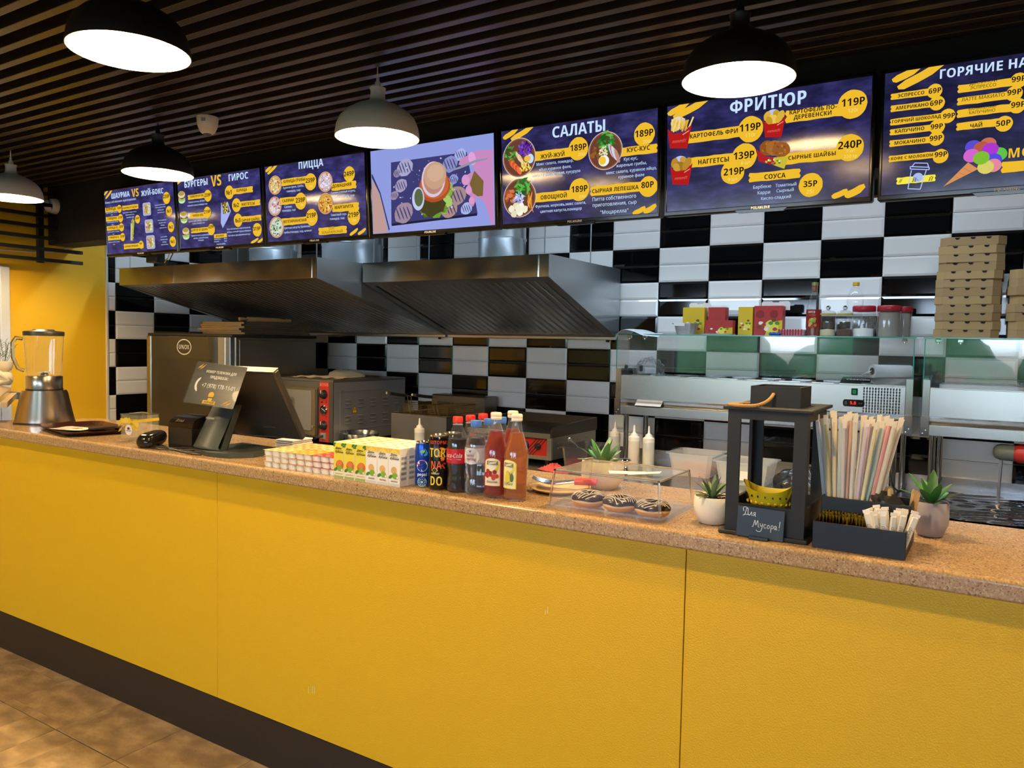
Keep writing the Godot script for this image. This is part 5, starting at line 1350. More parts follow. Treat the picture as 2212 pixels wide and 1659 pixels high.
func build_bench_items() -> void:
	var y := 0.88
	# mixing bowl
	solo("mixing_bowl", mb().lathe([Vector2(0, 0.001), Vector2(0.075, 0.001), Vector2(0.10, 0.02), Vector2(0.122, 0.078), Vector2(0.132, 0.08), Vector2(0.132, 0.083), Vector2(0.121, 0.082), Vector2(0.097, 0.022), Vector2(0.07, 0.004), Vector2(0, 0.004)], 40), M.steel_smooth, "shallow steel mixing bowl on the bench in front of the pizza oven", "bowl", Vector3(-1.39, y, 0.70))
	squeeze_bottle("white squeeze bottle standing by the deep fryer front", Vector3(-0.93, y, 0.68), mat("e9e4d6", 0.6), 0.7, 0.125)
	squeeze_bottle("empty cloudy squeeze bottle below the wall socket", Vector3(0.165, y, 0.26), mat("b9c0c4", 0.6), 0.04, 0.15)
	squeeze_bottle("squeeze bottle full of pinkish sauce on the bench", Vector3(0.385, y, 0.50), mat("e3bf94", 0.55), 0.93, 0.165)
	squeeze_bottle("squeeze bottle smeared inside with white sauce on the bench", Vector3(0.468, y, 0.50), mat("ddd6b0", 0.55), 0.66, 0.165)
	# steel pan with a ladle beside the griddle
	var gp := thing("steel_pan", "deep steel pan with a ladle in it beside the griddle", "pan", Vector3(0.118, y, 0.535))
	part(gp, "pan_body", open_pan(0.075, 0.15, 0.115), M.steel)
	part(gp, "ladle", mb().tube([Vector3(0.01, 0.03, -0.02), Vector3(-0.035, 0.125, 0.06), Vector3(-0.055, 0.15, 0.09)], 0.004, 8), M.steel_smooth)
	part(gp, "ladle_knob", mb().at(Vector3(-0.056, 0.152, 0.092)).lathe([Vector2(0, -0.011), Vector2(0.009, -0.007), Vector2(0.011, 0), Vector2(0.009, 0.007), Vector2(0, 0.011)], 12), M.chrome)
	solo("steel_tub", open_pan(0.08, 0.05, 0.10), M.steel, "small steel tub behind the squeeze bottles", "tub", Vector3(0.60, y, 0.22))
	# red cloth
	var rc := mb().surf(func(u, v):
		var a: float = u * TAU
		return Vector3(cos(a) * 0.085 * (0.15 + 0.85 * v) * (1 + 0.15 * sin(a * 3)), 0.004 + 0.03 * (1.0 - v) * (1 + 0.3 * sin(a * 9)) + 0.004 * sin(v * 30 + a), sin(a) * 0.06 * (0.15 + 0.85 * v)), 40, 14)
	solo("red_cloth", rc, mat("c24a44", 0.9, 0.0, {"rim_enabled": true, "rim": 0.4}), "crumpled red cloth on the bench before the griddle", "cloth", Vector3(0.07, y, 0.80))
	# plastic tubs
	var clear := glassy("e9ebe8", 0.30, 0.2)
	var t1 := thing("food_container", "clear plastic tub of shredded carrot on the bench", "container", Vector3(0.705, y, 0.42))
	part(t1, "tub", open_pan(0.115, 0.12, 0.118, 0.002, 0.014, 0.018), clear)
	var car := mb()
	for i in 420:
		var p := Vector3(rr(-0.088, 0.088), 0.006 + rng.randf() * 0.045, rr(-0.095, 0.095))
		var d := Vector3(rr(-1, 1), rr(-0.3, 0.5), rr(-1, 1)).normalized() * rr(0.012, 0.024)
		car.tube([p - d, p + Vector3(rr(-0.006, 0.006), 0.004, 0), p + d], 0.0016, 4, false)
	car.bb(-0.088, 0.088, 0.003, 0.03, -0.092, 0.092)
	var cm := part(t1, "shredded_carrot", car, mat("d9772e", 0.6))
	cm.set_meta("kind", "stuff")
	var t2 := thing("food_container", "clear plastic tub of chopped salad with a paper sticker", "container", Vector3(0.985, y, 0.50))
	part(t2, "tub", open_pan(0.125, 0.12, 0.112, 0.002, 0.014, 0.018), clear)
	var sal := mb()
	for i in 170:
		var p := Vector3(rr(-0.09, 0.09), 0.008 + rng.randf() * 0.035, rr(-0.09, 0.09))
		sal.cur = lin(["b9a86a", "8a9a4a", "d8cfa0", "6b5a7a", "c9b47a"][i % 5])
		sal.at(p, Vector3(rr(0, 3), rr(0, 3), rr(0, 3)))
		sal.bb(-0.008, 0.008, -0.003, 0.003, -0.006, 0.006, 0.0012)
	var sm := part(t2, "chopped_salad", sal, painted())
	sm.set_meta("kind", "stuff")
	part(t2, "paper_sticker", mb().at(Vector3(0.02, 0.05, 0.1165), Vector3(-0.15, 0, 0)).bb(-0.02, 0.02, -0.022, 0.022, 0, 0.0006), mat("e4e2da", 0.7))
	solo("steel_bag", mb().surf(func(u, v):
		var a: float = u * TAU
		var t: float = v * PI * 0.5
		var k: float = 1.0 + 0.10 * sin(a * 6 + v * 5) + 0.06 * sin(a * 15 - v * 11)
		return Vector3(cos(a) * cos(t) * 0.16 * k, sin(t) * 0.085 * k, sin(a) * cos(t) * 0.10 * k), 48, 16), mat("55575a", 0.22, 0.7), "crumpled dark grey plastic bag lying on the bench", "bag", Vector3(1.27, y, 0.42))
	# cling film spread over the bench end
	solo("cling_film", mb().surf(func(u, v): return Vector3((u - 0.5) * 1.0, 0.004 + 0.003 * sin(u * 40.0 + 7.0 * sin(v * 9.0)) * sin(v * 23.0 + u * 6.0) + 0.002 * sin(v * 61.0 + u * 31.0), (v - 0.5) * 0.66), 90, 60, true), mat("74777c", 0.08, 0.85), "wrinkled shiny film spread over the bench end", "film", Vector3(2.30, y + 0.003, 0.52))
	# red hand mixer on the bench
	var mx := thing("hand_mixer", "red and grey electric hand mixer resting on a steel bracket", "mixer", Vector3(2.02, 1.108, 0.30))
	mx.rotation = Vector3(0, -0.15, -0.02)
	part(mx, "grey_nose", mb().at(Vector3(0, 0, 0), Vector3(0, 0, -PI / 2)).lathe([Vector2(0, -0.008), Vector2(0.018, -0.006), Vector2(0.030, 0.004), Vector2(0.036, 0.02), Vector2(0.036, 0.075)], 22), mat("56605a", 0.5))
	part(mx, "red_body", mb().at(Vector3(0, 0, 0), Vector3(0, 0, -PI / 2)).lathe([Vector2(0.034, 0.075), Vector2(0.040, 0.09), Vector2(0.040, 0.24), Vector2(0.03, 0.26), Vector2(0, 0.262)], 22), mat("a3221c", 0.4))
	for bx in [0.02, 0.2]:
		part(mx, "bracket", mb().bb(bx, bx + 0.01, -0.215, -0.036, -0.01, 0.01), M.steel)
	# sockets
	var so := thing("wall_socket", "white wall socket on the tiles between griddle and topping fridge", "socket", Vector3(0.077, 1.080, 0.0))
	part(so, "plate", mb().bb(-0.037, 0.037, -0.041, 0.041, 0, 0.012, 0.003), mat("e6dcc0", 0.4))
	part(so, "insert", mb().bb(-0.028, 0.028, -0.03, 0.03, 0.012, 0.016, 0.003), mat("efe6cc", 0.4))
	part(so, "well", mb().at(Vector3(0, 0, 0.0165), Vector3(PI / 2, 0, 0)).lathe([Vector2(0.019, 0), Vector2(0.017, -0.006), Vector2(0, -0.006)], 20), mat("cfc4a6", 0.5))
	part(so, "pin_hole", mb().bb(-0.0115, -0.0075, -0.002, 0.002, 0.0105, 0.0112), M.black)
	part(so, "pin_hole", mb().bb(0.0075, 0.0115, -0.002, 0.002, 0.0105, 0.0112), M.black)
	# power lead of the topping fridge
	solo("power_lead", mb().tube([Vector3(1.60, 1.16, 0.33), Vector3(1.60, 1.10, 0.36), Vector3(1.605, 1.0, 0.36), Vector3(1.62, 0.91, 0.34), Vector3(1.64, 0.884, 0.30), Vector3(1.66, 0.884, 0.2)], 0.004, 8), M.black_plastic, "black power lead hanging from the topping fridge to the bench", "lead")

func topping_unit(label: String, x0: float, x1: float, first: bool) -> Node3D:
	var t := thing("topping_fridge", label, "topping fridge", Vector3.ZERO, 0.0, "glass topped counter fridges")
	var st = M.steel
	var zf := 0.36
	part(t, "front_panel", mb().bb(x0 + 0.03, x1 - 0.03, 1.247, 1.378, zf - 0.008, zf, 0.002), st)
	part(t, "sloped_ledge", side_prism(mb(), [[zf - 0.002, 1.247], [zf - 0.05, 1.247], [zf - 0.05, 1.20], [zf - 0.004, 1.20], [zf - 0.03, 1.212]], x0 + 0.03, x1 - 0.03), M.steel_smooth)
	part(t, "lower_rail", mb().bb(x0 + 0.03, x1 - 0.03, 1.161, 1.210, 0.03, zf, 0.003), st)
	part(t, "back_panel", mb().bb(x0 + 0.03, x1 - 0.03, 1.161, 1.378, 0.02, 0.03), st)
	for s in [0, 1]:
		var a := x0 if s == 0 else x1 - 0.032
		var ep := part(t, "end_plate", mb().bb(a, a + 0.032, 1.247, 1.416, 0.02, zf + 0.004, 0.002), M.steel_smooth)
		part(t, "end_bracket", mb().bb(a - (0.004 if s == 0 else -0.0), a + 0.034, 1.157, 1.250, 0.02, zf + 0.007, 0.002), M.steel_smooth)
		for y in [1.17, 1.185]:
			part(ep, "rivet", mb().at(Vector3(a + 0.009 + (y - 1.17) * 0.8, y, zf + 0.007), Vector3(PI / 2, 0, 0)).lathe([Vector2(0.004, 0), Vector2(0.003, 0.002), Vector2(0, 0.003)], 8), M.chrome)
	# glass guard: front, ends, top shelf
	var edge := 0.006
	part(t, "front_glass", mb().bb(x0 + 0.006, x1 - 0.006, 1.405, 1.601, zf - 0.004, zf + 0.001), M.glass)
	for a in [x0, x1 - 0.006]:
		part(t, "end_glass", mb().bb(a, a + 0.005, 1.405, 1.601, 0.03, zf - 0.005), M.glass)
		part(t, "glass_edge", mb().bb(a - 0.0005, a + 0.0045, 1.405, 1.601, zf + 0.0012, zf + 0.0022), M.glass_edge)
	part(t, "top_glass", mb().bb(x0 - 0.004, x1 + 0.004, 1.602, 1.608, 0.02, zf + 0.01), M.glass)
	part(t, "glass_edge", mb().bb(x0 - 0.004, x1 + 0.004, 1.602, 1.608, zf + 0.0102, zf + 0.0112), M.glass_edge)
	for a in [x0 + 0.05, x0 + 0.14, x1 - 0.05]:
		part(t, "glass_clip", mb().bb(a - 0.012, a + 0.012, 1.585, 1.602, 0.29, 0.31, 0.004), M.chrome)
		part(t, "clip_screw", mb().at(Vector3(a, 1.578, 0.30)).lathe([Vector2(0, 0), Vector2(0.006, 0.002), Vector2(0.006, 0.01)], 10), M.chrome)
	for a in [x0 + 0.02, x0 + 0.11] if first else [x0 + 0.02]:
		part(t, "clamp", mb().bb(a, a + 0.018, 1.40, 1.435, 0.28, 0.30, 0.005), M.black_plastic)
	for a in [x0 + 0.047, x1 - 0.075]:
		for z in [0.31, 0.07]:
			part(t, "leg", mb().tube([Vector3(a if z > 0.2 else a + 0.018, 0.88, z), Vector3(a if z > 0.2 else a + 0.018, 1.163, z)], 0.014, 14), M.steel_smooth)
	return t

func build_topping_units() -> void:
	var x0 := 0.207
	var x1 := 1.690
	var t := topping_unit("long counter fridge with a row of steel pans under a glass shelf", x0, x1, true)
	part(t, "deck", mb().bb(x0 + 0.03, x0 + 0.065, 1.372, 1.380, 0.03, 0.352).bb(1.368, x1 - 0.03, 1.372, 1.380, 0.03, 0.352).bb(x0 + 0.065, 1.368, 1.372, 1.380, 0.03, 0.045).bb(x0 + 0.065, 1.368, 1.372, 1.380, 0.340, 0.352), M.steel)
	part(t, "well_floor", mb().bb(x0 + 0.03, x1 - 0.03, 1.25, 1.255, 0.03, 0.35), M.steel_dark)
	# machine cover with the maker's plate
	part(t, "machine_cover", side_prism(mb(), [[0.05, 1.380], [0.352, 1.380], [0.352, 1.384], [0.26, 1.412], [0.05, 1.412]], 1.372, x1 - 0.034), M.steel_smooth)
	var pl := part(t, "maker_plate", mb().at(Vector3(1.447, 1.400, 0.309), Vector3(-1.27, 0, 0)).bb(-0.055, 0.055, -0.014, 0.014, 0, 0.002), M.black_gloss)
	var tx := mb().at(Vector3(1.447, 1.400, 0.309), Vector3(-1.27, 0, 0))
	text(tx, "CODECO", -0.008, 0, 0.0026, 0.085, true)
	tx.bb(0.035, 0.052, -0.004, 0.002, 0.002, 0.0026)
	part(pl, "plate_lettering", tx, mat("d9d9d9", 0.4))
	# controls
	var sw := part(t, "rocker_switch", mb().bb(1.428, 1.456, 1.330, 1.362, 0.358, 0.366, 0.002), M.black_gloss)
	part(sw, "green_light", mb().bb(1.434, 1.450, 1.336, 1.356, 0.366, 0.368), glow("1f9a4e", 0.5))
	var dp := part(t, "controller", mb().at(Vector3(1.440, 1.292, 0.360)).prism(round_rect(-0.047, 0.047, -0.017, 0.017, 0.012), 0, 0.008), M.black_gloss)
	var dg := mb().at(Vector3(1.440, 1.292, 0.360))
	text(dg, "5.8", -0.002, 0.001, 0.0088, 0.026, true)
	part(dp, "display_digits", dg, glow("ff2030", 1.6))
	part(dp, "display_buttons", mb().at(Vector3(1.440, 1.292, 0.368)).bb(-0.038, -0.030, -0.008, 0.008, 0, 0.001).bb(0.022, 0.028, -0.003, 0.003, 0, 0.001).bb(0.032, 0.038, -0.003, 0.003, 0, 0.001), mat("3a3a3c", 0.5))
	var slot := mb().prism(round_rect(-0.0032, 0.0032, -0.0058, 0.0058, 0.003, 3), 0, 0.0012).mesh()
	for r in 9:
		for c in 13:
			part(t, "vent_slot", slot, M.black, Vector3(1.483 + c * 0.0126, 1.364 - r * 0.0135, 0.3600))
	for r in 3:
		for c in 13:
			part(t, "vent_slot", slot, M.black, Vector3(1.483 + c * 0.0126, 1.204 - r * 0.0135, 0.3600))
	# pans in the well
	var pan := open_pan(0.070, 0.140, 0.095, 0.0012, 0.006, 0.010).mesh()
	var what := ["empty steel pan beside the end glass of the topping fridge", "steel pan with green scraps in the topping fridge", "steel pan of the topping fridge, third from the end glass", "steel pan with red slices in the topping fridge", "steel pan of the topping fridge, fifth from the end glass", "steel pan of the topping fridge, sixth from the end glass", "steel pan of the topping fridge next to the machine cover"]
	var cols := ["", "8fa23a", "", "b5341e", "9c6a48", "", ""]
	for i in 7:
		var p := thing("topping_pan", what[i], "pan", Vector3(0.354 + i * 0.1568, 1.288, 0.195), 0.0, "pans in the topping fridge")
		part(p, "pan_body", pan, M.steel_smooth)
		if cols[i]:
			var f := mb()
			for k in 26:
				f.at(Vector3(rr(-0.045, 0.045), rr(0.006, 0.022), rr(-0.11, 0.11)), Vector3(rr(-0.4, 0.4), rr(0, 3), rr(-0.4, 0.4)))
				f.bb(-0.012, 0.012, -0.003, 0.003, -0.009, 0.009, 0.001)
			var fo := part(p, "food_scraps", f, mat(cols[i], 0.5))
			fo.set_meta("kind", "stuff")
	# crumpled clear bag on the first pan
	solo("clear_bag", mb().surf(func(u, v):
		var a: float = u * TAU
		var tt: float = v * PI * 0.5
		var k: float = 1.0 + 0.12 * sin(a * 5 + v * 7) + 0.08 * sin(a * 11 - v * 9)
		return Vector3(cos(a) * cos(tt) * 0.085 * k, sin(tt) * 0.085 * k, sin(a) * cos(tt) * 0.07 * k), 36, 14), glassy("e8eae8", 0.16, 0.1), "crumpled clear plastic bag on the first pan of the topping fridge", "bag", Vector3(0.345, 1.384, 0.22))
	# roll of cling film on the machine cover
	var ro := thing("film_roll", "white roll of cling film lying on the topping fridge cover", "roll", Vector3(1.58, 1.412 + 0.032, 0.22), -0.35)
	part(ro, "film", mb().at(Vector3.ZERO, Vector3(PI / 2, 0, 0.5)).lathe([Vector2(0.018, -0.10), Vector2(0.031, -0.10), Vector2(0.032, -0.098), Vector2(0.032, 0.098), Vector2(0.031, 0.10), Vector2(0.018, 0.10)], 26), mat("d8dcdc", 0.25))
	part(ro, "cardboard_core", mb().at(Vector3.ZERO, Vector3(PI / 2, 0, 0.5)).lathe([Vector2(0.018, 0.101), Vector2(0.016, 0.102), Vector2(0.016, -0.1)], 26), mat("5b3a24", 0.8))
	part(ro, "film_tail", mb().surf(func(u, v): return Vector3(-0.05 - 0.05 * u, -0.006 - 0.02 * u * u, 0.085 + 0.02 * sin(v * PI)) + Vector3(0, 0.018 * (v - 0.5) * (1 - 0.5 * u), 0), 8, 6), mat("e6e8e8", 0.3))
	# sheet of paper on the ledge
	solo("paper_sheet", mb().at(Vector3(0.40, 1.236, 0.337), Vector3(0.65, 0, 0)).bb(-0.075, 0.075, 0, 0.0008, -0.035, 0.035).at(Vector3.ZERO), mat("d9d9d6", 0.7), "blank sheet of paper lying on the fridge ledge", "paper", Vector3(0, 0, 0))
	var t2 := topping_unit("second counter fridge beside the first with one closed pan", 1.727, 2.95, false)
	part(t2, "deck", mb().bb(1.757, 2.92, 1.372, 1.380, 0.03, 0.352), M.steel)
	var lid := thing("lidded_pan", "cloudy plastic lid on the pan of the second counter fridge", "pan lid", Vector3(1.955, 1.380, 0.20))
	part(lid, "lid_plate", mb().at(Vector3(0, 0.012, 0), Vector3(-PI / 2, 0, 0)).prism(round_rect(-0.165, 0.165, -0.135, 0.135, 0.03, 5), -0.012, 0.004), mat("b9c0c0", 0.25))
	part(lid, "lid_panel", mb().at(Vector3(0, 0.016, 0), Vector3(-PI / 2, 0, 0)).prism(round_rect(-0.145, 0.145, -0.115, 0.115, 0.02, 5), 0, 0.003), mat("a4aaa8", 0.2))

func carton(label: String, at: Vector3, w: float, h: float, d: float, style: int) -> void:
	var t := thing("pizza_carton", label, "carton", at, 0.0, "printed snack cartons on the glass shelf")
	var base: String = ["d9b71a", "b02a28", "b02a28", "d9b71a", "b02a28"][style]
	part(t, "carton_body", mb().bb(-w / 2, w / 2, 0, h, -d / 2, d / 2, 0.001), mat(base, 0.45))
	var b := mb()
	var z := d / 2 + 0.0006
	if style >= 2:
		b.cur = lin("d9b71a")
		b.prism(PackedVector2Array([Vector2(-w * 0.1, 0.001), Vector2(w / 2, 0.001), Vector2(w / 2, h * 0.52), Vector2(w * 0.05, h * 0.45)]), z, z, false)
	if style == 4:
		b.cur = lin("8f2020")
		b.prism(disc(-w * 0.28, h * 0.72, w * 0.15, w * 0.15, 16), z, z, false)
		b.prism(disc(w * 0.2, h * 0.72, w * 0.15, w * 0.15, 16), z, z, false)
	b.cur = lin("e6dc4a")
	b.prism(disc(w * 0.12, h * 0.3, minf(w, h) * 0.24, minf(w, h) * 0.24, 18), z + 0.0001, z + 0.0001, false)
	var k := 0
	for q in [[-0.15, 0.36, "b8322a"], [0.25, 0.22, "c23a2a"], [0.1, 0.42, "4d8f2c"], [-0.05, 0.22, "f2ead2"], [-0.25, 0.42, "f2ead2"], [0.32, 0.42, "4d8f2c"], [0.02, 0.32, "e9d9a0"], [-0.32, 0.28, "6b4326"], [0.2, 0.52, "6b4326"]]:
		b.cur = lin(q[2])
		b.prism(disc(w * q[0], h * q[1], minf(w, h) * 0.085, minf(w, h) * 0.065, 10, 0.1), z + 0.0002 + k * 0.00002, z + 0.0002, false)
		k += 1
	part(t, "carton_print", b, painted())
	if style in [0, 4]:
		part(t, "open_flap", mb().at(Vector3(w * 0.15, h, -d / 2 + 0.001)).prism(PackedVector2Array([Vector2(-w / 2, -0.02), Vector2(w / 2, -0.02), Vector2(w / 2, 0.018), Vector2(w / 2 - 0.008, 0.026), Vector2(0.02, 0.026), Vector2(0.014, 0.02), Vector2(-0.014, 0.02), Vector2(-0.02, 0.026), Vector2(-w / 2 + 0.008, 0.026), Vector2(-w / 2, 0.018)]), -0.0015, 0.0), mat("e2dcd6", 0.6))

func build_shelf_items() -> void:
	var y := 1.608
	carton("pair of joined yellow cartons behind the clear tubs", Vector3(0.592, y, 0.19), 0.122, 0.150, 0.05, 0)
	carton("upright red carton beside the yellow pair", Vector3(0.715, y, 0.17), 0.095, 0.150, 0.06, 1)
	carton("low red and yellow carton lying before the upright red one", Vector3(0.752, y, 0.255), 0.150, 0.078, 0.05, 2)
	carton("narrow carton yellow below and red above", Vector3(0.878, y, 0.20), 0.076, 0.150, 0.06, 3)
	carton("largest red carton with a raised white flap", Vector3(0.995, y, 0.20), 0.145, 0.155, 0.06, 4)
	# stacked takeaway tubs with a sticker
	var tb := thing("takeaway_tub", "stack of clear takeaway tubs with a white sticker", "tub", Vector3(0.575, y, 0.275))
	part(tb, "tub", open_pan(0.06, 0.045, 0.06, 0.0012, 0.01, 0.012), glassy("b9b2aa", 0.42, 0.2))
	part(tb, "inner_tub", open_pan(0.054, 0.04, 0.05, 0.0012, 0.008, 0.011), glassy("a89f96", 0.4, 0.2), Vector3(0, 0.012, 0))
	part(tb, "sticker", mb().at(Vector3(-0.02, 0.054, 0.0565)).bb(-0.03, 0.03, -0.008, 0.008, 0, 0.001), mat("e8e6e0", 0.6))
	solo("flat_lid", mb().at(Vector3(0, 0.004, 0), Vector3(-PI / 2, 0, 0)).prism(round_rect(-0.085, 0.085, -0.04, 0.04, 0.02), -0.004, 0.002), mat("9a9892", 0.3), "flat grey lid lying in front of the cartons", "lid", Vector3(0.765, y, 0.325))
	# folded checked napkin, blue band
	var nk := thing("checked_napkin", "folded red and white checked napkins beside the sauce bottle", "napkin", Vector3(1.115, y, 0.20))
	part(nk, "napkin_stack", mb().bb(-0.062, 0.062, 0, 0.034, -0.06, 0.06, 0.006), mat("c9a8a4", 0.85))
	var ck := mb()
	for i in 9:
		ck.bb(-0.058 + i * 0.0135, -0.052 + i * 0.0135, 0.002, 0.0345, 0.0605, 0.0612)
	for i in 4:
		ck.bb(-0.061, 0.061, 0.003 + i * 0.008, 0.0062 + i * 0.008, 0.0606, 0.0610)
	part(nk, "red_checks", ck, mat("a81f30", 0.85))
	solo("blue_bands", mb().at(Vector3(0, 0.008, 0)).surf(func(u, v):
		var a: float = u * TAU
		var bb: float = v * TAU
		return Vector3(cos(a) * (0.022 + 0.008 * cos(bb)), 0.008 * sin(bb) + 0.002 * sin(a * 5), sin(a) * (0.016 + 0.008 * cos(bb))), 28, 10, true), mat("1f4fa8", 0.6), "small blue rubber bands heaped before the checked napkins", "rubber band", Vector3(1.052, y, 0.315))
	# tall sauce bottle
	var sb := thing("sauce_bottle", "tall glass sauce bottle with a red label on the shelf", "bottle", Vector3(1.213, y, 0.20))
	part(sb, "glass", mb().lathe([Vector2(0, 0.001), Vector2(0.034, 0.001), Vector2(0.036, 0.006), Vector2(0.036, 0.125), Vector2(0.033, 0.15), Vector2(0.022, 0.195), Vector2(0.0135, 0.225), Vector2(0.0135, 0.26)], 28), glassy("dfe6e2", 0.12))
	part(sb, "sauce", mb().lathe([Vector2(0, 0.003), Vector2(0.0345, 0.004), Vector2(0.0345, 0.045), Vector2(0, 0.045)], 24), mat("7a2c0c", 0.2))
	part(sb, "neck_sauce", mb().lathe([Vector2(0.0125, 0.225), Vector2(0.0125, 0.255)], 18), mat("8a4a1c", 0.4))
	part(sb, "cap", mb().lathe([Vector2(0.015, 0.255), Vector2(0.0155, 0.258), Vector2(0.0155, 0.272), Vector2(0, 0.273)], 20), mat("a39a6a", 0.35, 0.6))
	var lb := part(sb, "label", mb().lathe([Vector2(0.0366, 0.042), Vector2(0.0366, 0.135)], 28), mat("8f1d18", 0.4))
	var lt := mb()
	lt.cur = lin("e6ded4")
	text_round(lt, "ROY-D", -0.12, 0.122, 0.0371, 0.034, true)
	lt.cur = lin("c9a27a")
	text_round(lt, "sweet chili sauce", 0.0, 0.107, 0.0371, 0.036, false)
	for i in 14:
		lt.cur = lin(["8fb33a", "c9783a", "e0a85a", "6f9a2c"][i % 4])
		var a := rr(-0.45, 0.45)
		var yy := rr(0.055, 0.09)
		for k in 6:
			var c0 := TAU * k / 6
			var c1 := TAU * (k + 1) / 6
			var f := func(dx, dy): return Vector3(sin(a + dx / 0.037) * 0.0371, yy + dy, cos(a + dx / 0.037) * 0.0371)
			lt.tri(f.call(0, 0), f.call(cos(c0) * 0.008, sin(c0) * 0.008), f.call(cos(c1) * 0.008, sin(c1) * 0.008), Vector3(sin(a), 0, cos(a)), Vector3(sin(a), 0, cos(a)), Vector3(sin(a), 0, cos(a)))
	part(lb, "label_print", lt, painted())
	# two glass-lidded jars
	for i in 2:
		var j := thing("spice_jar", ["glass-lidded jar a third full of pale sesame", "glass-lidded jar with a layer of brown seeds"][i], "jar", Vector3(1.283 + i * 0.078, y, 0.21), 0.0, "glass lidded jars on the shelf")
		part(j, "glass", mb().lathe([Vector2(0, 0.001), Vector2(0.034, 0.001), Vector2(0.037, 0.006), Vector2(0.037, 0.11), Vector2(0.035, 0.116)], 26), M.clear)
		part(j, "seeds", mb().lathe([Vector2(0, 0.003), Vector2(0.0355, 0.004), Vector2(0.0355, 0.034 if i == 0 else 0.036), Vector2(0, 0.038)], 24), mat("d2c39c" if i == 0 else "5d3a26", 0.8))
		if i == 0 or i == 1:
			part(j, "dark_band", mb().lathe([Vector2(0.030, 0.040), Vector2(0.030, 0.075)], 20, 2.2, 4.2), mat("3a332c", 0.5))
		part(j, "rubber_seal", mb().lathe([Vector2(0.0375, 0.108), Vector2(0.0375, 0.115)], 26), mat("c9b24a", 0.5))
		part(j, "glass_lid", mb().lathe([Vector2(0.037, 0.116), Vector2(0.036, 0.122), Vector2(0.02, 0.130), Vector2(0.006, 0.132)], 24), glassy("e8ece8", 0.2))
		part(j, "lid_knob", mb().at(Vector3(0, 0.143, 0)).lathe([Vector2(0.004, -0.012), Vector2(0.010, -0.006), Vector2(0.0115, 0), Vector2(0.009, 0.008), Vector2(0, 0.0115)], 16), solid_glass("eef2f0"))
	# empty oil bottle with a yellow cap
	var ob := thing("oil_bottle", "empty clear plastic bottle with a yellow cap behind the jars", "bottle", Vector3(1.392, y, 0.115))
	part(ob, "plastic", mb().lathe([Vector2(0, 0.001), Vector2(0.034, 0.001), Vector2(0.037, 0.006), Vector2(0.037, 0.10), Vector2(0.033, 0.125), Vector2(0.036, 0.145), Vector2(0.040, 0.175), Vector2(0.036, 0.215), Vector2(0.022, 0.245), Vector2(0.014, 0.252), Vector2(0.014, 0.258)], 26), glassy("e6ebf2", 0.16))
	part(ob, "cap", mb().lathe([Vector2(0.0165, 0.256), Vector2(0.0165, 0.274), Vector2(0, 0.275)], 20), mat("d9a514", 0.4))
	# red-lidded jars
	var rj := [[1.448, 0.21, "ribbed jar of white sugar with a red lid", "e4e0d8", 0.04, 0.052], [1.560, 0.215, "largest ribbed jar of grey powder with a red lid", "8a8378", 0.118, 0.053], [1.610, 0.10, "ribbed jar with a red lid standing behind another", "8a8378", 0.118, 0.040]]
	for q in rj:
		var j := thing("ribbed_jar", q[2], "jar", Vector3(q[0], y, q[1]), 0.0, "red lidded jars on the shelf")
		var r: float = q[5]
		var jb := mb()
		jb.surf(func(u, v):
			var a: float = u * TAU
			var k: float = r * (1.0 + 0.035 * sin(a * 9.0)) * (0.93 + 0.07 * sin(PI * (0.15 + 0.7 * v)))
			return Vector3(sin(a) * k, v * 0.125, cos(a) * k), 72, 8, true)
		part(j, "glass", jb, glassy("e4e4de", 0.16, 0.05))
		part(j, "content", mb().lathe([Vector2(0, 0.002), Vector2(r * 0.86, 0.003), Vector2(r * 0.88, q[4]), Vector2(0, q[4] + 0.004)], 26), mat(q[3], 0.8))
		part(j, "lid", mb().lathe([Vector2(r * 0.97, 0.123), Vector2(r * 1.02, 0.126), Vector2(r * 1.02, 0.146), Vector2(r * 0.97, 0.151), Vector2(0, 0.151)], 30), mat("a8202e", 0.35))
	# price list sagging over the end of the shelf
	solo("paper_list", mb().surf(func(u, v):
		var e: float = maxf(0.0, 0.22 - u) / 0.22
		var f: float = maxf(0.0, v - 0.55) / 0.45
		return Vector3(u * 0.26, 0.022 * sin(PI * minf(1.0, u * 1.3 + 0.15)) - 0.05 * e * e - 0.022 * f * f * u, v * 0.20), 24, 16, true), mat("e2e2e4", 0.7), "white printed paper drooping over the end of the glass shelf", "paper", Vector3(0.20, y + 0.006, 0.19))
	# pizza boxes with clipped corners, lids held by three notches
	var bw := 0.128
	var c := 0.032
	var op := PackedVector2Array([Vector2(-bw + c, -bw), Vector2(bw - c, -bw), Vector2(bw, -bw + c), Vector2(bw, bw - c), Vector2(bw - c, bw), Vector2(-bw + c, bw), Vector2(-bw, bw - c), Vector2(-bw, -bw + c)])
	var body := mb().at(Vector3.ZERO, Vector3(-PI / 2, 0, 0)).prism(op, 0, 0.0345).mesh()
	var lid := mb().at(Vector3(0, 0.0345, 0), Vector3(-PI / 2, 0, 0)).prism(op, 0.0002, 0.0022).mesh()
	var notch := mb().prism(PackedVector2Array([Vector2(-0.010, 0), Vector2(-0.0085, -0.005), Vector2(-0.004, -0.0085), Vector2(0.004, -0.0085), Vector2(0.0085, -0.005), Vector2(0.010, 0)]), 0, 0.0006).mesh()
	var card2 := [mat("a98a5e", 0.78), mat("b0915f", 0.78), mat("a38457", 0.78)]
	var stacks := [[1.886, 12, "box of the taller stack on the fridge"], [2.165, 8, "box of the shorter stack on the fridge"]]
	var ord := ["bottom", "second", "third", "fourth", "fifth", "sixth", "seventh", "eighth", "ninth", "tenth", "eleventh", "top"]
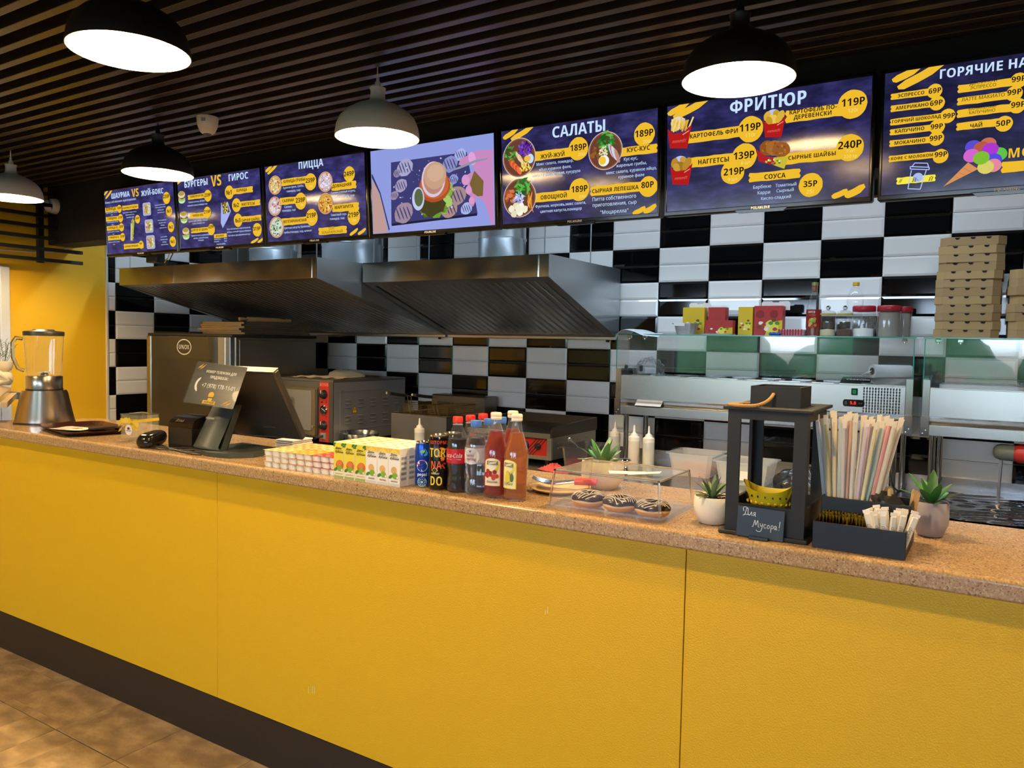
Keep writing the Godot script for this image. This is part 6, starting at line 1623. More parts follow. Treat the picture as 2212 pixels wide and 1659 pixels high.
	for s in stacks:
		for k in s[1]:
			var nm: String = ord[k] if k < s[1] - 1 else "top"
			var b := thing("pizza_box", nm + " brown pizza " + s[2] + (", counted from below" if k > 0 and k < s[1] - 1 else ""), "pizza box", Vector3(s[0] + rr(-0.006, 0.006) + (0.007 if k > 7 else 0.0), y + 0.001 + k * 0.0373, 0.205 + rr(-0.004, 0.004)), rr(-0.035, 0.035), "brown pizza boxes")
			part(b, "tray", body, card2[k % 3])
			part(b, "lid", lid, card2[(k + 1) % 3])
			for nx in [-0.06, 0.0, 0.06]:
				part(b, "finger_notch", notch, mat("140e08", 0.9), Vector3(nx, 0.034, bw + 0.0004))

func build_counter() -> void:
	var t := thing("service_counter", "long yellow service counter with black plinth", "counter")
	part(t, "carcass", mb().bb(-2.20, 4.9, 0.02, 1.055, 2.06, 2.474), mat("2a2419", 0.7))
	for q in [[-2.236, -0.4312], [-0.4288, 1.3768], [1.3792, 3.186], [3.1884, 4.98]]:
		part(t, "panel", mb().bb(q[0], q[1], 0.186, 1.056, 2.475, 2.494, 0.0012), M.yellow)
	part(t, "end_panel", mb().bb(-2.236, -2.218, 0.02, 1.056, 2.06, 2.474, 0.001), M.yellow)
	part(t, "plinth", mb().bb(-2.22, 4.98, 0.0, 0.183, 2.470, 2.491, 0.001), M.plinth)
	# drips of pale glue and scuffs on the panel
	var dr := mb()
	for q in [[0.98, 0.795, 0.012], [0.987, 0.80, 0.018], [0.055, 0.33, 0.024], [0.075, 0.335, 0.024], [0.084, 0.335, 0.026]]:
		dr.at(Vector3(q[0], q[1], 2.4941)).prism(PackedVector2Array([Vector2(-0.0014, 0), Vector2(0.0014, 0.001), Vector2(0.0018, q[2] * 0.5), Vector2(0.001, q[2]), Vector2(-0.001, q[2]), Vector2(-0.0015, q[2] * 0.4)]), 0, 0.0003)
	part(t, "paint_drip", dr, mat("e3cf80", 0.5))
	# worktop in two lengths
	var w := thing("countertop", "speckled beige stone worktop on the yellow counter", "countertop")
	var k := 0
	for q in [[-2.36, 0.5025], [0.5035, 4.98]]:
		var b := mb()
		var pts := []
		var r1 := 0.011
		var r2 := 0.007
		for i in 7:
			var a := PI / 2 - PI / 2 * i / 6
			pts.append([2.55 - r1 + cos(a) * r1, 1.10 - r1 + sin(a) * r1])
		for i in 7:
			var a := -PI / 2 * i / 6
			pts.append([2.55 - r2 + cos(a) * r2, 1.056 + r2 + sin(a) * r2])
		var zb := 2.5
		pts.append([zb, 1.056])
		pts.append([zb, 1.10])
		side_prism(b, pts, q[0], q[1])
		var poly2 := PackedVector2Array([Vector2(q[0], -zb), Vector2(q[1], -zb), Vector2(q[1], -2.0), Vector2(-2.05 if k == 0 else q[0], -2.0)])
		if k == 0:
			poly2 = PackedVector2Array([Vector2(q[0], -zb), Vector2(q[1], -zb), Vector2(q[1], -2.0), Vector2(-2.05, -2.0), Vector2(-2.29, -2.385)])
		b.at(Vector3.ZERO, Vector3(-PI / 2, 0, 0)).prism(poly2, 1.056, 1.10)
		part(w, "worktop_slab", b, M.stone)
		k += 1

func round_leaf(b: MB, base: Vector3, dir: Vector3, len: float, wid: float, droop: float) -> void:
	var side := dir.cross(Vector3.UP).normalized()
	b.surf(func(u, v):
		var t: float = u
		var ww: float = wid * pow(sin(PI * clampf(t * 0.86 + 0.12, 0, 1)), 0.8)
		var p := base + dir * len * t + Vector3.DOWN * droop * t * t
		return p + side * ww * (v - 0.5) + Vector3.UP * 0.35 * ww * absf(v - 0.5), 8, 4, true)

func succulent(t: Node3D, c: Vector3, n: int, len: float, wid: float, cols: Array, spread: float) -> void:
	for i in n:
		var b := mb()
		var a := TAU * i * 0.382 + rr(-0.2, 0.2)
		var el := lerpf(1.25, spread, float(i) / n)
		var d := Vector3(cos(a) * cos(el), sin(el), sin(a) * cos(el))
		round_leaf(b, c, d, len * rr(0.8, 1.1), wid, len * 0.25 * (1.0 - sin(el)))
		part(t, "leaf", b, mat(cols[i % cols.size()], 0.45, 0.0, {"cull_mode": 2}))

func pot(b: MB, r: float, h: float, low: float) -> MB:
	return b.lathe([Vector2(0, 0.0005), Vector2(r * low, 0.0005), Vector2(r * (low + 0.12), 0.004), Vector2(r * 0.98, h * 0.38), Vector2(r, h * 0.6), Vector2(r * 0.96, h * 0.97), Vector2(r * 0.93, h), Vector2(r * 0.88, h * 0.985), Vector2(r * 0.88, h * 0.86), Vector2(0, h * 0.86)], 36)

func build_counter_back_items() -> void:
	var y := 1.10
	# steel blender
	var bl := thing("blender", "brushed steel blender with a glass jug by the yellow wall", "blender", Vector3(-2.02, y, 2.30), 0.55)
	var base := mb()
	var sect := func(hw: float, hd: float, yy: float) -> Array:
		var rr2 := round_rect(-hw, hw, -hd, hd, minf(hw, hd) * 0.45, 5)
		var out := []
		for p in rr2:
			out.append(Vector3(p.x, yy, p.y))
		return out
	var rings := [sect.call(0.110, 0.110, 0.008), sect.call(0.108, 0.108, 0.02), sect.call(0.096, 0.096, 0.09), sect.call(0.086, 0.086, 0.15), sect.call(0.080, 0.080, 0.165)]
	loft(base, rings)
	part(bl, "motor_base", base, mat("b5a998", 0.28, 1.0))
	var foot := mb()
	loft(foot, [sect.call(0.112, 0.112, 0.0), sect.call(0.112, 0.112, 0.009)])
	part(bl, "rubber_foot", foot, M.black_plastic)
	part(bl, "collar", mb().lathe([Vector2(0.080, 0.165), Vector2(0.081, 0.168), Vector2(0.081, 0.234), Vector2(0.079, 0.237), Vector2(0, 0.237)], 40), mat("b3a795", 0.25, 1.0))
	part(bl, "collar_ring", mb().lathe([Vector2(0.0815, 0.166), Vector2(0.083, 0.170), Vector2(0.0815, 0.174)], 40), M.black_plastic)
	var jug := mb()
	jug.surf(func(u, v):
		var a: float = u * TAU
		var k: float = lerpf(0.077, 0.089, v) * (1.0 + 0.015 * cos(a * 8.0))
		return Vector3(sin(a) * k, 0.238 + v * 0.215, cos(a) * k), 64, 6, true)
	jug.lathe([Vector2(0.074, 0.240), Vector2(0.0, 0.240)], 32)
	part(bl, "glass_jug", jug, glassy("dfe0d6", 0.17, 0.03))
	part(bl, "jug_handle", mb().tube([Vector3(-0.062, 0.42, 0.075), Vector3(-0.075, 0.425, 0.10), Vector3(-0.083, 0.40, 0.115), Vector3(-0.083, 0.33, 0.112), Vector3(-0.07, 0.275, 0.095), Vector3(-0.055, 0.265, 0.075)], 0.009, 10), solid_glass("e9ebe4"))
	part(bl, "blade_hub", mb().lathe([Vector2(0.02, 0.241), Vector2(0.014, 0.252), Vector2(0, 0.256)], 14).bb(-0.03, 0.03, 0.254, 0.256, -0.005, 0.005).bb(-0.004, 0.004, 0.252, 0.254, -0.028, 0.028), M.steel_smooth)
	part(bl, "lid", mb().lathe([Vector2(0.090, 0.436), Vector2(0.091, 0.453), Vector2(0.088, 0.458), Vector2(0.05, 0.462), Vector2(0.045, 0.468), Vector2(0, 0.469)], 40), mat("2c2a22", 0.4))
	# brown tray with papers
	var tr := thing("serving_tray", "brown plastic serving tray with printed papers on it", "tray", Vector3(-1.565, y, 2.355), -0.22)
	part(tr, "tray_floor", mb().at(Vector3(0, 0.004, 0), Vector3(-PI / 2, 0, 0)).prism(round_rect(-0.21, 0.21, -0.12, 0.12, 0.04, 5), -0.004, 0.0), mat("2e150d", 0.28))
	var rim := mb()
	var ro := round_rect(-0.235, 0.235, -0.145, 0.145, 0.05, 6)
	var ri := round_rect(-0.21, 0.21, -0.12, 0.12, 0.04, 6)
	for i in ro.size():
		var j := (i + 1) % ro.size()
		var nn := Vector3(-(ro[i].x + ro[j].x), 3.0, -(ro[i].y + ro[j].y)).normalized()
		rim.quad(Vector3(ri[i].x, 0.004, ri[i].y), Vector3(ri[j].x, 0.004, ri[j].y), Vector3(ro[j].x, 0.021, ro[j].y), Vector3(ro[i].x, 0.021, ro[i].y), nn)
		rim.quad(Vector3(ri[i].x, 0.001, ri[i].y), Vector3(ri[j].x, 0.001, ri[j].y), Vector3(ro[j].x, 0.018, ro[j].y), Vector3(ro[i].x, 0.018, ro[i].y), -nn)
		rim.quad(Vector3(ro[i].x, 0.018, ro[i].y), Vector3(ro[j].x, 0.018, ro[j].y), Vector3(ro[j].x, 0.021, ro[j].y), Vector3(ro[i].x, 0.021, ro[i].y), Vector3(ro[i].x, 0, ro[i].y).normalized())
	part(tr, "tray_rim", rim, mat("3b1c12", 0.22))
	for q in [[-0.06, 0.02, 0.1, "pale printed flyer lying flat on the brown tray"], [0.11, -0.03, -0.5, "curling printed flyer at the end of the brown tray"]]:
		var fb := mb()
		fb.cur = lin("d9cdb4")
		var curl: float = 0.03 if q[0] > 0 else 0.004
		fb.surf(func(u, v): return Vector3((u - 0.5) * 0.20, 0.001 + curl * u * u + 0.002 * sin(v * 7.0), (v - 0.5) * 0.13), 14, 8, true)
		fb.cur = lin("5a4230")
		for i in 5:
			var u0 := rr(0.05, 0.7)
			var v0 := rr(0.1, 0.85)
			fb.surf(func(u, v): return Vector3((u0 + 0.2 * u - 0.5) * 0.20, 0.0022 + curl * pow(u0 + 0.2 * u, 2) + 0.002 * sin((v0 + 0.06 * v) * 7.0), (v0 + 0.06 * v - 0.5) * 0.13), 3, 2, true)
		solo("paper_flyer", fb, painted(), q[3], "flyer", Vector3(-1.565 + q[0], y + 0.006, 2.355 + q[1]), Vector3(0, q[2], 0), "flyers on the brown tray")
	# square glass jar with a ribbon and a round tag
	var jr := thing("tip_jar", "square glass jar tied with yellow ribbon and a round tag", "jar", Vector3(-1.060, y, 2.40), 0.10)
	var s := 0.052
	var gw := mb()
	for q in [[-s, -s + 0.004, -s, s], [s - 0.004, s, -s, s], [-s + 0.004, s - 0.004, -s, -s + 0.004], [-s + 0.004, s - 0.004, s - 0.004, s]]:
		gw.bb(q[0], q[1], 0.010, 0.115, q[2], q[3])
	gw.bb(-s, s, 0.0005, 0.010, -s, s, 0.002)
	part(jr, "glass", gw, glassy("cfd8c2", 0.16, 0.03))
	part(jr, "glass_rim", mb().tube([Vector3(-s, 0.115, -s), Vector3(s, 0.115, -s), Vector3(s, 0.115, s), Vector3(-s, 0.115, s), Vector3(-s, 0.115, -s)], 0.0026, 6), solid_glass("e2e8d8"))
	var rb := mb()
	for q in [[-1, 0.62], [1, 0.5]]:
		rb.surf(func(u, v): return Vector3(q[0] * u * 0.062, 0.092 - 0.03 * u * u * q[1] + 0.010 * sin(u * 9) * (v - 0.5) + (v - 0.5) * 0.016, s + 0.004 + 0.006 * sin(u * PI)), 14, 4)
		rb.surf(func(u, v): return Vector3(q[0] * (0.004 + u * 0.052), 0.09 - u * 0.055 * q[1] - 0.01 * u, s + 0.0035 + 0.003 * sin(u * 14)) + Vector3((v - 0.5) * 0.008, (v - 0.5) * 0.014, 0), 14, 3)
	rb.bb(-s - 0.001, s + 0.001, 0.086, 0.098, s + 0.0005, s + 0.0018)
	rb.bb(s + 0.0005, s + 0.0018, 0.086, 0.098, -s, s)
	part(jr, "ribbon", rb, mat("d9b423", 0.5, 0.0, {"cull_mode": 2}))
	var tg := part(jr, "round_tag", mb().at(Vector3(0.0, 0.052, s + 0.002), Vector3(PI / 2, 0, 0)).lathe([Vector2(0.0215, 0), Vector2(0.0215, 0.0012), Vector2(0, 0.0012)], 28), mat("ded6c6", 0.6))
	var tt := mb().at(Vector3(0, 0.052, s + 0.0036))
	text(tt, "жуй-жуй", 0, -0.004, 0, 0.030, true)
	tt.prism(disc(0, 0.006, 0.008, 0.006, 14), 0, 0, false)
	part(tg, "tag_print", tt, mat("4a3012", 0.6))
	# card terminal and receipt printer
	var ct := thing("card_terminal", "small rounded black card terminal beside the receipt printer", "terminal", Vector3(-0.862, y, 2.475), 0.12)
	var cb := mb()
	cb.surf(func(u, v):
		var a: float = u * TAU
		var b2: float = (v - 0.5) * PI
		var sx: float = pow(absf(cos(a)), 0.6) * signf(cos(a))
		var sz: float = pow(absf(sin(a)), 0.6) * signf(sin(a))
		var cc: float = pow(maxf(cos(b2), 0.0), 0.5)
		return Vector3(sx * 0.042 * cc, 0.031 + 0.031 * sin(b2) + 0.010 * sz * -1.0 * cc, sz * 0.055 * cc), 36, 16, true)
	part(ct, "shell", cb, mat("17140f", 0.16))
	part(ct, "display", mb().at(Vector3(0, 0.057, -0.002), Vector3(-1.32, 0, 0)).prism(round_rect(-0.026, 0.026, -0.018, 0.018, 0.004), 0, 0.0015), mat("2f2820", 0.08))
	var rp := thing("receipt_printer", "black receipt printer with a curved glossy lid", "printer", Vector3(-0.715, y, 2.375), 0.05)
	var rb2 := mb()
	side_prism(rb2, [[-0.075, 0.001], [0.075, 0.001], [0.078, 0.02], [0.078, 0.085], [-0.078, 0.085], [-0.078, 0.02]], -0.07, 0.07)
	part(rp, "printer_body", rb2, mat("13100c", 0.4))
	var lidp := [[-0.078, 0.0855], [0.0785, 0.0855]]
	for i in 11:
		var a := PI * i / 10
		lidp.append([0.0785 * cos(a), 0.0855 + 0.047 * pow(sin(a), 0.75)])
	var pl2 := mb()
	side_prism(pl2, lidp.slice(2), -0.0705, 0.0705)
	part(rp, "curved_lid", pl2, mat("1b130d", 0.14))
	part(rp, "paper_slot", mb().bb(-0.05, 0.05, 0.128, 0.1335, -0.006, 0.004), M.black)
	var br := mb().at(Vector3(-0.01, 0.112, 0.0655), Vector3(-0.75, 0, 0))
	text(br, "Атол", 0, 0, 0.004, 0.045, true, 0.2)
	part(rp, "brand_lettering", br, mat("3a2f26", 0.4))
	# cables between them
	var cab := mb()
	for i in 4:
		var pts := []
		for k in 9:
			var u := k / 8.0
			pts.append(Vector3(-0.84 + 0.33 * u, y + 0.004 + 0.004 * i * (0.5 + 0.5 * sin(u * 7.0 + i)), 2.50 - 0.012 * i + 0.012 * sin(u * 9.0 + i * 2.0)))
		cab.tube(pts, 0.0026, 6)
	solo("cable_tangle", cab, mat("1a1712", 0.5), "loose black cables tangled in front of the receipt printer", "cable")
	till()

func loft(b: MB, rings: Array) -> void:
	var n: int = rings[0].size()
	for i in rings.size() - 1:
		for k in n:
			var k2 := (k + 1) % n
			var a: Vector3 = rings[i][k]
			var c: Vector3 = rings[i][k2]
			var d: Vector3 = rings[i + 1][k2]
			var e: Vector3 = rings[i + 1][k]
			var na := Vector3(a.x, 0, a.z).normalized()
			var nc := Vector3(c.x, 0, c.z).normalized()
			b.tri(a, c, d, na, nc, nc)
			b.tri(a, d, e, na, nc, na)
	for e in [0, rings.size() - 1]:
		var nn := Vector3.DOWN if e == 0 else Vector3.UP
		var c := Vector3.ZERO
		for p in rings[e]:
			c += p
		c /= n
		for k in n:
			b.tri(rings[e][k], rings[e][(k + 1) % n], c, nn, nn, nn)

func till() -> void:
	var y := 1.10
	var t := thing("till_terminal", "grey till monitor on a curved stand, turned to the staff", "till")
	# monitor leans with its top towards the customers
	var a := Vector3(-0.60, 1.437, 2.39)
	var d := Vector3(-0.46, 1.150, 2.22)
	var c := (a + d) / 2 + Vector3(0.115, 0, 0)
	var up := (Vector3(0, a.y - d.y, a.z - d.z)).normalized()
	var tilt := atan2(up.z, up.y)
	var mo := part(t, "monitor", mb().at(Vector3(-0.445, 1.292, 2.30), Vector3(tilt, 0.10, -0.0)).bb(-0.175, 0.175, -0.158, 0.158, -0.016, 0.016, 0.006), mat("2f2c26", 0.42))
	part(mo, "screen_glass", mb().at(Vector3(-0.445, 1.292, 2.30), Vector3(tilt, 0.10, 0)).bb(-0.165, 0.165, -0.148, 0.148, -0.0175, -0.016), M.black_gloss)
	part(mo, "top_edge", mb().at(Vector3(-0.445, 1.292, 2.30), Vector3(tilt, 0.10, 0)).bb(-0.175, 0.175, 0.155, 0.160, -0.016, 0.018, 0.001), mat("2f2c26", 0.42))
	var nv := mb().at(Vector3(-0.445, 1.292, 2.30), Vector3(tilt, 0.10, 0))
	nv.bb(0.0, 0.06, -0.105, -0.102, 0.0162, 0.0168)
	part(mo, "vent_mark", nv, mat("4a463c", 0.4))
	# curved stand: column and foot
	var st := mat("353a34", 0.40)
	var sp := mb()
	var prof := func(u: float) -> Array:
		# centre line from the monitor down and round into the foot
		return []
	sp.surf(func(u, v):
		var p: Vector3
		if u < 0.6:
			var k = u / 0.6
			p = Vector3(-0.545, lerpf(1.285, 1.125, k), lerpf(2.37, 2.46, k))
		else:
			var k = (u - 0.6) / 0.4
			p = Vector3(lerpf(-0.545, -0.50, k), 1.125 - 0.021 * sin(k * PI / 2), 2.46 - 0.10 * k * k)
		var wid: float = lerpf(0.135, 0.15, u) if u < 0.6 else lerpf(0.15, 0.24, (u - 0.6) / 0.4)
		return p + Vector3((v - 0.5) * wid, 0, 0.018 * sin(v * PI)), 26, 12, true)
	sp.surf(func(u, v):
		var k: float = u
		var p := Vector3(-0.545, lerpf(1.285, 1.105, k), lerpf(2.345, 2.42, k))
		return p + Vector3((v - 0.5) * lerpf(0.135, 0.15, u), 0, 0), 8, 4)
	for s in [0.0, 1.0]:
		sp.surf(func(u, v):
			var k: float = u
			var p := Vector3(-0.545, lerpf(1.285, 1.105, k), lerpf(2.358, 2.44, k))
			return p + Vector3((s - 0.5) * lerpf(0.135, 0.15, u), 0, (v - 0.5) * 0.03), 8, 2, s > 0.5)
	part(t, "stand_column", sp, st)
	part(t, "stand_foot", mb().at(Vector3(-0.475, y + 0.0005, 2.335), Vector3(-PI / 2, 0, 0)).prism(PackedVector2Array([Vector2(-0.13, -0.13), Vector2(0.0, -0.165), Vector2(0.10, -0.15), Vector2(0.15, -0.08), Vector2(0.15, 0.08), Vector2(-0.13, 0.10)]), 0, 0.016), st)
	var br := mb().at(Vector3(-0.555, 1.232, 2.427), Vector3(-0.52, 0, 0))
	text(br, "POSBANK", 0, 0, 0.004, 0.050, true)
	part(t, "brand_lettering", br, mat("b0a894", 0.4))
	# phone number sign fixed to the monitor's back
	var sg := thing("phone_sign", "dark order sign with a phone number fixed on the till", "sign", Vector3(-0.500, 1.366, 2.450))
	sg.rotation = Vector3(-0.38, 0.06, -0.05)
	part(sg, "backing_card", mb().bb(-0.138, 0.138, -0.083, 0.083, -0.002, 0.0, 0.0005), mat("2b2720", 0.25))
	part(sg, "clear_cover", mb().bb(-0.140, 0.140, -0.085, 0.085, 0.0016, 0.0030), glassy("dfe6da", 0.06))
	var p := mb()
	p.cur = lin("e9e4d4")
	text(p, "НОМЕР ТЕЛЕФОНА ДЛЯ", 0.012, 0.048, 0.0008, 0.165, true)
	text(p, "ПРЕДЗАКАЗА:", 0.010, 0.027, 0.0008, 0.098, true)
	text(p, "+7 (978) 178-11-01", 0.022, -0.008, 0.0008, 0.182, true)
	# handset
	var hs := PackedVector2Array()
	for i in 11:
		var q := lerpf(-1.15, 1.15, i / 10.0)
		hs.append(Vector2(-0.078 - cos(q) * 0.031, -0.006 + sin(q) * 0.031))
	for i in 11:
		var q := lerpf(1.15, -1.15, i / 10.0)
		hs.append(Vector2(-0.078 - cos(q) * 0.019, -0.006 + sin(q) * (0.031 if i in [0, 10] else 0.022)))
	p.prism(hs, 0.0008, 0.0008, false)
	p.cur = lin("e0a94a")
	for q in [[-0.125, 0.055, -0.098, 0.078], [-0.113, 0.052, -0.083, 0.078], [0.070, -0.076, 0.112, -0.05], [0.088, -0.078, 0.128, -0.055]]:
		var aa := Vector2(q[0], q[1])
		var bb2 := Vector2(q[2], q[3])
		var o := (bb2 - aa).orthogonal().normalized() * 0.0035
		p.prism(PackedVector2Array([aa, aa.lerp(bb2, 0.3) - o, bb2, aa.lerp(bb2, 0.5) + o]), 0.0008, 0.0008, false)
	p.cur = lin("e3b52c")
	p.prism(disc(0.0, -0.042, 0.016, 0.013, 14), 0.0008, 0.0008, false)
	p.prism(disc(0.0, -0.058, 0.012, 0.010, 12), 0.0008, 0.0008, false)
	p.prism(ragged(-0.034, 0.034, -0.071, 0.013), 0.0009, 0.0009, false)
	p.cur = lin("2a2418")
	p.prism(PackedVector2Array([Vector2(-0.018, -0.051), Vector2(0.018, -0.049), Vector2(0.018, -0.052), Vector2(-0.018, -0.054)]), 0.0010, 0.0010, false)
	text(p, "жуй-жуй", 0, -0.071, 0.0011, 0.054, true, 0.25)
	part(sg, "sign_print", p, painted())
	# papers and a pen behind the till
	var pp := thing("paper_stack", "short stack of white paper slips behind the till", "paper", Vector3(-0.42, y, 2.13), 0.1)
	for i in 5:
		part(pp, "slip", mb().bb(-0.045, 0.045, i * 0.008, i * 0.008 + 0.006, -0.06, 0.06, 0.001), mat("d9cfba", 0.7), Vector3(rr(-0.003, 0.003), 0, 0))
	solo("black_folder", mb().bb(-0.075, 0.075, 0.0, 0.008, -0.05, 0.05, 0.003), M.black_plastic, "flat black card reader lying beside the till foot", "card reader", Vector3(-0.255, y, 2.27), Vector3(0, 0.2, 0))

func patch_round(b: MB, pts: PackedVector2Array, r: float, a: float, y: float, lift := 0.0) -> void:
	# a flat polygon laid on a cylinder of radius r round the y axis
	var t := Geometry2D.triangulate_polygon(pts)
	for i in range(0, t.size(), 3):
		var q := []
		var nn := []
		for k in 3:
			var p := pts[t[i + k]]
			var an := a + p.x / r
			q.append(Vector3(sin(an) * (r + lift), y + p.y, cos(an) * (r + lift)))
			nn.append(Vector3(sin(an), 0, cos(an)))
		b.tri(q[0], q[1], q[2], nn[0], nn[1], nn[2])

func wavy(w: float, h: float, n := 8) -> PackedVector2Array:
	var p := PackedVector2Array()
	for i in n + 1:
		p.append(Vector2(lerpf(-w / 2, w / 2, float(i) / n), -h / 2))
	for i in n + 1:
		p.append(Vector2(lerpf(w / 2, -w / 2, float(i) / n), h / 2))
	return p

func strip_disc(r0: float, n := 20, y0 := -1e9, y1 := 1e9) -> PackedVector2Array:
	var p := PackedVector2Array()
	for i in n:
		var a := TAU * i / n
		p.append(Vector2(cos(a) * r0, clampf(sin(a) * r0, y0, y1)))
	return p

func build_drinks() -> void:
	var y := 1.10
	var face := 0.5
	# slim blue can
	var cans := "cans on the counter"
	var can := thing("slim_can", "slim blue soda can with a red, white and blue ball mark at the front", "can", Vector3(0.528, y, 2.474), 0.0, cans)
	var r := 0.0265
	part(can, "can_body", mb().lathe([Vector2(0.019, 0.0), Vector2(0.022, 0.001), Vector2(r, 0.011), Vector2(r, 0.124), Vector2(0.024, 0.135)], 32), mat("1440a0", 0.22, 0.45))
	part(can, "can_end", mb().lathe([Vector2(0.024, 0.135), Vector2(0.0245, 0.139), Vector2(0.0225, 0.1395), Vector2(0.021, 0.136), Vector2(0, 0.136)], 28).lathe([Vector2(0.019, 0.0), Vector2(0.0225, 0.0005), Vector2(0.0245, 0.006)], 28), M.steel_smooth)
	var b := mb()
	b.cur = lin("e8ecf2")
	patch_round(b, strip_disc(0.0178), r, face, 0.068, 0.0004)
	b.cur = lin("c5202c")
	patch_round(b, PackedVector2Array([Vector2(-0.0165, 0.002), Vector2(-0.008, 0.0005), Vector2(0.002, 0.004), Vector2(0.011, 0.0105), Vector2(0.006, 0.0155), Vector2(-0.002, 0.0168), Vector2(-0.010, 0.0135), Vector2(-0.015, 0.0075)]), r, face, 0.068, 0.0007)
	b.cur = lin("0f2f86")
	patch_round(b, PackedVector2Array([Vector2(-0.0165, -0.003), Vector2(-0.006, -0.0045), Vector2(0.005, -0.0015), Vector2(0.016, 0.006), Vector2(0.0165, -0.002), Vector2(0.012, -0.0115), Vector2(0.004, -0.0163), Vector2(-0.006, -0.0157), Vector2(-0.0135, -0.010)]), r, face, 0.068, 0.0007)
	b.cur = lin("dfe6f2")
	text_round(b, "pepsi", face, 0.040, r + 0.0005, 0.030, true)
	b.cur = lin("8fb0a0")
	patch_round(b, strip_disc(0.0148), r, face, 0.018, 0.0003)
	b.cur = lin("12408f")
	patch_round(b, strip_disc(0.0118), r, face, 0.018, 0.0005)
	b.cur = lin("9fc0b0")
	for i in 9:
		var a := TAU * i / 9
		patch_round(b, disc(cos(a) * 0.0085, sin(a) * 0.0085, 0.0022, 0.0014, 6, 0.0, a), r, face, 0.018, 0.0007)
	patch_round(b, strip_disc(0.004), r, face, 0.018, 0.0007)
	b.cur = lin("3f9ad0")
	patch_round(b, disc(0.006, 0.0, 0.010, 0.012, 10, 0.25), r, face, 0.108, 0.0003)
	b.cur = lin("8cc34a")
	patch_round(b, disc(0.002, 0.004, 0.007, 0.005, 9, 0.25), r, face, 0.108, 0.0005)
	part(can, "can_print", b, painted())
	copy(can, "slim_can", "slim blue soda can standing behind the other slim blue can", Vector3(0.528, y, 2.414), 0.0, cans)
	# tall black energy can
	var en := thing("tall_can", "tall black energy drink can with big yellow letters at the front", "can", Vector3(0.592, y, 2.478), 0.0, cans)
	r = 0.033
	part(en, "can_body", mb().lathe([Vector2(0.026, 0.002), Vector2(0.030, 0.004), Vector2(r, 0.014), Vector2(r, 0.150), Vector2(0.028, 0.161)], 36), mat("17120d", 0.2, 0.4))
	part(en, "can_end", mb().lathe([Vector2(0.028, 0.161), Vector2(0.0285, 0.166), Vector2(0.0265, 0.1665), Vector2(0.025, 0.162), Vector2(0, 0.162)], 28).lathe([Vector2(0.0245, 0.0), Vector2(0.027, 0.001), Vector2(0.0305, 0.007)], 28), mat("b9ae98", 0.25, 1.0))
	var e := mb()
	e.cur = lin("c9462c")
	text_round(e, "ШТОРМ", face, 0.146, r + 0.0006, 0.052, true)
	e.cur = lin("d9c22c")
	text_round(e, "TOR", face - 0.05, 0.115, r + 0.0006, 0.052, true, 0.0, "Droid Sans", 1.35)
	e.cur = lin("cf5a26")
	text_round(e, "NA", face - 0.15, 0.078, r + 0.0006, 0.034, true, 0.0, "Droid Sans", 1.25)
	e.cur = lin("e0c52c")
	text_round(e, "DO", face - 0.15, 0.030, r + 0.0006, 0.038, true, 0.0, "Droid Sans", 1.3)
	patch_round(e, PackedVector2Array([Vector2(0, 0.011), Vector2(0.011, 0), Vector2(0, -0.011), Vector2(-0.011, 0)]), r, face - 0.3, 0.062, 0.0004)
	e.cur = lin("2a2410")
	patch_round(e, PackedVector2Array([Vector2(0, 0.008), Vector2(0.008, 0), Vector2(0, -0.008), Vector2(-0.008, 0)]), r, face - 0.3, 0.062, 0.0006)
	e.cur = lin("d8d2a0")
	text_round(e, "ENERGY", face - 0.22, 0.052, r + 0.0009, 0.026, true)
	for i in 16:
		e.cur = lin(["c23a1c", "d98a1c", "8f2a14"][i % 3])
		patch_round(e, disc(0, 0, 0.006, 0.003, 7, 0.35, rr(0, 3)), r, face + rr(0.1, 0.7), rr(0.07, 0.14), 0.0003)
	part(en, "can_print", e, painted())
	copy(en, "tall_can", "tall black energy drink can standing behind the other tall can", Vector3(0.592, y, 2.410), 0.0, cans)
	# cola bottles
	var cl := thing("cola_bottle", "cola bottle with a red cap and red label at the front of its file", "bottle", Vector3(0.656, y, 2.474), 0.0, "cola bottles in a file")
	part(cl, "plastic", mb().lathe([Vector2(0.020, 0.002), Vector2(0.029, 0.004), Vector2(0.0315, 0.014), Vector2(0.0285, 0.045), Vector2(0.0275, 0.062), Vector2(0.0322, 0.085), Vector2(0.0322, 0.132), Vector2(0.0312, 0.145), Vector2(0.026, 0.170), Vector2(0.016, 0.193), Vector2(0.0125, 0.203), Vector2(0.0125, 0.212)], 36), glassy("dfe2e0", 0.10))
	part(cl, "cola", mb().lathe([Vector2(0, 0.004), Vector2(0.028, 0.006), Vector2(0.0303, 0.014), Vector2(0.0273, 0.045), Vector2(0.0263, 0.062), Vector2(0.0310, 0.085), Vector2(0.0310, 0.132), Vector2(0.0300, 0.145), Vector2(0.0268, 0.158), Vector2(0, 0.158)], 32), mat("140604", 0.08))
	part(cl, "cap", mb().lathe([Vector2(0.0148, 0.207), Vector2(0.0152, 0.209), Vector2(0.0152, 0.221), Vector2(0.014, 0.2245), Vector2(0, 0.226)], 24), mat("cf2f22", 0.4))
	part(cl, "neck_ring", mb().lathe([Vector2(0.0125, 0.200), Vector2(0.0165, 0.2015), Vector2(0.0125, 0.203)], 24), glassy("e8eae8", 0.3))
	part(cl, "label", mb().lathe([Vector2(0.0326, 0.088), Vector2(0.0326, 0.131)], 36), mat("b81420", 0.35))
	var c := mb()
	c.cur = lin("e9e4e0")
	text_round(c, "Coca-Cola", face - 0.35, 0.112, 0.0331, 0.062, false, 0.30, "Droid Serif", 1.25)
	patch_round(c, wavy(0.05, 0.0016), 0.0331, face - 0.3, 0.100)
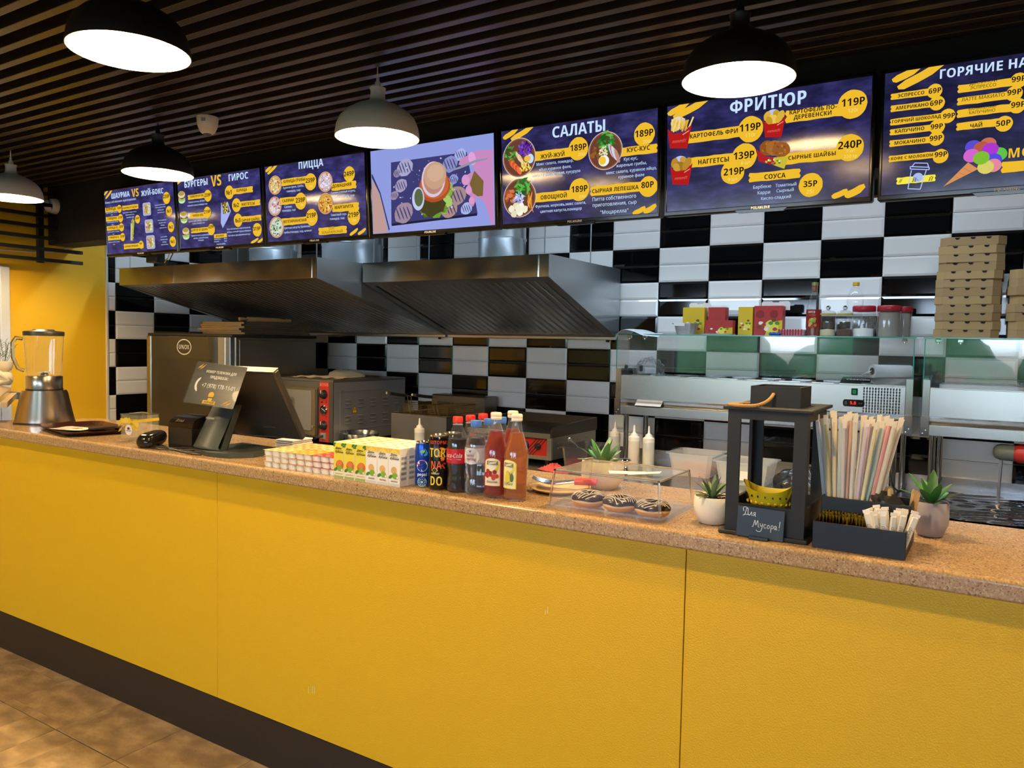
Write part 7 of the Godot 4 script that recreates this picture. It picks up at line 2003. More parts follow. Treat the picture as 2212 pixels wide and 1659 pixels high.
	part(cl, "label_print", c, painted())
	for i in 3:
		copy(cl, "cola_bottle", ["cola bottle with a red cap, second in its file", "cola bottle with a red cap, third in its file", "cola bottle with a red cap, last in its file"][i], Vector3(0.656, y, 2.408 - i * 0.068), rr(-0.4, 0.4), "cola bottles in a file")
	# water bottles
	var wa := thing("water_bottle", "clear water bottle with a blue cap at the front of its file", "bottle", Vector3(0.724, y, 2.476), 0.0, "water bottles in a file")
	part(wa, "plastic", mb().lathe([Vector2(0, 0.004), Vector2(0.018, 0.002), Vector2(0.028, 0.004), Vector2(0.0318, 0.014), Vector2(0.0318, 0.032), Vector2(0.0285, 0.046), Vector2(0.0275, 0.056), Vector2(0.0318, 0.070), Vector2(0.0300, 0.080), Vector2(0.0325, 0.090), Vector2(0.0325, 0.138), Vector2(0.0315, 0.150), Vector2(0.026, 0.174), Vector2(0.017, 0.190), Vector2(0.0135, 0.197), Vector2(0.0135, 0.206)], 36), glassy("e9eff4", 0.10))
	part(wa, "water", mb().lathe([Vector2(0, 0.006), Vector2(0.027, 0.007), Vector2(0.0305, 0.015), Vector2(0.0305, 0.032), Vector2(0.0272, 0.046), Vector2(0.0262, 0.056), Vector2(0.0305, 0.070), Vector2(0.0288, 0.080), Vector2(0.0312, 0.090), Vector2(0.0312, 0.138), Vector2(0.0302, 0.150), Vector2(0.0262, 0.168), Vector2(0, 0.168)], 32), solid_glass("f4f8fa", 0.0, 0.033))
	part(wa, "cap", mb().lathe([Vector2(0.0158, 0.200), Vector2(0.0162, 0.202), Vector2(0.0162, 0.216), Vector2(0.015, 0.2185), Vector2(0, 0.219)], 24), mat("3f6fc0", 0.4))
	part(wa, "label_film", mb().lathe([Vector2(0.0330, 0.094), Vector2(0.0330, 0.140)], 36), glassy("dfe4ee", 0.45, 0.1))
	var w := mb()
	w.cur = lin("e6e0d4")
	patch_round(w, disc(0, 0, 0.026, 0.0235, 26), 0.0333, face - 0.35, 0.116)
	w.cur = lin("8a2f24")
	text_round(w, "saint", face - 0.42, 0.119, 0.0337, 0.024, true)
	text_round(w, "spring", face - 0.33, 0.107, 0.0337, 0.030, true)
	w.cur = lin("1f3f7a")
	patch_round(w, PackedVector2Array([Vector2(-0.005, 0.003), Vector2(0, 0.001), Vector2(0.005, 0.004), Vector2(0.002, -0.002), Vector2(-0.001, -0.004)]), 0.0333, face - 0.42, 0.131, 0.0004)
	part(wa, "label_print", w, painted())
	for i in 2:
		copy(wa, "water_bottle", ["clear water bottle with a blue cap in the middle of its file", "clear water bottle with a blue cap at the back of its file"][i], Vector3(0.724, y, 2.408 - i * 0.068), rr(-0.5, 0.5), "water bottles in a file")
	# lemonade in glass
	lemonade("red lemonade in a glass bottle with cherry label at the front", Vector3(0.792, y, 2.473), "b8260a", true)
	lemonade("red lemonade in a glass bottle standing behind the cherry one", Vector3(0.800, y, 2.395), "b8260a", true)
	lemonade("amber lemonade in a glass bottle with a yellow pear label", Vector3(0.862, y, 2.472), "c9700a", false)

func lemonade(label: String, at: Vector3, hex: String, cherry: bool) -> void:
	var t := thing("lemonade_bottle", label, "bottle", at, 0.0, "glass lemonade bottles")
	var r := 0.0335
	part(t, "glass", mb().lathe([Vector2(0, 0.001), Vector2(0.029, 0.001), Vector2(r, 0.006), Vector2(r + 0.001, 0.10), Vector2(r + 0.0015, 0.138), Vector2(0.031, 0.150), Vector2(0.024, 0.176), Vector2(0.0155, 0.204), Vector2(0.0130, 0.220), Vector2(0.0130, 0.234)], 36), glassy("e6ece4", 0.12, 0.02))
	part(t, "lemonade", mb().lathe([Vector2(0, 0.008), Vector2(r - 0.003, 0.009), Vector2(r - 0.0018, 0.10), Vector2(r - 0.0013, 0.137), Vector2(0.029, 0.150), Vector2(0.0222, 0.175), Vector2(0.0172, 0.192), Vector2(0, 0.192)], 32), solid_glass(hex, 0.3, 0.033))
	part(t, "cap", mb().lathe([Vector2(0.0150, 0.226), Vector2(0.0160, 0.228), Vector2(0.0160, 0.233), Vector2(0.0152, 0.2345), Vector2(0.0160, 0.236), Vector2(0.0160, 0.243), Vector2(0.014, 0.246), Vector2(0, 0.2465)], 26), mat("e0d6c4", 0.4))
	var face := 0.30 if cherry else -0.15
	var arch := func(w: float, h: float) -> PackedVector2Array:
		var p := PackedVector2Array([Vector2(-w / 2, 0), Vector2(-w / 4, 0), Vector2(0, 0), Vector2(w / 4, 0), Vector2(w / 2, 0)])
		for i in 11:
			var a := PI * i / 10
			p.append(Vector2(cos(a) * w / 2, h + sin(a) * 0.012))
		return p
	var lb := part(t, "label", mb(), painted()) if false else null
	var b := mb()
	b.cur = lin("c23020" if cherry else "d9c01c")
	patch_round(b, arch.call(0.052, 0.070), r + 0.0018, face, 0.036)
	b.cur = lin("e6dcc0" if cherry else "e8e0a0")
	patch_round(b, arch.call(0.047, 0.067), r + 0.0021, face, 0.038)
	b.cur = lin("e3cf3a")
	patch_round(b, disc(0, 0.058, 0.022, 0.018, 16), r + 0.0023, face, 0.038)
	b.cur = lin("6a6a62")
	patch_round(b, wavy(0.034, 0.011), r + 0.0025, face, 0.104)
	b.cur = lin("d9d2b8")
	text_round(b, "ЕМБИ", face, 0.104, r + 0.0029, 0.024, true)
	if cherry:
		for i in 11:
			b.cur = lin(["a8241c", "c23a2a", "8a1a14"][i % 3])
			patch_round(b, disc(rr(-0.018, 0.018), rr(-0.012, 0.012), 0.006, 0.006, 12), r + 0.0024, face, 0.072, 0.0001 * i)
		b.cur = lin("5a1a10")
		text_round(b, "Вишня", face, 0.050, r + 0.0036, 0.032, false, 0.3)
	else:
		b.cur = lin("d9c23a")
		patch_round(b, disc(-0.002, 0.0, 0.010, 0.013, 16), r + 0.0024, face, 0.066)
		patch_round(b, disc(-0.001, 0.014, 0.006, 0.008, 14), r + 0.0024, face, 0.066)
		b.cur = lin("4d6a2a")
		patch_round(b, disc(0.013, 0.0, 0.006, 0.012, 10, 0.1), r + 0.0025, face, 0.068)
		b.cur = lin("3a3414")
		text_round(b, "Груша", face, 0.050, r + 0.0036, 0.032, false, 0.3)
	part(t, "label_print", b, painted())

func juice_mesh(kind: int) -> Array:
	var w := 0.0455
	var h := 0.118
	var d := 0.037
	var body := mb()
	body.cur = lin("e6dcb8" if kind == 0 else "e9e2d2")
	body.bb(-w / 2, w / 2, 0, h, -d / 2, d / 2, 0.0008)
	var z := d / 2 + 0.0004
	var b := mb()
	if kind == 0:
		b.cur = lin("e0cd3c")
		b.prism(PackedVector2Array([Vector2(-w / 2 + 0.001, 0.03), Vector2(w / 2 - 0.001, 0.03), Vector2(w / 2 - 0.001, h - 0.001), Vector2(-w / 2 + 0.001, h - 0.001)]), z, z, false)
		b.cur = lin("3d7a26")
		for q in [[-0.019, 0.112, 0.006], [0.016, 0.111, 0.008], [0.02, 0.105, 0.005], [-0.02, 0.105, 0.004]]:
			b.prism(disc(q[0], q[1], q[2], q[2] * 0.6, 8, 0.1, 0.5), z + 0.0002, z + 0.0002, false)
		b.cur = lin("c9582c")
		b.prism(disc(0.004, 0.045, 0.017, 0.016, 16), z + 0.0003, z + 0.0003, false)
		b.cur = lin("d9733c")
		b.prism(disc(0.002, 0.050, 0.012, 0.010, 16), z + 0.0004, z + 0.0004, false)
	else:
		b.cur = lin("e3b92f")
		b.prism(PackedVector2Array([Vector2(-w / 2 + 0.001, 0.102), Vector2(w / 2 - 0.001, 0.102), Vector2(w / 2 - 0.001, h - 0.001), Vector2(-w / 2 + 0.001, h - 0.001)]), z, z, false)
		b.cur = lin("efd98a")
		for i in 5:
			b.prism(PackedVector2Array([Vector2(0, h - 0.001), Vector2(-0.02 + i * 0.009, 0.1), Vector2(-0.016 + i * 0.009, 0.1)]), z + 0.0001, z + 0.0001, false)
		b.cur = lin("d8a86a")
		b.prism(disc(0.0, 0.050, 0.012, 0.012, 14), z + 0.0003, z + 0.0003, false)
	b.cur = lin("7aa82c")
	b.prism(disc(0.004, 0.034, 0.011, 0.010, 14), z + 0.0005, z + 0.0005, false)
	b.cur = lin("3f7a24")
	b.prism(disc(-0.013, 0.030, 0.009, 0.005, 10, 0.0, 0.6), z + 0.0006, z + 0.0006, false)
	b.cur = lin("c0443a")
	b.prism(disc(0.014, 0.029, 0.0045, 0.0045, 10), z + 0.0007, z + 0.0007, false)
	b.cur = lin("f0e8d8")
	b.prism(disc(0.014, 0.029, 0.0036, 0.0036, 10), z + 0.0008, z + 0.0008, false)
	b.cur = lin("2a2418")
	text(b, "Дары", -0.001, 0.098, z + 0.0008, 0.026, true, 0.3)
	text(b, "Кубани", 0.002, 0.086, z + 0.0008, 0.034, true, 0.3)
	b.prism(PackedVector2Array([Vector2(-0.012, 0.0915), Vector2(0.015, 0.0925), Vector2(0.015, 0.0917), Vector2(-0.012, 0.0907)]), z + 0.0008, z + 0.0008, false)
	b.cur = lin("4a3a2a" if kind == 1 else "b03a3a")
	text(b, "ЯБЛОКО" if kind == 1 else "ЯБЛОКО-ПЕРСИК", 0.002, 0.0165, z + 0.0008, 0.026 if kind == 1 else 0.032, true)
	b.cur = lin("cdc5b6" if kind == 1 else "9aa85a")
	b.bb(-w / 2 + 0.002, w / 2 - 0.002, 0.002, 0.010, z, z + 0.0001)
	# side print
	b.cur = lin("8f9aa8")
	for i in 5:
		b.bb(w / 2 + 0.0001, w / 2 + 0.0003, 0.02 + i * 0.016, 0.028 + i * 0.016, -0.012, 0.012)
	# top print
	b.cur = lin("c9b25a" if kind == 0 else "d8c890")
	b.prism(PackedVector2Array([Vector2.ZERO, Vector2(0.00001, 0), Vector2(0, 0.00001)]), z, z, false)
	b.bb(-w / 2 + 0.004, w / 2 - 0.010, h + 0.0001, h + 0.0004, -0.012, 0.010)
	b.cur = lin("4d7a30" if kind == 0 else "a8844a")
	b.bb(-0.012, 0.004, h + 0.0004, h + 0.0006, -0.008, 0.000)
	var straw := mb()
	return [body.mesh(), b.mesh()]

func build_snacks() -> void:
	var y := 1.10
	var kinds := [juice_mesh(0), juice_mesh(1)]
	var protos := []
	for k in 2:
		var t := thing("juice_carton", ["small yellow juice carton with peach print, front row", "small white juice carton with green apple print, front row"][k], "juice carton", Vector3(0.231 + k * 3 * 0.0463, y, 2.517), 0.0, ["yellow juice cartons", "white juice cartons"][k])
		part(t, "carton_body", kinds[k][0], painted())
		part(t, "carton_print", kinds[k][1], painted())
		protos.append(t)
	for row in 5:
		for c in 6:
			if row == 0 and c in [0, 3]:
				continue
			var k := 0 if c < 3 else 1
			copy(protos[k], "juice_carton", (["small yellow juice carton with peach print, front row", "small white juice carton with green apple print, front row"][k] if row == 0 else ["small yellow juice carton in a row behind the front", "small white juice carton in a row behind the front"][k]), Vector3(0.231 + c * 0.0463, y, 2.517 - row * 0.0383), rr(-0.02, 0.02), ["yellow juice cartons", "white juice cartons"][k])
	# jam portions in stacked blocks
	var cup := mb()
	var ring := func(hw: float, yy: float) -> Array:
		var out := []
		for p in round_rect(-hw, hw, -hw, hw, hw * 0.42, 4):
			out.append(Vector3(p.x, yy, p.y))
		return out
	loft(cup, [ring.call(0.0138, 0.0), ring.call(0.0158, 0.003), ring.call(0.0172, 0.0185)])
	var cup_mesh := cup.mesh()
	var lids := []
	for k in 3:
		var l := mb()
		l.cur = lin(["d9b070", "d68a2c", "c2341e"][k])
		l.bb(-0.0186, 0.0186, 0.0185, 0.0192, -0.0186, 0.0186)
		l.cur = lin(["8a5a2a", "e8c070", "e8b0a0"][k])
		l.at(Vector3(0, 0.0194, 0), Vector3(-PI / 2, 0, 0.3)).prism(disc(0.002, 0.003, 0.009, 0.006, 10, 0.15), 0, 0, false)
		l.cur = lin(["e6d6b0", "a8501c", "8a1a10"][k])
		l.at(Vector3(0, 0.0195, 0), Vector3(-PI / 2, 0, -0.4)).prism(disc(-0.006, -0.007, 0.006, 0.003, 8, 0.15), 0, 0, false)
		lids.append(l.mesh())
	var cp := []
	var lab := ["jam portion cup with a pale honey coloured foil lid", "jam portion cup with an orange foil lid", "jam portion cup with a red foil lid"]
	for k in 3:
		cp.append(null)
	for layer in 3:
		for row in 6:
			for c in 10:
				if layer < 2 and row > 0 and c > 0:
					continue
				var k := 0 if c < 3 else (1 if c < 6 else 2)
				if row > 2:
					k = maxi(0, k - 1)
				var at := Vector3(-0.128 + c * 0.0376 + (0.004 if layer == 1 else 0.0) + rr(-0.0006, 0.0006), y + layer * 0.0197, 2.503 - row * 0.0376 - c * 0.0016)
				var lb: String = lab[k] + [", lowest layer", ", middle layer", ", top layer"][layer]
				if cp[k] == null:
					var t := thing("jam_cup", lb, "jam cup", at, 0.0, "jam portion cups in a block")
					part(t, "cup_body", cup_mesh, mat("ded6c2", 0.45))
					part(t, "foil_lid", lids[k], painted())
					cp[k] = t
				else:
					copy(cp[k], "jam_cup", lb, at, 0.0, "jam portion cups in a block")
	# plate with tongs
	solo("wooden_plate", mb().lathe([Vector2(0, 0.001), Vector2(0.055, 0.001), Vector2(0.088, 0.010), Vector2(0.092, 0.014), Vector2(0.088, 0.0135), Vector2(0.058, 0.006), Vector2(0, 0.006)], 44), mat("c9a56e", 0.5), "shallow pale wooden plate beside the doughnut case", "plate", Vector3(0.905, y, 2.285))
	var tg := thing("serving_tongs", "steel serving tongs with red handles resting on the plate", "tongs", Vector3(0.905, y + 0.017, 2.285), 0.35)
	for s in [-1, 1]:
		var bl := mb()
		bl.surf(func(u, v): return Vector3(-0.085 + u * 0.075, 0.004 + 0.016 * (1 - u) * (1 - u) * (0.5 if s < 0 else 1.0) + 0.012 * absf(v - 0.5), s * 0.016 + (v - 0.5) * (0.045 - 0.02 * u)), 12, 8)
		var be := part(tg, "blade", bl, M.steel_smooth)
		var ho := mb()
		for i in 4:
			for j in 3:
				ho.at(Vector3(-0.072 + i * 0.013, 0.0225 - i * 0.003 if s > 0 else 0.016 - i * 0.002, s * 0.016 - 0.010 + j * 0.010), Vector3(0, 0, 0)).lathe([Vector2(0.0024, 0.0), Vector2(0, 0.0004)], 8)
		part(be, "perforation", ho, M.black)
		part(tg, "arm", mb().tube([Vector3(-0.012, 0.008, s * 0.016), Vector3(0.03, 0.014, s * 0.012), Vector3(0.05, 0.016, s * 0.010)], 0.005, 8), M.steel_smooth)
		part(tg, "handle", mb().tube([Vector3(0.045, 0.016, s * 0.010), Vector3(0.07, 0.017, s * 0.011), Vector3(0.11, 0.017, s * 0.007)], 0.009, 10), mat("b3202c", 0.4))
	doughnut_case()

func doughnut_case() -> void:
	var y := 1.10
	var x0 := 0.992
	var x1 := 1.312
	var z0 := 2.262
	var z1 := 2.508
	var t := thing("doughnut_case", "clear acrylic display case with a chrome knob for doughnuts", "display case")
	var ac = M.acrylic
	part(t, "base_tray", mb().at(Vector3(0, y + 0.001, 0), Vector3(-PI / 2, 0, 0)).prism(round_rect(x0 - 0.012, x1 + 0.012, -z1 - 0.010, -z0 + 0.010, 0.012), 0, 0.006), ac)
	part(t, "tray_lip", mb().bb(x0 - 0.004, x1 + 0.004, y + 0.007, y + 0.014, z1, z1 + 0.003).bb(x0 - 0.004, x1 + 0.004, y + 0.007, y + 0.014, z0 - 0.003, z0).bb(x0 - 0.004, x0 - 0.001, y + 0.007, y + 0.014, z0, z1).bb(x1 + 0.001, x1 + 0.004, y + 0.007, y + 0.014, z0, z1), ac)
	var ty := 1.204
	# slightly tapered cover
	var i := 0.010
	var lo := [Vector3(x0, y + 0.008, z0), Vector3(x1, y + 0.008, z0), Vector3(x1, y + 0.008, z1), Vector3(x0, y + 0.008, z1)]
	var hi := [Vector3(x0 + i, ty, z0 + i), Vector3(x1 - i, ty, z0 + i), Vector3(x1 - i, ty, z1 - i), Vector3(x0 + i, ty, z1 - i)]
	var nm := ["back_wall_sheet", "end_sheet", "front_sheet", "end_sheet"]
	for k in 4:
		var k2 := (k + 1) % 4
		var b := mb()
		var out := Vector3([0, 1, 0, -1][k], 0, [-1, 0, 1, 0][k])
		b.quad(lo[k], lo[k2], hi[k2], hi[k], out)
		part(t, nm[k], b, ac)
		part(t, "corner_edge", mb().tube([lo[k], hi[k]], 0.0035, 8), solid_glass("f2f2ec"))
		part(t, "top_edge", mb().tube([hi[k], hi[k2]], 0.003, 8), solid_glass("f2f2ec"))
	part(t, "top_sheet", mb().quad(hi[0], hi[1], hi[2], hi[3], Vector3.UP), glassy("d8d4c8", 0.22, 0.04))
	var cx := (x0 + x1) / 2 + 0.01
	part(t, "knob", mb().at(Vector3(cx, ty, 2.385)).lathe([Vector2(0.009, 0), Vector2(0.005, 0.003), Vector2(0.0042, 0.014), Vector2(0.008, 0.020), Vector2(0.0135, 0.024), Vector2(0.0145, 0.028), Vector2(0.011, 0.032), Vector2(0, 0.0335)], 22), M.chrome)
	solo("folded_note", mb().at(Vector3.ZERO, Vector3(0, 0.5, 0)).bb(-0.05, 0.05, 0, 0.001, -0.022, 0.022).at(Vector3(0.05, 0.004, 0), Vector3(0, 0.2, 0.12)).bb(-0.045, 0.04, 0, 0.001, -0.016, 0.016), mat("cfd2d4", 0.7), "folded pale papers lying on the doughnut case lid", "paper", Vector3(cx + 0.03, ty + 0.004, 2.44))
	for k in 3:
		var d := thing("doughnut", ["chocolate iced doughnut with white stripes at the plate end of the case", "chocolate iced doughnut with white stripes in the middle of the case", "chocolate iced doughnut with white stripes at the plant end of the case"][k], "doughnut", Vector3(1.085 + k * 0.094, y + 0.0085, 2.452 + k * 0.004), rr(0, 3), "iced doughnuts in the case")
		var body := func(u: float, v: float, grow: float) -> Vector3:
			var a := u * TAU
			var bb := v * TAU
			var k2 := 1.0 + 0.015 * sin(a * 3.0)
			return Vector3(cos(a) * (0.0275 + (0.0185 + grow) * cos(bb)) * k2, 0.0175 + (0.0175 + grow) * sin(bb), sin(a) * (0.0275 + (0.0185 + grow) * cos(bb)) * k2)
		part(d, "dough", mb().surf(func(u, v): return body.call(u, v, 0.0), 40, 18, true), mat("c98a3c", 0.6))
		part(d, "pale_band", mb().surf(func(u, v): return body.call(u, lerpf(-0.03, 0.02, v), 0.0004), 40, 4, true), mat("e0b878", 0.65))
		part(d, "chocolate_icing", mb().surf(func(u, v): return body.call(u, lerpf(0.015 + 0.012 * sin(u * 31.0), 0.5, v), 0.0014), 60, 12, true), mat("2a1208", 0.22))
		var ic := mb()
		for s in 9:
			var off := -0.036 + s * 0.009
			var pts := []
			for j in 15:
				var zz := lerpf(-0.042, 0.042, j / 14.0)
				var xx := off + 0.003 * sin(zz * 120.0 + s)
				var rad := sqrt(xx * xx + zz * zz)
				var q := (rad - 0.0275) / 0.0199
				if absf(q) < 0.985:
					pts.append(Vector3(xx, 0.0175 + 0.0189 * sqrt(1.0 - q * q) + 0.0006, zz))
				else:
					if pts.size() > 2:
						ic.tube(pts, 0.0011, 5)
					pts = []
			if pts.size() > 2:
				ic.tube(pts, 0.0011, 5)
		part(d, "white_stripes", ic, mat("e9d8bc", 0.45))
	# plants
	var bp := thing("potted_plant", "beige pot with green leaves standing behind the doughnut case", "plant", Vector3(0.985, y, 2.155))
	part(bp, "pot", pot(mb(), 0.068, 0.088, 0.55), mat("c9b79a", 0.6))
	succulent(bp, Vector3(0, 0.07, 0), 15, 0.10, 0.026, ["3f7a34", "2c5f28", "6f8f6a", "557f4a"], 0.35)
	var wp := thing("potted_succulent", "spiky succulent in a rounded white pot beside the black lantern", "plant", Vector3(1.415, y, 2.415))
	part(wp, "pot", pot(mb(), 0.047, 0.070, 0.62), mat("d9cfbc", 0.55))
	var so := mb()
	for k in 60:
		so.at(Vector3(rr(-0.028, 0.028), 0.060 + rr(0, 0.004), rr(-0.028, 0.028)), Vector3(rr(0, 3), rr(0, 3), 0)).box(Vector3.ZERO, Vector3(0.008, 0.006, 0.007), 0.002)
	part(wp, "pebbles", so, mat("6b5236", 0.8)).set_meta("kind", "stuff")
	succulent(wp, Vector3(0, 0.062, 0), 20, 0.066, 0.014, ["4f6a3c", "62794a", "3f5a34", "71875a"], 0.25)
	var gp := thing("potted_plant", "grey pot with dark green leaves behind the condiment caddy", "plant", Vector3(1.893, y, 2.225))
	part(gp, "pot", pot(mb(), 0.040, 0.085, 0.6), mat("9a949a", 0.6))
	succulent(gp, Vector3(0, 0.075, 0), 12, 0.085, 0.024, ["2f6a2c", "3f7f38", "265724"], 0.3)

func strokes(b: MB, lines: Array, x: float, y: float, s: float, w: float) -> void:
	for l in lines:
		var c := Curve2D.new()
		for i in range(0, l.size(), 2):
			var p := Vector2(x + l[i] * s, y + l[i + 1] * s)
			var pr := p if i == 0 else Vector2(x + l[i - 2] * s, y + l[i - 1] * s)
			var nx := p if i + 2 >= l.size() else Vector2(x + l[i + 2] * s, y + l[i + 3] * s)
			var tn := (nx - pr) / 6.0
			c.add_point(p, -tn, tn)
		var pts := c.tessellate(3, 6.0)
		for i in pts.size() - 1:
			var o := (pts[i + 1] - pts[i]).orthogonal().normalized() * w
			var e := (pts[i + 1] - pts[i]).normalized() * w * 0.5
			b.quad(Vector3(pts[i].x - o.x - e.x, pts[i].y - o.y - e.y, 0), Vector3(pts[i + 1].x - o.x + e.x, pts[i + 1].y - o.y + e.y, 0), Vector3(pts[i + 1].x + o.x + e.x, pts[i + 1].y + o.y + e.y, 0), Vector3(pts[i].x + o.x - e.x, pts[i].y + o.y - e.y, 0), Vector3(0, 0, 1))

func build_lantern_and_caddy() -> void:
	var y := 1.10
	var x0 := 1.472
	var x1 := 1.655
	var z0 := 2.275
	var z1 := 2.497
	var bk := mat("0b0a08", 0.6, 0.0, {"heightmap_enabled": true, "heightmap_texture": tex(noise_image(256, 256, 55, 0.05, 1.0, 0.2, 3)), "heightmap_scale": 0.05, "uv1_triplanar": true, "uv1_scale": Vector3(4, 4, 4)})
	var t := thing("wooden_lantern", "black wooden lantern with a rope handle used as a litter holder", "lantern")
	part(t, "base_board", mb().bb(x0 - 0.012, x1 + 0.010, y + 0.0005, y + 0.010, z0 - 0.010, z1 + 0.012, 0.002), bk)
	part(t, "top_board", mb().bb(x0 - 0.010, x1 + 0.012, 1.400, 1.408, z0 - 0.012, z1 + 0.010, 0.0015), bk)
	for q in [[x0, z1], [x1, z1], [x0, z0], [x1, z0]]:
		var sx := 1.0 if q[0] == x0 else -1.0
		var sz := -1.0 if q[1] == z1 else 1.0
		part(t, "post", mb().bb(q[0], q[0] + sx * 0.030, y + 0.010, 1.400, q[1], q[1] + sz * 0.008).bb(q[0], q[0] + sx * 0.008, y + 0.010, 1.400, q[1] + sz * 0.008, q[1] + sz * 0.030), bk)
	part(t, "head_rail", mb().bb(x0 + 0.03, x1 - 0.03, 1.378, 1.400, z1 - 0.008, z1), bk)
	part(t, "head_rail", mb().bb(x0 + 0.03, x1 - 0.03, 1.378, 1.400, z0, z0 + 0.008), bk)
	part(t, "head_rail", mb().bb(x1 - 0.008, x1, 1.378, 1.400, z0 + 0.03, z1 - 0.03), bk)
	part(t, "head_rail", mb().bb(x0, x0 + 0.008, 1.378, 1.400, z0 + 0.03, z1 - 0.03), bk)
	part(t, "low_board", mb().bb(x0 + 0.03, x1 - 0.03, y + 0.010, 1.176, z1 - 0.008, z1), bk)
	part(t, "low_board", mb().bb(x0 + 0.03, x1 - 0.03, y + 0.010, 1.176, z0, z0 + 0.008), bk)
	part(t, "low_board", mb().bb(x1 - 0.008, x1, y + 0.010, 1.176, z0 + 0.03, z1 - 0.03), bk)
	part(t, "low_board", mb().bb(x0, x0 + 0.008, y + 0.010, 1.176, z0 + 0.03, z1 - 0.03), bk)
	# box on top
	var a0 := 1.512
	var a1 := 1.628
	var c0 := 2.335
	var c1 := 2.455
	var hb := mb()
	hb.bb(a0, a1, 1.408, 1.456, c1 - 0.006, c1).bb(a0, a1, 1.408, 1.456, c0, c0 + 0.006).bb(a0, a0 + 0.006, 1.408, 1.456, c0 + 0.006, c1 - 0.006).bb(a1 - 0.006, a1, 1.408, 1.456, c0 + 0.006, c1 - 0.006)
	part(t, "top_box", hb, bk)
	var rope := []
	for i in 17:
		var k := i / 16.0
		rope.append(Vector3(lerpf(a0 + 0.055, a0 - 0.040, k) + 0.028 * sin(k * PI) * (1.0 - k), 1.4385 - 0.028 * sin(minf(1.0, k * 1.7) * PI * 0.5), c1 + 0.004 + 0.052 * sin(k * PI * 0.75)))
	for i in range(1, 5):
		rope.append(Vector3(a0 - 0.040 + 0.008 * i, 1.411, rope[16].z - 0.016 * i))
	var rp := mb().tube(rope, 0.0042, 8)
	for s in 2:
		var tw := []
		for i in rope.size() * 4:
			var f := i / 4.0
			var i0 := mini(int(f), rope.size() - 1)
			var i1 := mini(i0 + 1, rope.size() - 1)
			var p: Vector3 = rope[i0].lerp(rope[i1], f - int(f))
			var ph := i * 0.9 + s * PI
			tw.append(p + Vector3(cos(ph) * 0.0028, sin(ph) * 0.0028, cos(ph + 1.0) * 0.0022))
		rp.tube(tw, 0.0021, 5)
	part(t, "rope_handle", rp, mat("9c7440", 0.85))
	# yellow perforated cup inside
	var yb := thing("yellow_basket", "yellow curved basket with small holes set inside the lantern", "basket", Vector3(1.552, y + 0.046, 2.405))
	var sh := mb()
	for k in 2:
		sh.surf(func(u, v):
			var a: float = u * TAU
			var top: float = 0.052 + 0.022 * pow(absf(cos(a)), 3.0)
			var g: float = 0.6 + 0.4 * v
			return Vector3(cos(a) * (0.062 * g - k * 0.0015), v * top, sin(a) * (0.040 * g - k * 0.0015)), 48, 10, k == 0)
	sh.surf(func(u, v): return Vector3(cos(u * TAU) * 0.037 * v, 0.0005, sin(u * TAU) * 0.024 * v), 24, 3)
	part(yb, "shell", sh, mat("c9b41c", 0.42))
	var hl := mb()
	for i in 20:
		var a := TAU * i / 20
		hl.at(Vector3(cos(a) * 0.0574, 0.040, sin(a) * 0.0370), Vector3(0, -a + PI / 2, 0)).prism(disc(0, 0, 0.0016, 0.0028, 8), -0.0012, 0.0012)
	part(yb, "hole", hl, M.black)
	var dm := mb()
	for i in 20:
		var a := TAU * (i + 0.5) / 20
		dm.at(Vector3(cos(a) * 0.0515, 0.023, sin(a) * 0.0332), Vector3(0, -a + PI / 2, 0)).surf(func(u, v): return Vector3(cos(u * TAU) * 0.0042 * v, sin(u * TAU) * 0.0042 * v, 0.0022 * (1.0 - v * v)), 10, 3)
	part(yb, "dimple", dm, mat("c9b41c", 0.42))
	# chalk sign
	var cs := thing("chalk_sign", "small dark card with handwritten white words before the lantern", "sign", Vector3(1.560, y, 2.516))
	cs.rotation = Vector3(-0.08, 0.03, -0.02)
	part(cs, "card", mb().bb(-0.054, 0.054, 0.002, 0.074, -0.0015, 0.0015, 0.001), mat("1c2326", 0.4))
	part(cs, "foot_clip", mb().bb(-0.022, 0.022, 0.0, 0.007, 0.0, 0.014, 0.001), mat("151a1c", 0.4))
	var hw := mb().at(Vector3(0, 0, 0.0021))
	strokes(hw, [[-0.1, 0.0, 0.12, 0.1, 0.3, 0.95, 0.55, 1.1, 0.6, 0.2, 0.75, 0.15], [-0.1, 0.6, -0.2, 1.1, 0.1, 1.3, 0.5, 1.15], [-0.1, 0.0, -0.15, -0.15, 0.05, 0.08, 0.6, 0.1, 0.85, 0.05], [0.85, 0.0, 1.0, 0.25, 1.15, 0.6, 1.22, 0.1, 1.35, 0.08], [1.75, 0.6, 1.5, 0.55, 1.5, 0.33, 1.75, 0.3, 1.75, 0.6, 1.74, 0.05, 1.85, 0.0], [1.7, 0.3, 1.45, 0.02]], -0.038, 0.053, 0.0145, 0.0007)
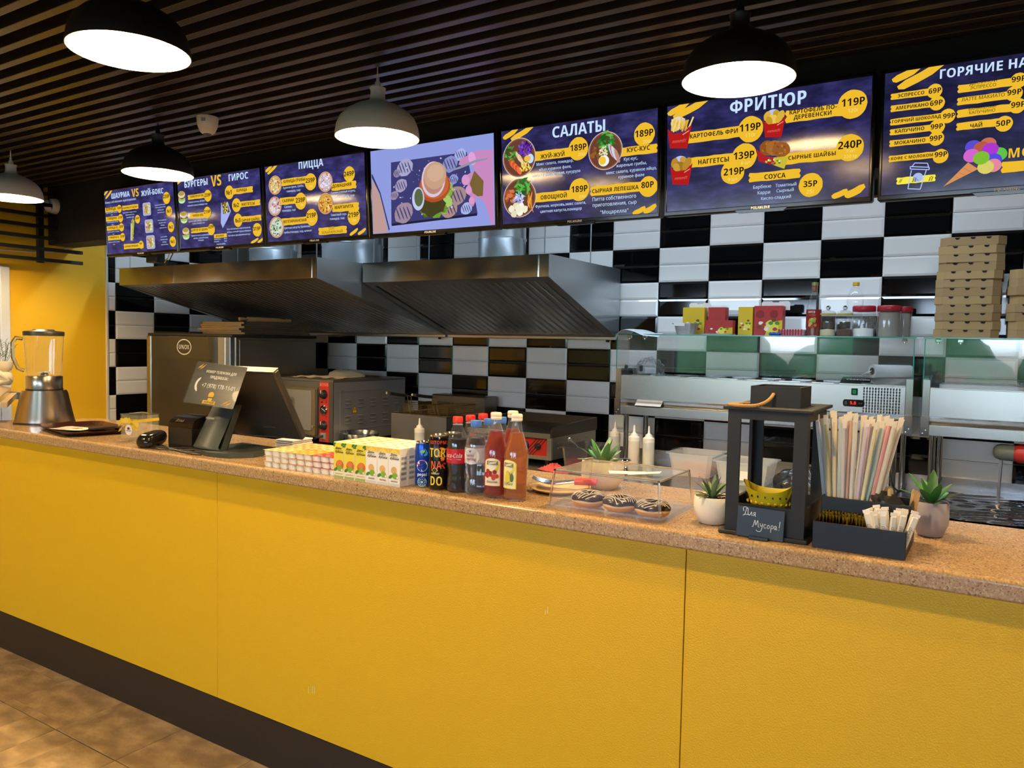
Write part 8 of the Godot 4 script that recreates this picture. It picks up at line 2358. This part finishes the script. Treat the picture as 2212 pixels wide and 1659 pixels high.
	strokes(hw, [[0.0, 0.0, 0.15, 0.1, 0.35, 0.95, 0.5, 0.3, 0.75, 0.95, 0.85, 0.15, 1.0, 0.05], [1.1, 0.6, 1.15, 0.25, 1.35, 0.3, 1.45, 0.6, 1.38, 0.0, 1.2, -0.5, 0.8, -0.55, 0.6, -0.4], [1.9, 0.5, 1.7, 0.55, 1.62, 0.25, 1.75, 0.02, 1.95, 0.12], [2.25, 0.5, 2.08, 0.3, 2.2, 0.02, 2.4, 0.2, 2.32, 0.5, 2.15, 0.5], [2.62, 0.5, 2.6, -0.45], [2.6, 0.4, 2.75, 0.55, 2.9, 0.4, 2.85, 0.12, 2.65, 0.1], [3.3, 0.5, 3.1, 0.5, 3.05, 0.15, 3.2, 0.05, 3.32, 0.45, 3.34, 0.08, 3.45, 0.05], [3.78, 1.2, 3.72, 0.35], [3.70, 0.08, 3.72, 0.04]], -0.018, 0.028, 0.0165, 0.0007)
	part(cs, "handwriting", hw, mat("d6dade", 0.7))
	caddy()

func caddy() -> void:
	var y := 1.10
	var x0 := 1.677
	var x1 := 1.866
	var t := thing("condiment_caddy", "black two tier condiment caddy beside the lantern", "caddy")
	var bk := mat("0a0908", 0.42)
	var wall := func(b: MB, a: float, c: float, z0: float, z1: float, h0: float, h1: float) -> void:
		b.bb(a, c, h0, h1, z1 - 0.003, z1, 0.001).bb(a, c, h0, h1, z0, z0 + 0.003, 0.001).bb(a, a + 0.003, h0, h1, z0 + 0.003, z1 - 0.003).bb(c - 0.003, c, h0, h1, z0 + 0.003, z1 - 0.003).bb(a, c, y + 0.001, y + 0.004, z0, z1)
	var f := mb()
	wall.call(f, x0, x1, 2.425, 2.515, y + 0.001, 1.161)
	part(t, "front_tray", f, bk)
	var g := mb()
	wall.call(g, x0, x1, 2.315, 2.4245, y + 0.001, 1.203)
	part(t, "rear_tray", g, bk)
	part(t, "divider", mb().bb(1.795, 1.798, y + 0.004, 1.15, 2.428, 2.512), bk)
	part(t, "divider", mb().bb(1.785, 1.788, y + 0.004, 1.195, 2.318, 2.4215), bk)
	# sauce sachets, upright in the front tray
	var sm := mb()
	sm.cur = lin("57180c")
	sm.surf(func(u, v): return Vector3((v - 0.5) * 0.040, 0.006 + u * 0.050, 0.0045 * sin(PI * u) * sin(PI * v)), 8, 6, true)
	sm.surf(func(u, v): return Vector3((v - 0.5) * 0.040, 0.006 + u * 0.050, -0.0045 * sin(PI * u) * sin(PI * v)), 8, 6)
	var sealed := mb()
	sealed.surf(func(u, v): return Vector3((v - 0.5) * (0.040 - 0.006 * u), 0.056 + u * 0.016, 0.003 * sin(v * 9.0) * u), 3, 8)
	var smesh := sm.mesh()
	var seal := sealed.mesh()
	var n := 0
	for row in 2:
		for i in 16:
			var hex: String = ["6a1f0c", "2a0f08", "7a2a10", "1f1208", "8a3414", "141a0c", "1a2410", "101808"][(i / 2 + row) % 8] if i > 8 else ["6a1f0c", "2a0f08", "7a2a10", "1f1208", "8a3414"][(i + row) % 5]
			var s := thing("sauce_sachet", ["dark sauce sachet standing in the front row of the caddy tray", "dark sauce sachet standing in the rear row of the caddy tray"][1 - row], "sachet", Vector3(1.687 + i * 0.0068, y + 0.002, 2.448 + row * 0.038 + rr(-0.003, 0.003)), PI / 2 + 0.25 + rr(-0.15, 0.15), "sauce sachets in the caddy")
			s.rotation.z = rr(-0.10, 0.10)
			var tin := mat("ffffff", 0.25, 0.0, {"vertex_color_use_as_albedo": true, "albedo_color": Color(hex) * 1.0, "cull_mode": 2}) if false else mat(hex, 0.22, 0.0, {"cull_mode": 2})
			part(s, "sauce_pouch", smesh, tin)
			part(s, "clear_top", seal, mat("8a7a2c", 0.2, 0.5, {"cull_mode": 2}))
			n += 1
	# paper sugar sticks
	var st := mb()
	st.cur = lin("ddd3bf")
	st.bb(-0.007, 0.007, 0.0, 0.085, -0.003, 0.003, 0.0025)
	st.cur = lin("efe8da")
	st.bb(-0.0075, 0.0075, 0.085, 0.092, -0.0008, 0.0008)
	var tx := mb().at(Vector3(0, 0.045, 0.0032), Vector3(0, 0, PI / 2))
	tx.cur = lin("7a6a55")
	text(tx, "сахар", 0, 0, 0, 0.030, false, 0.25)
	var stm := st.mesh()
	var stx := tx.mesh()
	for i in 18:
		var c := i % 6
		var r := i / 6
		var s := thing("sugar_stick", ["white paper sugar stick leaning in the front of the caddy", "white paper sugar stick in the middle row of the caddy", "white paper sugar stick in the rear row of the caddy"][r], "sugar stick", Vector3(1.808 + c * 0.0095 + rr(-0.001, 0.001), y + 0.005 + rr(0, 0.006) + (2 - r) * -0.0, 2.500 - r * 0.024), 0.3 + rr(-0.5, 0.5), "paper sugar sticks in the caddy")
		s.rotation = Vector3(rr(-0.12, 0.02), 0.3 + rr(-0.5, 0.5), lerpf(0.28, -0.30, c / 5.0) + rr(-0.06, 0.06))
		part(s, "stick_paper", stm, painted())
		part(s, "stick_lettering", stx, painted())
	# paper wrapped straws
	var tints := ["c9ced6", "d8cf8e", "e0cfa8", "b9c9c4", "d3c4c0", "c9a08f", "d9d3c4", "cbb9c4", "d8d0a0", "aac4c0", "d88f8a", "d6cdb8"]
	var i2 := 0
	for row in 3:
		for k in 12:
			var b := mb()
			var h := 0.265 + rr(-0.008, 0.012)
			var bx := 1.690 + k * 0.0076
			var lean := lerpf(-0.030, 0.050, k / 11.0) + rr(-0.008, 0.008)
			var lz := rr(-0.02, 0.015)
			b.cur = lin(tints[i2 % 12]) * 0.95
			var top := Vector3(lean, h, lz)
			var side := Vector3(1, 0, -0.6).normalized()
			var f2 := Vector3(0.6, 0, 1).normalized()
			b.tube([Vector3.ZERO, top * 0.5, top], 0.0041, 8, false)
			b.cur = lin("e6dcc8")
			var tp := top
			b.quad(tp - side * 0.0046, tp + side * 0.0046, tp + side * 0.0062 + top.normalized() * 0.018, tp - side * 0.0055 + top.normalized() * 0.016, f2)
			b.quad(tp - side * 0.0046 - f2 * 0.0008, tp + side * 0.0046 - f2 * 0.0008, tp + side * 0.0062 + top.normalized() * 0.018 - f2 * 0.0008, tp - side * 0.0055 + top.normalized() * 0.016 - f2 * 0.0008, -f2)
			for s in [-1, 1]:
				b.quad(side * s * 0.0041, side * s * 0.0056, top + side * s * 0.0056, top + side * s * 0.0041, f2)
			solo("wrapped_straw", b, mat("ffffff", 0.7, 0.0, {"vertex_color_use_as_albedo": true, "cull_mode": 2}), ["paper wrapped straw in the rear row of the caddy bundle", "paper wrapped straw in the middle row of the caddy bundle", "paper wrapped straw in the front row of the caddy bundle"][row], "straw", Vector3(bx, y + 0.006, 2.340 + row * 0.026), Vector3.ZERO, "paper wrapped straws in the caddy")
			i2 += 1
	# wooden stirrers
	var sk := mb().prism(PackedVector2Array([Vector2(-0.003, 0), Vector2(0.003, 0), Vector2(0.003, 0.118), Vector2(0.0022, 0.122), Vector2(0, 0.1235), Vector2(-0.0022, 0.122), Vector2(-0.003, 0.118)]), -0.0008, 0.0008).mesh()
	for k in 16:
		var grp := k / 4
		var s := solo("wooden_stirrer", sk, mat(["c9a36a", "d3b07a", "bd965c"][k % 3], 0.6), "flat wooden coffee stirrer standing in the rear tray of the caddy", "stirrer", Vector3([1.780, 1.806, 1.822, 1.846][grp] + (k % 4) * 0.0042, y + 0.006, 2.345 + (k % 4) * 0.012), Vector3(rr(-0.08, 0.08), 0.5, [0.22, -0.02, 0.12, -0.14][grp] + rr(-0.05, 0.05)), "wooden stirrers in the caddy")
	# black cup lids pushed in on edge
	for k in 2:
		solo("cup_lid", mb().lathe([Vector2(0.0, 0.006), Vector2(0.028, 0.006), Vector2(0.030, 0.0), Vector2(0.036, -0.002), Vector2(0.037, -0.006), Vector2(0.034, -0.006), Vector2(0.029, -0.001), Vector2(0, 0.004)], 32), mat("1c1b1a", 0.3), ["black plastic cup lid tilted across the rear tray", "black plastic cup lid lying under the tilted one"][k], "cup lid", Vector3(1.815 + k * 0.010, 1.2055 - k * 0.011, 2.39 - k * 0.006), Vector3(0.35, 0.3, -0.22 - 0.1 * k), "black cup lids in the caddy")

func build_left_corner() -> void:
	# slatted hanging screen along the wall
	var t := thing("hanging_screen", "black hanging screen of horizontal bars before the yellow wall", "screen frame")
	var bars := [[2.018, 1.447], [2.087, 1.447], [2.158, 1.61], [2.228, 1.61], [2.298, 1.61], [2.368, 1.61], [2.438, 1.61]]
	for q in bars:
		part(t, "bar", mb().bb(-3.215, -3.190, q[0] - 0.011, q[0] + 0.011, q[1], 4.2, 0.001), M.black)
	for z in [1.70, 2.9, 4.1]:
		part(t, "post", mb().bb(-3.245, -3.216, 2.0, CEIL + 0.001, z - 0.018, z + 0.018, 0.001), M.black)
	solo("white_cable", mb().tube([Vector3(-3.326, 2.06, 2.1), Vector3(-3.322, 2.065, 1.9), Vector3(-3.322, 2.07, 1.7), Vector3(-3.322, 2.085, 1.58), Vector3(-3.325, 2.11, 1.50), Vector3(-3.326, 2.13, 1.47)], 0.004, 8), M.white_plastic, "thin white cable running along the yellow wall behind the screen", "cable")
	# security cameras
	var cw := mat("d0c8b8", 0.42)
	var c1 := thing("dome_camera", "white dome camera hanging from the ceiling slats", "camera", Vector3(-0.925, CEIL, 2.165))
	part(c1, "mount", mb().lathe([Vector2(0.045, 0.0), Vector2(0.0455, -0.004), Vector2(0.042, -0.036), Vector2(0.041, -0.037)], 30).lathe([Vector2(0, 0), Vector2(0.045, 0)], 30), cw)
	part(c1, "collar", mb().lathe([Vector2(0.042, -0.036), Vector2(0.0405, -0.040), Vector2(0.037, -0.050), Vector2(0.034, -0.052)], 30), cw)
	part(c1, "eyeball", mb().lathe([Vector2(0.036, -0.050), Vector2(0.032, -0.062), Vector2(0.024, -0.070), Vector2(0.016, -0.0725), Vector2(0, -0.0725)], 30), cw)
	part(c1, "lens", mb().lathe([Vector2(0.018, -0.0718), Vector2(0.016, -0.0735), Vector2(0, -0.0735)], 24), mat("2a1f1a", 0.1))
	part(c1, "type_label", mb().at(Vector3(0.022, -0.018, 0.0375), Vector3(0, 0.55, 0)).bb(-0.009, 0.009, -0.009, 0.006, 0, 0.0008), mat("8a8578", 0.5))
	var c2 := thing("dome_camera", "white dome camera fixed on the black bulkhead above the hanging screen", "camera", Vector3(-3.225, 2.372, 1.601))
	c2.rotation = Vector3(PI / 2, 0, 0)
	var k := mb().at(Vector3.ZERO, Vector3(0, 0, 0)).lathe([Vector2(0, 0), Vector2(0.050, 0.0), Vector2(0.050, 0.006), Vector2(0.046, 0.034), Vector2(0.040, 0.040), Vector2(0, 0.041)], 30)
	part(c2, "mount", k, cw)
	part(c2, "eyeball", mb().at(Vector3(-0.006, 0.046, 0.004), Vector3(0.35, 0, 0.45)).lathe([Vector2(0.040, -0.01), Vector2(0.040, 0.004), Vector2(0.034, 0.018), Vector2(0.024, 0.026), Vector2(0, 0.026)], 28), cw)
	part(c2, "lens", mb().at(Vector3(-0.006, 0.046, 0.004), Vector3(0.35, 0, 0.45)).lathe([Vector2(0.020, 0.026), Vector2(0.018, 0.029), Vector2(0, 0.0285)], 24), mat("1d2430", 0.06))
	# white door in the yellow wall
	var d := struct("door_1", mb().bb(-3.33, -3.305, 0.0, 1.968, 1.846, 1.905, 0.006).bb(-3.33, -3.305, 0.0, 1.968, 2.70, 2.76, 0.006).bb(-3.33, -3.305, 1.908, 1.968, 1.905, 2.70, 0.006), mat("d9dde2", 0.4))
	part(d, "door_leaf", mb().bb(-3.328, -3.314, 0.02, 1.908, 1.906, 2.70, 0.003), mat("cfd5dc", 0.4))
	part(d, "glass_panel", mb().bb(-3.3145, -3.3125, 1.15, 1.83, 1.99, 2.62), mat("a9b8c8", 0.08))
	part(d, "lower_panel", mb().bb(-3.3145, -3.311, 0.12, 1.0, 1.99, 2.62, 0.004), mat("d5dae0", 0.4))
	part(d, "door_handle", mb().tube([Vector3(-3.314, 1.03, 1.945), Vector3(-3.275, 1.03, 1.945), Vector3(-3.27, 1.03, 1.97), Vector3(-3.27, 1.03, 2.06)], 0.009, 8), M.steel_smooth)
	# raised ledge with the odd vase
	var s := thing("raised_ledge", "beige raised ledge on a steel bracket by the white door", "ledge")
	part(s, "ledge_board", mb().at(Vector3.ZERO, Vector3(-PI / 2, 0, 0)).prism(PackedVector2Array([Vector2(-2.84, -2.07), Vector2(-2.20, -2.42), Vector2(-2.42, -2.80), Vector2(-3.302, -2.80), Vector2(-3.302, -1.98)]), 1.200, 1.230), M.stone)
	part(s, "edge_strip", mb().at(Vector3(-2.52, 1.20, 2.247), Vector3(0, -0.503, 0)).bb(-0.36, 0.36, -0.028, 0.0, -0.03, -0.002), mat("b8a27c", 0.5))
	part(s, "bracket", mb().at(Vector3(-2.93, 1.186, 2.01), Vector3(0, 0.0, 0)).bb(-0.30, 0.10, -0.03, 0.014, -0.012, 0.012, 0.002), M.galv)
	part(s, "support_post", mb().bb(-2.86, -2.80, 0.0, 1.20, 2.45, 2.51, 0.003), M.steel)
	var v := thing("twisted_vase", "cream knotted vase with thin green sprigs on the ledge", "vase", Vector3(-3.075, 1.230, 1.995))
	part(v, "vase_base", mb().lathe([Vector2(0, 0.0), Vector2(0.028, 0.0), Vector2(0.042, 0.018), Vector2(0.046, 0.045), Vector2(0.036, 0.076), Vector2(0.022, 0.084)], 26), mat("d8c7a0", 0.55))
	part(v, "knot", mb().tube([Vector3(-0.040, 0.045, 0.015), Vector3(-0.020, 0.075, 0.038), Vector3(0.015, 0.078, 0.040), Vector3(0.040, 0.058, 0.020), Vector3(0.043, 0.035, -0.005), Vector3(0.02, 0.02, 0.03), Vector3(-0.02, 0.03, 0.042), Vector3(-0.042, 0.05, 0.01)], 0.016, 12), mat("d8c7a0", 0.55))
	part(v, "vase_bowl", mb().lathe([Vector2(0.020, 0.082), Vector2(0.034, 0.090), Vector2(0.045, 0.112), Vector2(0.046, 0.145), Vector2(0.042, 0.146), Vector2(0.040, 0.115), Vector2(0, 0.095)], 26), mat("dccba6", 0.55))
	for i in 9:
		var b := mb()
		var a := TAU * i / 9.0 + rr(-0.3, 0.3)
		var tip := Vector3(cos(a) * rr(0.04, 0.075), rr(0.24, 0.30), sin(a) * rr(0.03, 0.06))
		b.tube([Vector3(0, 0.12, 0), tip * 0.6 + Vector3(0, 0.04, 0), tip], 0.0012, 5)
		for j in 9:
			var p: Vector3 = Vector3(0, 0.14, 0).lerp(tip, 0.25 + 0.75 * j / 8.0)
			var dd := Vector3(rr(-1, 1), rr(0.2, 1), rr(-1, 1)).normalized() * 0.020
			b.tube([p, p + dd], 0.0016, 4, true, 0.0003)
		part(v, "sprig", b, mat("4f5f38", 0.6))
